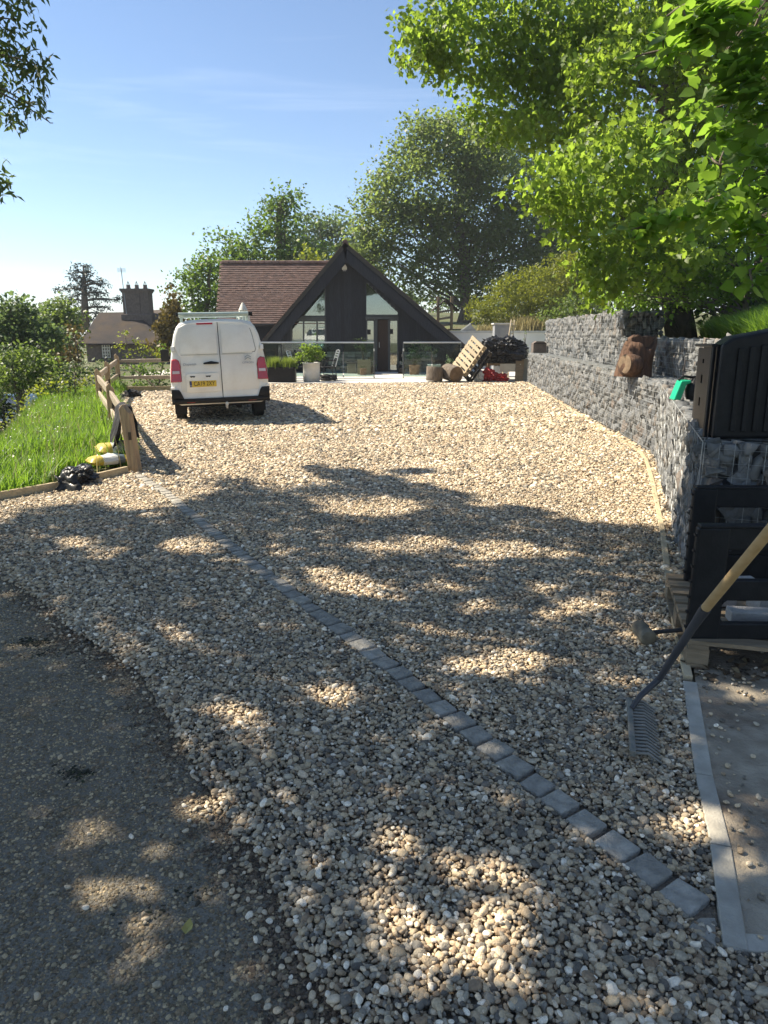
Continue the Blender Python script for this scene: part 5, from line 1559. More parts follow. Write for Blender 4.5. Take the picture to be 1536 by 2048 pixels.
# side plate with three slots, made of strips round real openings
def sp_box(d0, d1, z0, z1, mbx): mbx.prism([FP(-.012, z0, d0), FP(-.012, z0, d1), FP(-.012, z1, d1), FP(-.012, z1, d0)], fx * .022)
mb = MB(); D0, D1, S0, S1 = .09, 1.25, .78, .88
sp_box(D0, S0, 0, .56, mb); sp_box(S1, D1, 0, .53, mb)
zz = 0
for a, b in ((.13, .19), (.29, .35), (.43, .46)):
    sp_box(S0, S1, zz, a, mb); zz = b
sp_box(S0, S1, zz, .545, mb)
mb.build('slotted_side', m_blackp, cr)
mb = MB()
for d in (.10, .135): mb.bar(FP(-.03, .0, d), FP(-.03, .56, d), .02, .02, up=(0, 1, 0))
mb.bar(FP(-.03, .565, .09), FP(-.03, .55, 1.2), .03, .02); mb.build('side_rim', m_blackp, cr, bevel=.004)
mb = MB(); mb.prism([FP(.0, .57, .05), FP(.06, .617, .05), FP(1.0, .80, .05), FP(1.0, .78, .05), FP(.07, .595, .05), FP(.01, .55, .05)], Vector((wd.x, wd.y, 0)) * .35); mb.build('top_rim', m_blackp, cr)

# green machine on the wall
c = at(1366, 790, 7.2)
c = Vector((c.x + .02, 7.2, .96))
gm = thing('garden_sprayer', 'bright green plastic sprayer with black round tank on top of the gabion', 'sprayer', c)
mb = MB(); mb.prism([c + Vector((-.13, -.06, .0)), c + Vector((-.06, -.06, -.005)), c + Vector((-.015, -.06, .15)), c + Vector((.03, -.06, .165)), c + Vector((.025, -.06, .19)), c + Vector((-.07, -.06, .185))], (0, .13, 0)); mb.build('shell', m_green_plastic, gm, bevel=.01)
mb = MB(); mb.lathe(c + Vector((.08, 0, .0)), [(.06, 0), (.075, .03), (.08, .10), (.06, .16), (.03, .19), (.02, .21)], 18); mb.build('tank', m_blackp, gm, smooth=True)
mb = MB(); mb.tube([c + Vector((-.08, 0, .19)), c + Vector((-.03, 0, .225)), c + Vector((.05, 0, .215)), c + Vector((.12, .02, .22))], .013, 8); mb.build('grip', m_blackp, gm, smooth=True)

# two road-barrier panels stacked upright on a pallet
def barrier(name, label, o, ux, W, H, cols, bars, th=.045, feet=False, group='black plastic barrier panels'):
    o = Vector(o); ux = Vector(ux).normalized(); uy = Vector((-ux.y, ux.x, 0))
    t = thing(name, label, 'barrier', o, group)
    T = lambda x, z, d=0: o + ux * x + uy * d + Vector((0, 0, z))
    M3 = Matrix((ux, uy, Vector((0, 0, 1)))).transposed()
    for x0, x1 in cols:
        mb = MB(); mb.box(T((x0 + x1) / 2, H / 2), (x1 - x0, th, H), M3); mb.build('upright', m_blackp, t, bevel=.012, seg=2)
    for (z0, z1) in bars:
        for (a, b), (c_, d_) in zip(cols[:-1], cols[1:]):
            mb = MB(); mb.box(T((b + c_) / 2, (z0 + z1) / 2), (c_ - b + .02, th * .86, z1 - z0), M3)
            r_ = .028
            for sx, xx in ((1, b), (-1, c_)):
                for zz, sz in ((z0, -1), (z1, 1)):
                    if .03 < zz < H - .03: mb.prism([T(xx - sx * .004, zz - sz * .004, -th * .40), T(xx + sx * r_, zz - sz * .004, -th * .40), T(xx + sx * r_ * .35, zz + sz * r_ * .35, -th * .40), T(xx - sx * .004, zz + sz * r_, -th * .40)], uy * th * .8)
            mb.build('rail', m_blackp, t, bevel=.008, seg=2)
    cp = MB(); cp.box(T(W / 2, H + .004), (W - .02, th * 1.15, .018), M3); cp.build('top_lip', m_blackp, t, bevel=.006)
    lw = MB()
    for k in range(7): lw.box(T(-.002, .06 + k * (H - .1) / 6.0), (.012, th * .5, .012), M3)
    lw.build('edge_nubs', m_blackp, t)
    return t
barrier('barrier_panel', 'black plastic barrier panel standing behind, nearer the gabion end', (1.81, 4.15, .145), (1, -.03, 0), 1.5, .575, [(0, .14), (.46, .60), (.95, 1.1)], [(.46, .575), (.0, .17), (.17, .30)])
barrier('barrier_panel', 'front black plastic barrier panel with open slots, on the near pallet edge', (1.475, 3.30, .148), (1, -.02, 0), 1.5, .565, [(0, .155), (.62, .72), (1.1, 1.25)], [(.455, .565), (.20, .305), (.0, .085)])
pux = Vector((.965, -.262, 0)).normalized(); puy = Vector((.26, .96, 0)); puy = (puy - pux * puy.dot(pux)).normalized()
pallet('wooden_pallet', 'grey weathered pallet on the ground carrying black barrier panels and blocks', (1.475, 3.26, .012), pux, puy, (0, 0, 1), m_pallet_old, 1.0, 1.05, deck=8)
k = 0
for x, y, rz, lab in ((1.80, 3.72, .1, 'grey concrete block in the second opening of the front barrier, left one'), (1.86, 3.46, -.15, 'darker concrete block lying in front, close behind the front barrier'), (2.06, 3.66, .3, 'concrete block at right behind the front barrier, tilted'),
                      (2.10, 3.42, -.1, 'pale chipped concrete block nearest the right edge'), (2.02, 3.92, .05, 'concrete block at the back of the pallet, by the rear barrier')):
    mb = MB(); mb.box((0, 0, 0), (.20, .10, .065 if k % 2 else .08)); m = Matrix.Rotation(rz, 3, 'Z') @ Matrix.Rotation(.05 * (k % 3 - 1), 3, 'Y')
    zc = .150 + .05 + (.006 if k == 2 else 0)
    mb.v = [tuple(m @ Vector(p) + Vector((x, y, zc))) for p in mb.v]
    props(mb.build('concrete_block', m_block, None, bevel=.006), lab, 'block', 'blocks on the pallet'); k += 1

# mallet
c = Vector((G(1287, 1268, .05).x, G(1287, 1268, .05).y, .058))
ml = thing('mallet', 'mallet with a scuffed pale head lying on gravel beside the pallet', 'mallet', c)
mb = MB(); mdir = Vector((-.10, .95, .12)).normalized(); M3 = mdir.to_track_quat('Z', 'Y').to_matrix()
mb.lathe(c, [(.034, -.068), (.042, -.062), (.044, -.035), (.041, 0), (.044, .035), (.042, .062), (.034, .068)], 18, rot=M3); mb.build('head', m_mallet, ml, smooth=True)
mb = MB(); mb.tube([c + Vector((.02, 0, 0)), c + Vector((.19, .03, .0)), c + Vector((.29, .045, .015))], [.012, .012, .015], 8); mb.build('handle', m_fibre, ml, smooth=True)

# rake
hA, hB = G(1258, 1400, .05), G(1266, 1508, .04)
rk_ = thing('garden_rake', 'rake with pale wooden handle leaning over the gravel by the slab', 'rake', G(1262, 1425, .05))
hd_ = MB(); hd_.bar(hA, hB, .022, .028, up=(0, 0, 1)); hd_.build('head_bar', m_rakehead, rk_, bevel=.004)
ax_ = (hB - hA).normalized(); side = Vector((-ax_.y, ax_.x, 0)); side = side if side.x > 0 else -side
for k in range(17):
    p = hA.lerp(hB, (k + .3) / 16.6)
    mb = MB(); mb.tube([p, p + side * .055 + Vector((0, 0, .006)), p + side * .105 + Vector((0, 0, -.025))], [.0065, .006, .004], 6); mb.build('tooth', m_rakehead, rk_, smooth=True)
s0 = hA.lerp(hB, .22) + Vector((.008, 0, .012)); s1 = at(1318, 1358, 2.83); s2 = at(1405, 1224, 2.66); s3 = at(1537, 1064, 2.30)
e_ = (s3 - s2).normalized()
mb = MB(); mb.tube([s0, s0.lerp(s1, .35) + Vector((-.006, 0, .008)), s1, s1.lerp(s2, .8), s2 + e_ * .03], [.011, .012, .014, .018, .023], 10); mb.build('socket_shaft', m_fibre, rk_, smooth=True)
mb = MB(); mb.tube([s2, s3, s3 + e_ * .45], [.0185, .0185, .0175], 12); mb.build('handle', m_handle, rk_, smooth=True)
# yellow fallen leaf
c = G(375, 1858, -.02)
mb = MB(); mb.add([c + Vector(p) for p in ((0, -.022, .004), (.016, -.008, .010), (.012, .014, .004), (.0, .030, .010), (-.013, .014, .003), (-.015, -.008, .008), (0, .002, .0))], [(0, 1, 6), (1, 2, 6), (2, 3, 6), (3, 4, 6), (4, 5, 6), (5, 0, 6)])
m_yleaf = M('dry_yellow_leaf', (.42, .36, .10), (.34, .27, .08), scale=40, rough=.7)
props(mb.build('fallen_leaf', m_yleaf, None), 'single dry yellow leaf lying on the dark lane', 'leaf')

# ------------------------------------------------------------------ car below the bank
cz = th(-17.2, 33.5); cz = -2.62
car = thing('parked_car', 'dark teal hatchback parked down on the lane beyond the grass bank', 'car', (-17.0, 34.0, cz), rot=(0, 0, R(62)), local=True)
prof = [(-2.0, .25), (-2.05, .6), (-1.95, .95), (-1.5, 1.05), (-.9, 1.42), (.3, 1.46), (.95, 1.1), (1.75, .95), (2.0, .7), (2.0, .28)]
mb = MB(); n = len(prof); V = []
for x, k in ((-.86, .93), (-.88, 1), (.88, 1), (.86, .93)):
    for y, z in prof: V.append((x * (1 if z < 1.06 else .80), y * k, z * (1 if abs(x) > .87 else .985)))
F = [tuple(range(n)), tuple(range(3 * n, 4 * n))]
for s in range(3):
    for i in range(n): F.append((s * n + i, s * n + (i + 1) % n, (s + 1) * n + (i + 1) % n, (s + 1) * n + i))
mb.add(V, F); mb.build('body', m_carpaint, car, smooth=True, bevel=.03)
mb = MB(); mb.prism([(-.66, .36, 1.43), (.66, .36, 1.43), (.80, .94, 1.12), (-.80, .94, 1.12)], (0, .02, .03)); mb.build('windscreen', m_carglass, car)
for sg in (-1, 1):
    mb = MB(); mb.prism([(sg * .845, -1.4, 1.06), (sg * .845, .8, 1.08), (sg * .72, .28, 1.40), (sg * .72, -.85, 1.38)], (sg * .03, 0, 0)); mb.build('side_window', m_carglass, car)
    mb = MB(); mb.box((sg * .62, 1.96, .72), (.34, .08, .16)); mb.build('headlight', m_clear_lens, car, bevel=.02)
    for y in (-1.25, 1.25):
        w = MB(); w.lathe((sg * .80, y, .30), [(.18, -.09), (.29, -.09), (.30, 0), (.29, .09), (.18, .09)], 18, rot=Matrix.Rotation(R(90), 3, 'Y')); w.build('wheel', m_rubber, car, smooth=True)
ln_ = MB(); ln_.prism([(-30, 28.5, -2.70), (-13.2, 30.5, -2.70), (-12.5, 38, -2.70), (-30, 40, -2.70)], (0, 0, .05)); ln_.build('lower_lane', m_concrete, kind='structure')

# ------------------------------------------------------------------ old cottage with the big chimney
YC = 40.0
cot = thing('old_cottage', 'low dark cottage with mossy tiled roof and a massive brick chimney', 'cottage', at(240, 700, YC))
e0, e1, r0, r1 = at(157, 687, YC), at(330, 687, YC), at(198, 625, YC + 2.6), at(262, 624, YC + 2.6)
zg = -2.0
mb = MB(); mb.prism([e0, e1, r1 + Vector((.3, 0, 0)), r0], (0, 0, -.08)); mb.prism([e0, r0, r0 + Vector((-.4, 2.6, -1.7))], (0, 0, -.08)); mb.prism([e1 + Vector((-2, 0, 0)), e1 + Vector((0, 3, 0)), r1 + Vector((.3, 0, 0))], (0, 0, -.08))
mb.build('roof', m_oldtile, cot)
mb = MB(); w0 = e0 + Vector((.3, .25, 0)); w1 = e1 + Vector((0, .25, 0))
mb.box(((w0.x + w1.x) / 2, w0.y + 1.6, (e0.z + zg) / 2 - .05), (w1.x - w0.x, 3.2, e0.z - zg)); mb.build('wall', m_brick_dark, cot)
m0, m1, m2 = at(262, 622, YC + 3), at(330, 618, YC + 3), at(330, 692, YC + 1)
mb = MB(); mb.prism([m0, m1 + Vector((.6, 0, .0)), m2 + Vector((.6, 0, 0)), at(300, 692, YC + .6), at(268, 650, YC + 1.8)], (0, .4, 0)); mb.build('wing_roof', m_brick_dark, cot)
wv = at(210, 702, YC); mb = MB(); mb.box((wv.x, w0.y - .03, wv.z), (.46, .06, .72)); win = mb.build('window', m_frame_dark, cot)
def kid(mbx, nm, mat, par, top):
    o = mbx.build(nm, mat, None); o.data.transform(Matrix.Translation(-OFF[top.name])); o.parent = par; return o
mb = MB()
for k in range(4): mb.box((wv.x - .2 + k * .133, w0.y - .07, wv.z), (.03, .03, .70))
for k in range(5): mb.box((wv.x, w0.y - .072, wv.z - .34 + k * .17), (.44, .03, .03))
kid(mb, 'glazing_bars', m_white_plastic, win, cot)
mb = MB(); mb.box((wv.x, w0.y - .061, wv.z), (.40, .005, .66)); kid(mb, 'pane', m_carglass, win, cot)
ca, cb = at(252, 632, YC + 2.4), at(300, 578, YC + 2.4); cx = (ca.x + cb.x) / 2; cw = cb.x - ca.x
mb = MB(); mb.box((cx, YC + 2.4, ca.z - .45), (cw * 1.18, 1.0, 1.1)); ch = mb.build('chimney', m_brick_dark, cot, bevel=.03, seg=1)
mb = MB()
for k in range(3): mb.box((cx + (k - 1) * cw * .33, YC + 2.4, (ca.z + cb.z) / 2), (cw * .325, .8 + .06 * (k == 1), cb.z - ca.z - .1))
mb.box((cx, YC + 2.4, cb.z - .06), (cw * 1.12, 1.0, .12)); mb.box((cx, YC + 2.4, cb.z - .16), (cw * 1.05, .92, .10)); kid(mb, 'flue', m_brick_dark, ch, cot)
for k in range(3):
    mb = MB(); xx = cx + (k - 1) * cw * .32
    mb.lathe((xx, YC + 2.4, cb.z - .02), [(.15, 0), (.12, .10), (.11, .22), (.13, .24)], 10)
    for a in (0, 1.57, 3.14, 4.71): mb.bar((xx + .1 * math.cos(a), YC + 2.4 + .1 * math.sin(a), cb.z + .2), (xx, YC + 2.4, cb.z + .42), .015, .015)
    kid(mb, 'chimney_pot', m_brick_dark, ch, cot)
a0, a1 = at(252, 610, YC + 2), at(242, 537, YC + 2)
mb = MB(); mb.tube([a0 + Vector((0, 0, -.8)), a1], .022, 6)
for k in range(6): mb.bar(a1 + Vector((-.22, .0, .02 - k * .04)), a1 + Vector((.22, .12, .02 - k * .04)), .012, .012)
mb.bar(a1 + Vector((0, -.1, .1)), a1 + Vector((0, .1, -.25)), .014, .014)
ant = mb.build('aerial', m_grey_plastic, cot)
#@@PART5
# ------------------------------------------------------------------ vegetation
m_lf_maple = M_leaf('maple_leaf', (.055, .105, .016), (.12, .17, .026), (.46, .66, .07), .52)
m_lf_lime = M_leaf('lime_leaf', (.035, .075, .014), (.11, .175, .028), (.36, .60, .06), .50, obj_random=True, gloss=.35)
m_lf_lime_mass = M_leaf('lime_leaf_mass', (.06, .115, .018), (.09, .16, .022), (.36, .60, .06), .50, gloss=.35)
m_lf_shade = M_leaf('ash_leaf', (.05, .085, .022), (.08, .12, .03), (.46, .52, .16), .58)
m_lf_tips = M_leaf('ash_tip_leaf', (.05, .08, .03), (.085, .12, .045), (.20, .29, .08), .35)
m_lf_oak = M_leaf('oak_leaf', (.075, .108, .038), (.12, .158, .05), (.34, .45, .10), .48)
m_lf_far = M_leaf('far_leaf', (.06, .10, .04), (.095, .14, .055), (.24, .35, .10), .42)
m_lf_bright = M_leaf('bright_leaf', (.055, .10, .022), (.09, .15, .03), (.24, .38, .05), .42)
m_lf_yellow = M_leaf('yellow_green_leaf', (.13, .17, .02), (.20, .24, .03), (.42, .48, .04), .45)
m_lf_gold = M_leaf('golden_conifer', (.12, .145, .02), (.18, .20, .03), (.40, .44, .035), .42)
m_lf_bronze = M_leaf('bronze_conifer', (.10, .08, .025), (.16, .12, .035), (.22, .17, .04), .25)
m_lf_cedar = M_leaf('cedar_needle', (.03, .05, .042), (.05, .072, .058), (.06, .09, .06), .2)
m_lf_deep = M_leaf('deep_green_leaf', (.022, .042, .012), (.04, .065, .018), (.09, .15, .03), .32)
m_lf_mixed = M_leaf('bank_shrub_leaf', (.06, .10, .024), (.11, .15, .04), (.30, .42, .07), .42)
m_lf_hazel = M_leaf('hazel_leaf', (.055, .105, .016), (.10, .155, .022), (.34, .56, .06), .48)
m_grass = M_leaf('grass_blade', (.08, .17, .02), (.155, .26, .04), (.34, .56, .05), .46, gloss=.4)
m_grass_dry = M_leaf('dry_grass', (.34, .29, .14), (.44, .38, .20), (.4, .35, .16), .3)
m_bark_maple = M('maple_bark', (0.05, 0.043, 0.034), (0.10, 0.086, 0.066), scale=4, rough=.95, bump=.7, bscale=12, stretch=(2, 2, .8), dirt=((.17, .155, .125), 1.6, .5))
m_flower = M('white_flower', (.75, .74, .68), (.68, .66, .5), rough=.7)

# --- near shade tree on the left: it stands outside the view, a few sprays hang into it, the rest shades the drive
def to_px(x, y, z=0.0):
    dz = z - EYE
    dep = y * math.cos(PITCH) - dz * math.sin(PITCH); up = y * math.sin(PITCH) + dz * math.cos(PITCH)
    return 768 + FPX * x / dep, 1024 - FPX * up / dep
EDGE_U = [(-900, 1075), (0, 1054), (60, 1022), (200, 1008), (250, 1026), (330, 1034), (380, 1004), (420, 990), (500, 972), (560, 988), (620, 1004), (660, 1030), (720, 1040), (800, 1042), (850, 1020), (890, 1004), (960, 1018), (1060, 1016), (1140, 1040), (1290, 1060), (1400, 1062), (2600, 1070)]
DARK = [(640, 940, 26, 9), (695, 953, 55, 13), (760, 968, 60, 15), (830, 984, 60, 15), (895, 1000, 60, 16), (828, 945, 48, 7)]
LIGHT = [(380, 1094, 62, 15), (235, 1118, 42, 18), (150, 1090, 45, 12), (160, 1150, 40, 14), (705, 1180, 80, 26), (650, 1150, 36, 16), (770, 1210, 50, 16), (640, 1205, 30, 12), (850, 1092, 60, 16), (760, 1098, 40, 12),
         (1010, 1100, 80, 16), (960, 1122, 50, 12), (1130, 1115, 45, 10), (950, 1220, 40, 10), (1180, 1215, 55, 14), (1110, 1235, 45, 10), (1010, 1300, 55, 14), (960, 1340, 90, 20), (900, 1358, 45, 13), (1065, 1330, 40, 14), (1240, 1362, 38, 18),
         (1285, 1270, 40, 14), (495, 1440, 52, 45), (525, 1490, 28, 22), (520, 1330, 45, 28), (480, 1400, 36, 22), (665, 1395, 62, 24), (310, 1290, 52, 24), (350, 1268, 30, 12), (205, 1215, 26, 44), (120, 1170, 30, 22), (45, 1180, 50, 18), (90, 1208, 24, 11), (75, 1393, 20, 12),
         (178, 1622, 46, 28), (392, 1612, 52, 40), (440, 1640, 26, 18), (172, 1762, 28, 36), (250, 1735, 30, 16), (805, 1700, 52, 30), (745, 1830, 56, 30), (850, 1850, 46, 26), (905, 1890, 50, 40), (945, 1965, 42, 36), (985, 1930, 26, 30), (1015, 1745, 26, 30), (1000, 1820, 24, 34), (1045, 1862, 34, 26),
         (1455, 1650, 40, 30), (1500, 1740, 30, 26), (1330, 1650, 22, 16), (1395, 1650, 22, 40), (1480, 1390, 40, 14), (430, 1190, 30, 12), (560, 1100, 36, 9), (580, 1260, 30, 12), (715, 1290, 26, 10), (1190, 1290, 36, 10), (860, 1270, 26, 9), (1085, 1180, 26, 8), (470, 1130, 30, 9), (300, 1180, 20, 18), (780, 1245, 30, 9), (330, 1200, 16, 10), (1230, 1120, 24, 8), (900, 1180, 30, 9)]
ux_ = np.array([p[0] for p in EDGE_U], float); uy_ = np.array([p[1] for p in EDGE_U], float)
NS = 320000
gx = rng.uniform(-6.0, 3.9, NS); gy = rng.uniform(.3, 8.9, NS)
dep = gy * math.cos(PITCH) + EYE * math.sin(PITCH)
qx = 768 + FPX * gx / dep; qy = 1024 - FPX * (gy * math.sin(PITCH) - EYE * math.cos(PITCH)) / dep
shade = qy > np.interp(qx, ux_, uy_) + rng.normal(0, 3, NS)
for cx_, cy_, rx_, ry_ in DARK: shade |= ((qx - cx_) / rx_) ** 2 + ((qy - cy_) / ry_) ** 2 < 1
for cx_, cy_, rx_, ry_ in LIGHT:
    sl_ = FPX / max(1.0, float(G(cx_, cy_).length))
    gr_ = .046 if cy_ > 1550 and cx_ > 600 else (.030 if cy_ > 1320 else .021)
    d_ = ((qx - cx_) / (rx_ * .95 + gr_ * sl_)) ** 2 + ((qy - cy_) / (ry_ * .95 + gr_ * .68 * sl_)) ** 2
    shade &= ~((d_ < 1.0) & (rng.random(NS) < np.clip(1.6 - d_ * .7, 0, .99)))
shade &= ~((gx > 2.6) & (gy > 5.2))
gx, gy = gx[shade], gy[shade]
nk = min(len(gx), 58000); gx, gy = gx[:nk], gy[:nk]
h = np.array([4.9 + .62 * max(0, b - 1.5) + .5 * noise.noise(Vector((a * .45, b * .45, 5))) for a, b in zip(gx, gy)]) + rng.uniform(-.35, .45, nk)
CP = np.stack([gx + SUN_XY[0] * h, gy + SUN_XY[1] * h, h], -1)
shade_tree = thing('ash_tree', 'ash tree whose leafy branch tips hang into the upper left corner of the sky', 'tree', (-8.6, 6.4, -.5))
V, F = leaf_mesh(CP, .118 * rng.uniform(.7, 1.25, nk) * np.where(gy < 3.4, 1.2, 1.0), LEAF_OVAL, .9, .3)
np_leaves('crown', V, F, m_lf_shade, shade_tree, kind='stuff')
tipl = px_lobes([(25, 20, 46, 30), (10, 75, 40, 45), (20, 125, 44, 48), (76, 128, 26, 36), (55, 135, 26, 26), (35, 200, 38, 34), (15, 225, 34, 26), (55, 215, 22, 20), (2, 380, 12, 26), (-60, 100, 70, 120), (-60, 350, 60, 60)], 8.6, .8)
P, C = lobe_points(tipl, 85, 11, .07, 0, .1, 2)
V, F = leaf_mesh(P, .105 * rng.uniform(.7, 1.25, len(P)), LEAF_SLIM, .25, .6)
np_leaves('leaf_sprays', V, F, m_lf_tips, shade_tree)
mb = MB()
tk = [Vector((-8.6, 6.4, -.5)), Vector((-8.5, 6.4, 2)), Vector((-8.35, 6.5, 4.5)), Vector((-8.1, 6.6, 7)), Vector((-7.7, 6.7, 9.2))]
mb.tube(tk, [.34, .28, .25, .20, .13], 12)
for k in range(26):
    q = Vector(CP[rng.integers(0, nk)]); s = tk[rnd.choice((2, 3, 3, 4))]
    lp = limb(mb, s, q, .085, .018, .10, 7, 6)
    for _ in range(4):
        j = rnd.choice((2, 3, 4, 5)); near = CP[np.argsort(((CP[:4000] - np.array(lp[j])) ** 2).sum(1))[rnd.randrange(8, 160)]]
        limb(mb, lp[j], Vector(near), .028, .006, .1, 5, 4)
ends = [at(100, 245, 8.6), at(70, 215, 8.6), at(60, 140, 8.6), at(90, 135, 8.6), at(40, 40, 8.6), at(5, 385, 8.6)]
rt_ = at(-240, 60, 8.2)
limb(mb, tk[3], rt_, .08, .035, .08, 7, 5)
for q in ends:
    lp = limb(mb, rt_, q, .022, .005, .05, 6, 6)
q = at(92, 237, 8.6); mb.tube([q, at(100, 246, 8.6), at(106, 246, 8.6)], .005, 5)
mb.build('trunk', m_bark, shade_tree, smooth='all')

# --- large maple on the right bank
base = Vector((7.05, 17.2, th(7.05, 17.2) - .1))
MAPLE_PX = [(862, 50, 62, 70, -1), (845, 100, 42, 42, -1), (900, 110, 60, 55, -1), (980, 50, 110, 90), (1100, 55, 130, 100), (1230, 30, 130, 80), (1380, 30, 130, 80, 1), (1500, 60, 110, 110, 1), (950, 190, 62, 50, -.5), (1030, 190, 85, 66), (920, 225, 36, 30, -.5), (1010, 250, 55, 30, -.5), (1120, 190, 100, 72),
                 (1100, 262, 80, 45, -1.5), (1210, 220, 80, 70, 1.6), (1180, 320, 95, 62), (1240, 330, 90, 80, 1.2), (1075, 380, 55, 30, -1), (1120, 360, 60, 40, -1), (1150, 410, 80, 46, -.5), (1140, 460, 45, 36, -.5), (1230, 440, 85, 70, .8), (1190, 500, 60, 44, -.5), (1185, 545, 46, 40, -.5), (1220, 566, 50, 32, -.5), (1260, 530, 70, 60, .6),
                 (1450, 200, 110, 120, 2), (1420, 330, 90, 90, 2), (1340, 480, 80, 70, 2), (1150, 110, 100, 70, 1), (1250, 130, 80, 60, 1.5), (1200, 160, 70, 50, -2), (1340, 430, 44, 46, -2), (1352, 520, 60, 56, -2), (1290, 250, 50, 40, -1), (1400, 400, 60, 60, -1)]
MAPLE = []
for s_ in MAPLE_PX:
    d_ = (s_[4] if len(s_) > 4 else 0)
    if s_[0] < 1250: d_ = d_ + 3.0 if s_[1] < 300 else d_ - 1.0
    MAPLE += px_lobes([(s_[0], s_[1], s_[2], s_[3], d_)], 13.4, .9)
# limbs seen in the photograph
def A(px, py, y): return at(px, py, y + 2.6 if y < 15 else y + 1.4)
def maple_limbs(mb):
    f1 = A(1352, 236, 14.2); f0 = A(1342, 330, 14.3)
    mb.tube([base, A(1340, 520, 14.5), A(1341, 420, 14.4), f0, f1, A(1350, 170, 14.2), A(1335, 100, 14.2), A(1325, 10, 14.3), A(1320, -120, 14.6)], [.38, .29, .26, .26, .30, .28, .23, .18, .12], 14)
    mb.tube([A(1350, 250, 14.1), A(1318, 195, 14.3), A(1290, 160, 14.6), A(1268, 120, 14.9), A(1240, 80, 15.3), A(1200, 40, 15.8), A(1160, -10, 16.3)], [.13, .11, .09, .075, .06, .05, .03], 10)
    mb.tube([A(1300, 172, 14.5), A(1255, 165, 14.7), A(1180, 150, 15), A(1100, 118, 15.4), A(1020, 112, 15.9), A(940, 100, 16.3)], [.075, .065, .055, .045, .03, .015], 8)
    mb.tube([A(1240, 85, 15.2), A(1180, 70, 15.4), A(1100, 40, 15.8), A(1010, 55, 16.1), A(900, 60, 16.3)], [.05, .045, .038, .028, .012], 8)
    mb.tube([A(1345, 180, 14.2), A(1375, 120, 14.4), A(1410, 50, 14.8), A(1450, -40, 15)], [.14, .12, .10, .06], 8)
    mb.tube([f0, A(1300, 330, 14), A(1240, 320, 13.7), A(1150, 330, 13.2), A(1060, 380, 12.5)], [.09, .06, .05, .035, .012], 8)
    mb.tube([A(1341, 440, 14.4), A(1290, 430, 13.9), A(1220, 450, 13.4), A(1150, 470, 12.9)], [.07, .05, .04, .012], 8)
tree('maple_tree', 'large maple on the bank with pale forked trunk and spreading sunlit limbs', 'tree', base, MAPLE, m_lf_maple, m_bark_maple, tr=.01, clumps=34, leaves=17, sig=.16, size=.112, tpl=LEAF_MAPLE, gap=.28, inner=.3, up=.15, droop=.6, extra=maple_limbs, fork=at(1341, 300, 17.0), limb_r=.6, nscale=1.1)

# --- hazel / sycamore scrub below it and dark wood behind
b = Vector((6.7, 13.9, th(6.7, 13.9)))
tree('hazel_shrub', 'sunlit hazel bush arching over the grass above the low gabion row', 'bush', b, px_lobes([(1290, 545, 56, 40), (1340, 570, 64, 36), (1400, 540, 80, 54), (1300, 480, 60, 50, 1), (1390, 470, 80, 60, .5), (1480, 520, 90, 56), (1500, 450, 80, 70), (1450, 580, 70, 26), (1530, 565, 60, 44), (1235, 596, 44, 24, -.4), (1290, 600, 50, 24, -.4), (1345, 606, 50, 20, -.4), (1400, 600, 50, 20, -.4)], 13.4, .8),
     m_lf_hazel, m_bark, tr=.06, clumps=48, leaves=13, sig=.12, size=.10, tpl=LEAF_OVAL, gap=.28, inner=.2, up=.5, nscale=1.6)
b = Vector((9.5, 18.5, th(9.5, 18.5)))
tree('dark_tree', 'dark dense tree filling the shade behind the maple trunk', 'tree', b, px_lobes([(1250, 400, 120, 120), (1340, 300, 110, 130, 1), (1440, 300, 130, 160), (1530, 420, 120, 160), (1400, 500, 130, 100), (1280, 550, 90, 70, 1), (1340, 600, 90, 50, -1), (1460, 610, 110, 50, -1), (1560, 600, 80, 60, -1), (1250, 610, 60, 40), (1500, 180, 110, 130, 1), (1540, 30, 110, 110, 1), (1400, 120, 110, 110, 2)], 18, .6),
     m_lf_deep, m_bark, tr=.3, clumps=9, leaves=26, sig=.34, size=.20, tpl=LEAF_OVAL, gap=.1, inner=.15)

b = Vector((7.4, 16.6, th(7.4, 16.6)))
tree('bramble_bush', 'low shaded bramble bush filling the gap behind the maple trunk foot', 'bush', b, px_lobes([(1300, 590, 60, 36), (1370, 585, 60, 40), (1440, 590, 60, 40), (1500, 595, 60, 40), (1240, 600, 40, 26), (1420, 540, 90, 40)], 16.6, .7), m_lf_hazel, m_bark, tr=.04, clumps=26, leaves=22, sig=.16, size=.11, tpl=LEAF_OVAL, gap=.05, inner=.2, up=.4)

# --- lime branch hanging close by: its largest leaves are single pieces
lime = thing('lime_tree', 'lime tree branches with large rounded leaves hanging close at upper right', 'tree', (6.2, 4.2, 1.2))
def lime_leaf(i):
    zc = rnd.uniform(.03, .09); tip = rnd.uniform(-.22, -.04)
    hl = [(-.09, .20), (.08, .43), (.36, .47), (.64, .34), (.86, .13)]
    V = [(0, 0, 0), (.35, 0, -.02), (.72, 0, tip * .4), (1.06, 0, tip)]
    L = [(x, y * rnd.uniform(.93, 1.07), zc + rnd.uniform(-.02, .02) + tip * x * .5) for x, y in hl]; Rr = [(x, -y * rnd.uniform(.93, 1.07), zc + rnd.uniform(-.02, .02) + tip * x * .5) for x, y in hl]
    V += L + Rr
    F = [(0, 1, 5, 4), (1, 6, 5), (1, 2, 7, 6), (2, 3, 8, 7), (1, 0, 9, 10), (1, 10, 11), (2, 1, 11, 12), (3, 2, 12, 13)]
    me = bpy.data.meshes.new('leaf'); me.from_pydata([tuple(c * .088 for c in v) for v in V], [], F)
    me.polygons.foreach_set('use_smooth', [True] * len(F)); me.materials.append(m_lf_lime); return me
LM = [lime_leaf(i) for i in range(8)]
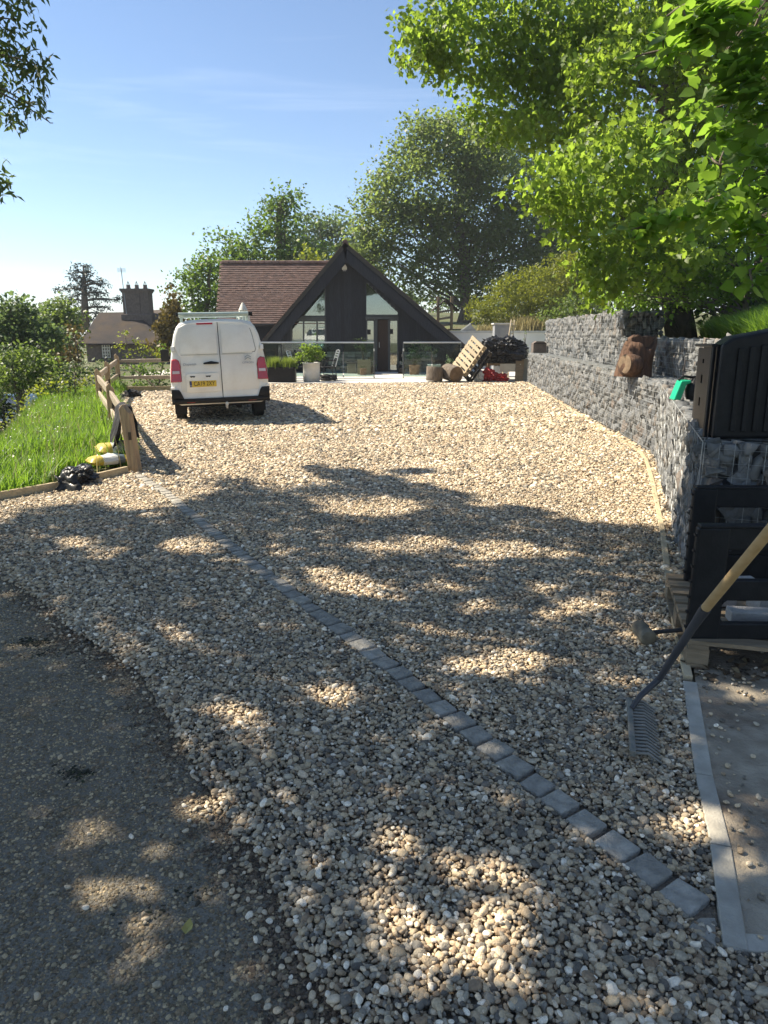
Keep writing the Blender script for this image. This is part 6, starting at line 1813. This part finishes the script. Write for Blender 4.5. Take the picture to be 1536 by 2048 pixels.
LIME = px_lobes([(1400, 30, 80, 36), (1350, 90, 40, 30, .3), (1450, 60, 80, 50), (1510, 120, 60, 60), (1330, 100, 26, 24, .2), (1480, 160, 60, 44), (1520, 220, 50, 60), (1440, 150, 44, 36, .4), (1470, 260, 50, 40, .5), (1520, 310, 44, 44), (1400, 235, 36, 24, 1), (1430, 330, 44, 34, .8), (1500, 380, 60, 44, .3),
                 (1450, 420, 60, 34, .6), (1380, 430, 50, 26, .8), (1310, 440, 50, 22, 1), (1265, 455, 34, 18, 1), (1290, 475, 40, 14, 1), (1500, 470, 60, 30, .6), (1530, 540, 40, 34, .5), (1325, 290, 20, 26, 1.6)], 4.0, .5)
P, C = lobe_points(LIME, 420, 4, .05, -.2, .1, 3)
k = rng.permutation(len(P))[:1350]; P = P[k]
dist = np.hypot(P[:, 0], P[:, 1]); P = P[np.argsort(dist)]
sun_v = np.array(SUN_DIR)
for p in P[:300]:
    o = bpy.data.objects.new('leaf', LM[rnd.randrange(8)]); COL.objects.link(o); o.parent = lime
    nrm = Vector((rnd.gauss(-.25, .45), rnd.gauss(-.1, .45), 1)).normalized()
    d = Vector((rnd.gauss(-.6, .8), rnd.gauss(-.2, .8), rnd.gauss(-.5, .3))); d = (d - nrm * d.dot(nrm)).normalized()
    M3 = Matrix((d, nrm.cross(d), nrm)).transposed()
    o.matrix_local = Matrix.Translation(Vector(p) - OFF[lime.name]) @ M3.to_4x4() @ Matrix.Scale(rnd.uniform(.6, 1.15), 4)
V, F = leaf_mesh(P[300:], .085 * rng.uniform(.6, 1.2, len(P) - 300), (np.array([[0, 0, 0], [.05, .40, .05], [.45, .46, .06], [1, 0, -.12], [.45, -.46, .06], [.05, -.40, .05], [.5, 0, -.03]]), np.array([[0, 6, 2, 1], [6, 3, 2, 2], [0, 5, 4, 6], [6, 4, 3, 3]])), .8, .5)
np_leaves('leaves', V, F, m_lf_lime_mass, lime, kind='stuff')
mb = MB(); rt_ = Vector((3.6, 4.4, 3.6))
mb.tube([Vector((6.2, 4.2, 1.2)), Vector((6.0, 4.25, 3.2)), Vector((5.9, 4.3, 5.2)), Vector((5.9, 4.3, 7.5))], [.22, .19, .15, .10], 10)
for src, dst in (((6.0, 4.25, 3.4), at(1265, 460, 5.0)), ((5.95, 4.3, 4.6), at(1330, 100, 4.2)), ((5.95, 4.3, 4.0), at(1440, 330, 4.6)), ((6.0, 4.25, 3.0), at(1500, 540, 4.5)), ((5.95, 4.3, 5.0), at(1360, 15, 4.0))):
    lp = limb(mb, src, dst, .045, .006, .06, 6, 8)
    for j in range(3, 9):
        for _ in range(3):
            q = Vector(P[np.argsort(((P - np.array(lp[j])) ** 2).sum(1))[rnd.randrange(2, 40)]]); limb(mb, lp[j], q, .009, .003, .1, 4, 3)
mb.build('branches', m_bark, lime, smooth='all')

# --- trees behind the house
YO = 46.0
ob = at(926, 640, YO); ob.z = 1.6
OAK = px_lobes([(872, 262, 50, 36), (900, 300, 95, 66), (960, 320, 90, 70), (830, 320, 62, 50), (1000, 380, 90, 70), (790, 385, 62, 52), (870, 390, 95, 66), (945, 420, 95, 66), (1040, 440, 80, 70), (760, 440, 62, 44), (830, 462, 85, 50), (735, 480, 42, 36), (905, 495, 100, 44), (1000, 500, 90, 56), (1075, 500, 60, 66), (1110, 470, 60, 70), (1135, 540, 50, 60), (740, 520, 40, 40), (790, 520, 66, 34), (860, 545, 70, 26), (970, 570, 90, 36), (1060, 575, 60, 40), (850, 590, 44, 18), (760, 400, 30, 40), (1010, 290, 60, 60, 3)], YO, .95)
tree('oak_tree', 'biggest spreading dark green oak rising behind the right roof slope', 'tree', ob, OAK, m_lf_oak, m_bark, tr=.42, clumps=4.8, leaves=44, sig=.52, size=.20, tpl=LEAF_QUAD, gap=.32, inner=.42, fork=at(930, 330, YO), limb_r=.13, nscale=.35)
def simple(name, label, px, Y, spec, mat, size, clumps, leaves, sig, tr=.2, gap=.3, bark=m_bark, cat='tree', group=None, inner=.35, up=.6, zb=None, ns=.6, tpl=LEAF_QUAD, depth=.9):
    b = at(px, 640, Y); b.z = th(b.x, Y) if zb is None else zb
    return tree(name, label, cat, b, px_lobes(spec, Y, depth), mat, bark, tr=tr, clumps=clumps, leaves=leaves, sig=sig, size=size, gap=gap, inner=inner, up=up, group=group, nscale=ns, tpl=tpl)
simple('ash_tree', 'bright green tree with a tall leader sticking up behind the brown side roof', 545, 44, [(562, 392, 26, 24), (555, 420, 30, 30), (570, 410, 24, 20), (550, 455, 44, 30), (500, 475, 46, 34), (560, 490, 66, 40), (460, 500, 40, 36), (520, 520, 80, 40), (610, 505, 40, 34), (430, 520, 36, 34), (470, 560, 60, 40)], m_lf_bright, .19, 5, 38, .42, .3)
simple('willow_tree', 'pale grey green tree between the tall leader and the oak', 650, 62, [(640, 450, 50, 30), (690, 470, 40, 36), (610, 470, 44, 40), (660, 510, 70, 50), (720, 510, 40, 50)], m_lf_far, .24, 3.4, 38, .6, .3)
simple('young_tree', 'small yellow green tree just above the ridge of the side roof', 612, 38, [(612, 512, 26, 14), (600, 530, 40, 20), (640, 525, 24, 16)], m_lf_yellow, .2, 6, 18, .25, .1)
simple('field_maple', 'rounded green tree at the left end of the brown roof', 400, 36, [(395, 545, 34, 36), (420, 530, 28, 30), (380, 590, 36, 44), (420, 590, 40, 50), (400, 640, 50, 40), (440, 640, 30, 50), (378, 560, 22, 24)], m_lf_bright, .15, 9, 30, .26, .16)
simple('golden_cypress', 'upright bronze gold conifer between cottage and van', 338, 29, [(348, 596, 11, 26), (343, 630, 17, 36), (330, 645, 13, 24), (352, 660, 18, 40), (322, 672, 15, 26), (335, 690, 28, 26)], m_lf_bronze, .13, 34, 22, .11, .08, gap=.05, up=.1, inner=.1, ns=2)
simple('pine_tree', 'dark slim pine with bare trunks to the right of the oak', 1105, 52, [(1085, 440, 36, 34), (1110, 480, 32, 36), (1075, 500, 30, 30), (1120, 540, 30, 30), (1095, 420, 24, 24)], m_lf_cedar, .3, 3, 26, .5, .22)
for px, lab in ((1108, 'slanting bare trunk behind the golden hedge'), (1140, 'second slanting bare trunk nearer the maple leaves')):
    a_, b_ = at(px + 26, 600, 50), at(px - 22, 420, 50); a_.z = 2
    mb = MB(); mb.tube([a_, a_.lerp(b_, .5) + Vector((.2, 0, 0)), b_], [.22, .17, .09], 8)
    for k in range(5): limb(mb, a_.lerp(b_, .4 + .12 * k), a_.lerp(b_, .4 + .12 * k) + Vector((rnd.uniform(-2, 2), 0, rnd.uniform(.2, 1))), .06, .02)
    tt_ = thing('bare_tree', lab, 'tree', a_); mb.build('trunk', m_bark, tt_, smooth='all')

# golden hedge on the upper level, tan grasses and a grey bush before it
HD = px_lobes([(965, 625, 28, 34), (1000, 610, 40, 44), (1040, 600, 44, 54), (1080, 590, 44, 62), (1120, 570, 44, 60), (1160, 555, 46, 46), (1130, 625, 60, 40), (1180, 600, 40, 60), (1080, 640, 50, 26), (1010, 640, 50, 24), (1150, 530, 40, 20)], 35.0, .9)
tree('conifer_hedge', 'golden yellow clipped conifer hedge behind the white garden wall', 'hedge', at(1070, 650, 36) * 1.0, HD, m_lf_gold, m_bark, tr=.08, clumps=26, leaves=24, sig=.15, size=.16, tpl=LEAF_SLIM, gap=.08, inner=.5, up=.1, droop=-.3, crown='foliage', nscale=1.2)
n = 900; c = at(1062, 660, 33.8); P = np.stack([c.x + rng.normal(0, .45, n), 33.8 + rng.normal(0, .2, n), np.full(n, 1.55)], -1)
t = thing('ornamental_grass', 'tan feathery grass clump above the white wall beside the gabion', 'grass clump', (c.x, 33.8, 1.55)); blades('blades', P, rng.uniform(.4, .95, n), m_grass_dry, t, width=.012, lean=.5)
n = 420; c = at(975, 660, 33.7); P = np.stack([c.x + rng.normal(0, .35, n), 33.7 + rng.normal(0, .15, n), np.full(n, 1.55)], -1)
t = thing('ornamental_grass', 'short tan grass clump at left end below the golden hedge', 'grass clump', (c.x, 33.7, 1.55)); blades('blades', P, rng.uniform(.25, .55, n), m_grass_dry, t, width=.012, lean=.5)
simple('grey_shrub', 'grey leaved shrub with pale tips just behind the tall gabion block', 1125, 27.5, [(1120, 615, 26, 22), (1150, 615, 34, 24), (1100, 632, 24, 16), (1190, 620, 36, 22)], m_lf_mixed, .11, 30, 14, .12, .04, cat='bush', ns=1.5, tpl=LEAF_OVAL)

# --- left side
simple('roadside_tree', 'green tree at the left picture edge with its top against the sky', 20, 24, [(22, 615, 34, 28), (10, 650, 50, 40), (45, 655, 44, 36), (60, 690, 60, 36), (10, 700, 60, 50), (90, 680, 40, 30), (-90, 660, 90, 60), (-60, 740, 80, 60), (-200, 700, 100, 80)], m_lf_far, .13, 22, 30, .22, .15, zb=-2.4)
simple('cherry_tree', 'leafy sunlit tree overhanging the teal car', 40, 19, [(20, 730, 60, 40), (70, 735, 44, 34), (50, 762, 60, 26), (100, 750, 30, 30), (15, 768, 40, 24), (112, 782, 22, 18)], m_lf_mixed, .11, 34, 26, .15, .12, zb=-2.0, tpl=LEAF_OVAL)
simple('hawthorn_tree', 'broad grey green tree in front of the cedar', 120, 34, [(112, 625, 36, 26), (90, 645, 36, 26), (128, 645, 34, 30), (110, 672, 52, 36), (70, 665, 36, 26), (120, 700, 36, 34)], m_lf_mixed, .15, 17, 30, .26, .18, zb=-2.4)
simple('copper_bush', 'reddish brown bush touching the left corner of the cottage', 150, 30, [(140, 700, 20, 36), (152, 672, 10, 20), (120, 720, 30, 30)], m_lf_bronze, .14, 16, 22, .2, .06, zb=-2.4, cat='bush')
simple('dark_hedge', 'dark clipped bush below the cherry tree at left edge', 8, 22, [(8, 830, 16, 40), (-10, 800, 24, 40), (4, 870, 20, 26)], m_lf_deep, .12, 30, 20, .14, .05, zb=-2.2, cat='bush', gap=0)
simple('elder_bush', 'dark leafy bush behind the grass, left of the fence', 125, 17.5, [(125, 765, 30, 22), (150, 745, 34, 22), (110, 790, 24, 16), (95, 770, 20, 22)], m_lf_deep, .09, 46, 16, .10, .04, zb=-1.2, cat='bush', tpl=LEAF_OVAL, ns=1.5)
simple('dogwood_bush', 'silvery flecked bush below the cottage window', 170, 20.5, [(160, 742, 36, 20), (195, 740, 28, 16), (180, 764, 40, 20), (140, 735, 16, 14)], m_lf_var, .085, 40, 12, .11, .03, zb=-1.0, cat='bush', tpl=LEAF_OVAL, ns=1.6)
simple('laurel_bush', 'dark green bush right behind the farther fence posts', 215, 21.5, [(215, 745, 28, 26), (190, 775, 30, 18), (225, 770, 20, 22)], m_lf_deep, .10, 36, 14, .10, .04, zb=-.6, cat='bush', tpl=LEAF_OVAL, ns=1.6)
simple('apple_tree', 'thin bright yellow green sapling in front of the cottage roof', 265, 24.5, [(250, 672, 6, 14), (240, 695, 10, 8), (272, 690, 8, 12), (290, 697, 14, 10), (265, 710, 26, 10), (310, 705, 10, 10)], m_lf_yellow, .09, 34, 9, .09, .03, zb=-.8, tpl=LEAF_OVAL, ns=2)
simple('privet_hedge', 'low sunlit green hedge seen through the rails of the back fence', 300, 22.8, [(270, 735, 26, 14), (310, 735, 30, 14), (340, 740, 20, 14), (290, 762, 50, 16), (330, 700, 18, 12)], m_lf_bright, .09, 50, 16, .09, .03, zb=-.4, cat='hedge', tpl=LEAF_OVAL, ns=2)
# cedar with flat tiers
YC_ = 56
cb_ = at(171, 660, YC_); ct_ = at(167, 530, YC_)
TI = [(166, 532, 14, 4), (150, 545, 13, 5), (182, 545, 18, 4), (148, 556, 12, 4), (170, 557, 18, 4), (196, 562, 24, 4), (160, 571, 14, 4), (206, 568, 14, 4), (125, 578, 18, 4), (148, 578, 22, 4), (178, 577, 18, 4), (205, 585, 16, 4), (155, 588, 22, 5), (185, 590, 22, 4), (210, 599, 30, 4), (236, 598, 14, 3), (140, 600, 26, 5), (175, 606, 30, 5), (215, 614, 24, 4), (150, 616, 34, 5), (200, 626, 30, 5), (135, 632, 36, 6), (180, 640, 40, 6)]
def cedar_limbs(mb):
    mb.tube([cb_, cb_.lerp(ct_, .5), ct_], [.36, .24, .05], 8)
    for s in TI: mb.tube([at(168, s[1] + 3, YC_), at((168 + s[0]) / 2, s[1] - 1, YC_), at(s[0], s[1] + 1, YC_)], [.10, .07, .03], 5)
tree('cedar_tree', 'tall cedar with flat open tiers standing against the sky', 'tree', cb_, px_lobes(TI, YC_, 1.0), m_lf_cedar, m_bark, tr=.02, clumps=5, leaves=20, sig=.16, size=.26, tpl=LEAF_SLIM, gap=-.2, inner=.2, up=.8, extra=cedar_limbs, fork=ct_, limb_r=.5)
# far wood closing the view
for i, (name, lab, px, Y, spec, mt) in enumerate((
    ('distant_tree', 'hazy distant tree low on the left horizon', 70, 90, [(40, 655, 40, 18), (90, 660, 50, 14), (10, 650, 40, 24), (140, 650, 40, 20)], m_lf_far),
    ('distant_tree', 'tree line glimpsed below the oak branches on the right', 960, 80, [(860, 610, 60, 26), (960, 620, 70, 26), (1060, 600, 70, 40), (780, 600, 60, 30), (1150, 560, 70, 60)], m_lf_far),
    ('distant_tree', 'green tree standing directly behind the house', 620, 54, [(480, 600, 60, 60), (560, 600, 70, 70), (640, 610, 70, 70), (720, 600, 60, 60)], m_lf_bright))):
    simple(name, lab, px, Y, spec, mt, .36, 1.6, 40, .9, .25, gap=.15)

# --- stump on the gabion ledge
sc = Vector((3.78, 11.15, .96))
stp = thing('tree_stump', 'weathered broken brown stump standing on the ledge of the gabion wall', 'stump', sc)
mb = MB(); V, F = [], []; nn_, nr_ = 26, 9
for i in range(nr_):
    t = i / (nr_ - 1)
    for j in range(nn_):
        a = 2 * math.pi * j / nn_
        r = .28 * (1 - .14 * t) * (1 + .16 * noise.noise(Vector((math.cos(a) * 1.4, math.sin(a) * 1.4, t * 1.5))) + .06 * noise.noise(Vector((math.cos(a) * 6, math.sin(a) * 6, t * 2))))
        top = .50 + .14 * noise.noise(Vector((math.cos(a) * 1.5, math.sin(a) * 1.5, 9))) + .05 * noise.noise(Vector((math.cos(a) * 5, math.sin(a) * 5, 3)))
        V.append(sc + Vector((r * math.cos(a) + .05 * t, r * math.sin(a), t * top)))
for i in range(nr_ - 1):
    for j in range(nn_): F.append((i * nn_ + j, i * nn_ + (j + 1) % nn_, (i + 1) * nn_ + (j + 1) % nn_, (i + 1) * nn_ + j))
V.append(sc + Vector((.03, 0, .40))); F += [((nr_ - 1) * nn_ + j, (nr_ - 1) * nn_ + (j + 1) % nn_, len(V) - 1) for j in range(nn_)]
mb.add(V, F); m_stump = M('stump_wood', (.085, .047, .030), (.155, .088, .055), scale=5, rough=1, bump=1.0, bscale=14, stretch=(3.4, 3.4, .5), dirt=((.04, .028, .02), 4, .7))
mb.build('trunk', m_stump, stp, smooth='all')
ax_ = Vector((-.93, -.34, .08)); M3 = ax_.to_track_quat('Z', 'Y').to_matrix(); lc = sc + Vector((-.06, -.20, .17))
mb = MB(); mb.lathe(lc, [(.14, -.05), (.16, .0), (.155, .12), (.15, .19)], 20, rot=M3)
o = mb.build('split_log', m_stump, stp, smooth='all')
for v in o.data.vertices: v.co += noise.noise_vector(v.co * 7) * .012
mb = MB(); mb.lathe(lc + ax_ * .165, [(.140, .02), (.145, .028), (.11, .032), (.0, .026)], 20, rot=M3); o = mb.build('cut_face', m_cutwood, stp)
for v in o.data.vertices: v.co += noise.noise_vector(v.co * 5) * .006
mb = MB(); mb.prism([sc + Vector((x, -.12, z)) for x, z in ((-.10, .44), (-.12, .56), (-.02, .62), (.06, .58), (.16, .60), (.22, .56), (.20, .42))], (0, .2, 0)); mb.build('broken_top', m_stump, stp, bevel=.02)

# --- grasses
def bank_pts(n, x0, x1, y0, y1, cond):
    x = rng.uniform(x0, x1, n); y = rng.uniform(y0, y1, n); k = cond(x, y); x, y = x[k], y[k]
    return np.stack([x, y, terrain(x, y) - .01], -1)
def c_bank(x, y):
    s1 = -.937 * (x + 2.9) - .348 * (y - 8.4); s2 = -.90 * (x + 2.98) + .43 * (y - 8.4)
    return (np.minimum(s1, s2) > .07) & (np.minimum(s1, s2) < 3.2)
P = bank_pts(260000, -11, -2.8, 5.4, 21, c_bank)
P = P[~((np.hypot((P[:, 0] + 3.27) / .42, (P[:, 1] - 7.95) / .62) < 1))]
P = P[rng.random(len(P)) < np.clip(1.5 - P[:, 1] * .045, .35, 1)]
hh = rng.uniform(.10, .30, len(P)) * (1 + .5 * np.array([noise.noise(Vector((a * .9, b * .9, 1))) for a, b in P[:, :2]]))
blades('grass', P, hh, m_grass, None, width=.010, lean=.5, kind='stuff', seg=2)
P2 = bank_pts(2600, -10, -3.0, 6, 16, c_bank)
hs_ = rng.uniform(.30, .50, len(P2)); blades('seeding_grass', P2, hs_, m_grass_dry, None, width=.003, lean=.3, kind='stuff', seg=2)
fl = P2[rng.random(len(P2)) < .55].copy(); fl[:, 2] += rng.uniform(.16, .34, len(fl))
V, F = leaf_mesh(fl, rng.uniform(.016, .030, len(fl)), LEAF_QUAD, .6, 0); np_mesh('bank_flowers', V, F, m_flower, kind='stuff')
P3 = bank_pts(900, -8.5, -6.0, 15, 19.5, c_bank); P3 = P3[np.hypot(P3[:, 0] + 8.1, P3[:, 1] - 16.8) < 1.6]; P3[:, 2] += rng.uniform(.3, .65, len(P3))
V, F = leaf_mesh(P3, rng.uniform(.05, .10, len(P3)), LEAF_OVAL, .4, .2); np_mesh('yellow_bracts', V, F, m_lf_yellow, kind='stuff')
def c_right(x, y):
    dn = .953 * (x - W_NEAR.x) - .303 * (y - W_NEAR.y); df = .997 * (x - W_FAR.x) - .076 * (y - W_FAR.y); d = np.minimum(dn, df)
    return (d > 1.2) & (d < 5.5)
P = bank_pts(190000, 3.4, 11, 5.2, 17, c_right)
hh = rng.uniform(.18, .50, len(P)); blades('bank_grass', P, hh, m_grass, None, width=.011, lean=.7, kind='stuff', seg=2)
P = bank_pts(5000, 4.4, 6.2, 8.5, 13.9, lambda x, y: (.997 * (x - W_FAR.x) - .076 * (y - W_FAR.y) > 1.05) & (.997 * (x - W_FAR.x) - .076 * (y - W_FAR.y) < 1.5))
blades('overhanging_grass', P, rng.uniform(.2, .42, len(P)), m_grass, None, width=.010, lean=.9, kind='stuff', seg=2)
# weeds at the gravel margins and moss on the lane
wp_ = []
for k in range(140):
    i = rnd.randrange(0, 5); a = FEN[min(i, 3)].lerp(FEN[min(i, 3) + 1], rnd.random()); wp_.append((a.x - .05 + rnd.gauss(0, .12), a.y + rnd.gauss(0, .1), 0))
wp_ = np.repeat(np.array(wp_), 9, 0); wp_[:, :2] += rng.normal(0, .035, (len(wp_), 2)); wp_[:, 2] = terrain(wp_[:, 0], wp_[:, 1]).clip(-.02)
blades('fence_weeds', wp_, rng.uniform(.12, .5, len(wp_)), m_grass, None, width=.010, lean=.4, kind='stuff')
mp = []
for (px, py), n, s in (((66, 1283), 170, .045), ((150, 1545), 110, .034), ((90, 1310), 60, .05), ((285, 1830), 24, .03), ((380, 1790), 30, .03)):
    c = G(px, py, -.03); mp.append(np.stack([c.x + rng.normal(0, s, n), c.y + rng.normal(0, s * .6, n), np.full(n, -.032)], -1))
mp = np.concatenate(mp)
m_moss = M_island('dry_moss', [(.045, .045, .03), (.07, .06, .04), (.03, .032, .022), (.055, .06, .03)], rough=1, obj_random=True)
MOSS = pebble_set('crumb_kind', m_moss, 4); n = len(mp); Lg = rng.lognormal(math.log(.009), .5, n).clip(.004, .026)
scatter('moss_crumbs', mp, rng.uniform(-.6, .6, (n, 3)) * [1, 1, 6], np.stack([Lg * 1.3, Lg, Lg * .8], -1), rng.integers(0, 4, n), MOSS)
# leaf litter and grit under the barriers
n = 260; lx = rng.uniform(1.5, 2.5, n); ly = 3.12 + np.abs(rng.normal(0, .12, n)); lt = np.stack([lx, ly, np.full(n, .014)], -1)
V, F = leaf_mesh(lt, rng.uniform(.02, .06, n), LEAF_OVAL, 1.2, 0); V[:, 2] = np.maximum(V[:, 2], .010)
m_litter = M_island('leaf_litter', [(.10, .065, .035), (.15, .10, .055), (.07, .05, .03), (.2, .15, .08)], rough=.9, bump=.1)
np_mesh('leaf_litter', V, F, m_litter, kind='stuff')

# --- thin summer haze over the whole place, the sky left outside it
hz = MB(); hz.box((0, 800, 13), (3300, 1900, 36))
hm = bpy.data.materials.new('summer_haze'); hm.use_nodes = True
hn, hl = hm.node_tree.nodes, hm.node_tree.links
hn.remove(hn['Principled BSDF'])
pv = hn.new('ShaderNodeVolumePrincipled'); pv.inputs['Density'].default_value = HAZE; pv.inputs['Color'].default_value = (.90, .94, 1.0, 1)
hl.new(pv.outputs['Volume'], hn['Material Output'].inputs['Volume'])
ho = hz.build('haze', hm, kind='stuff')
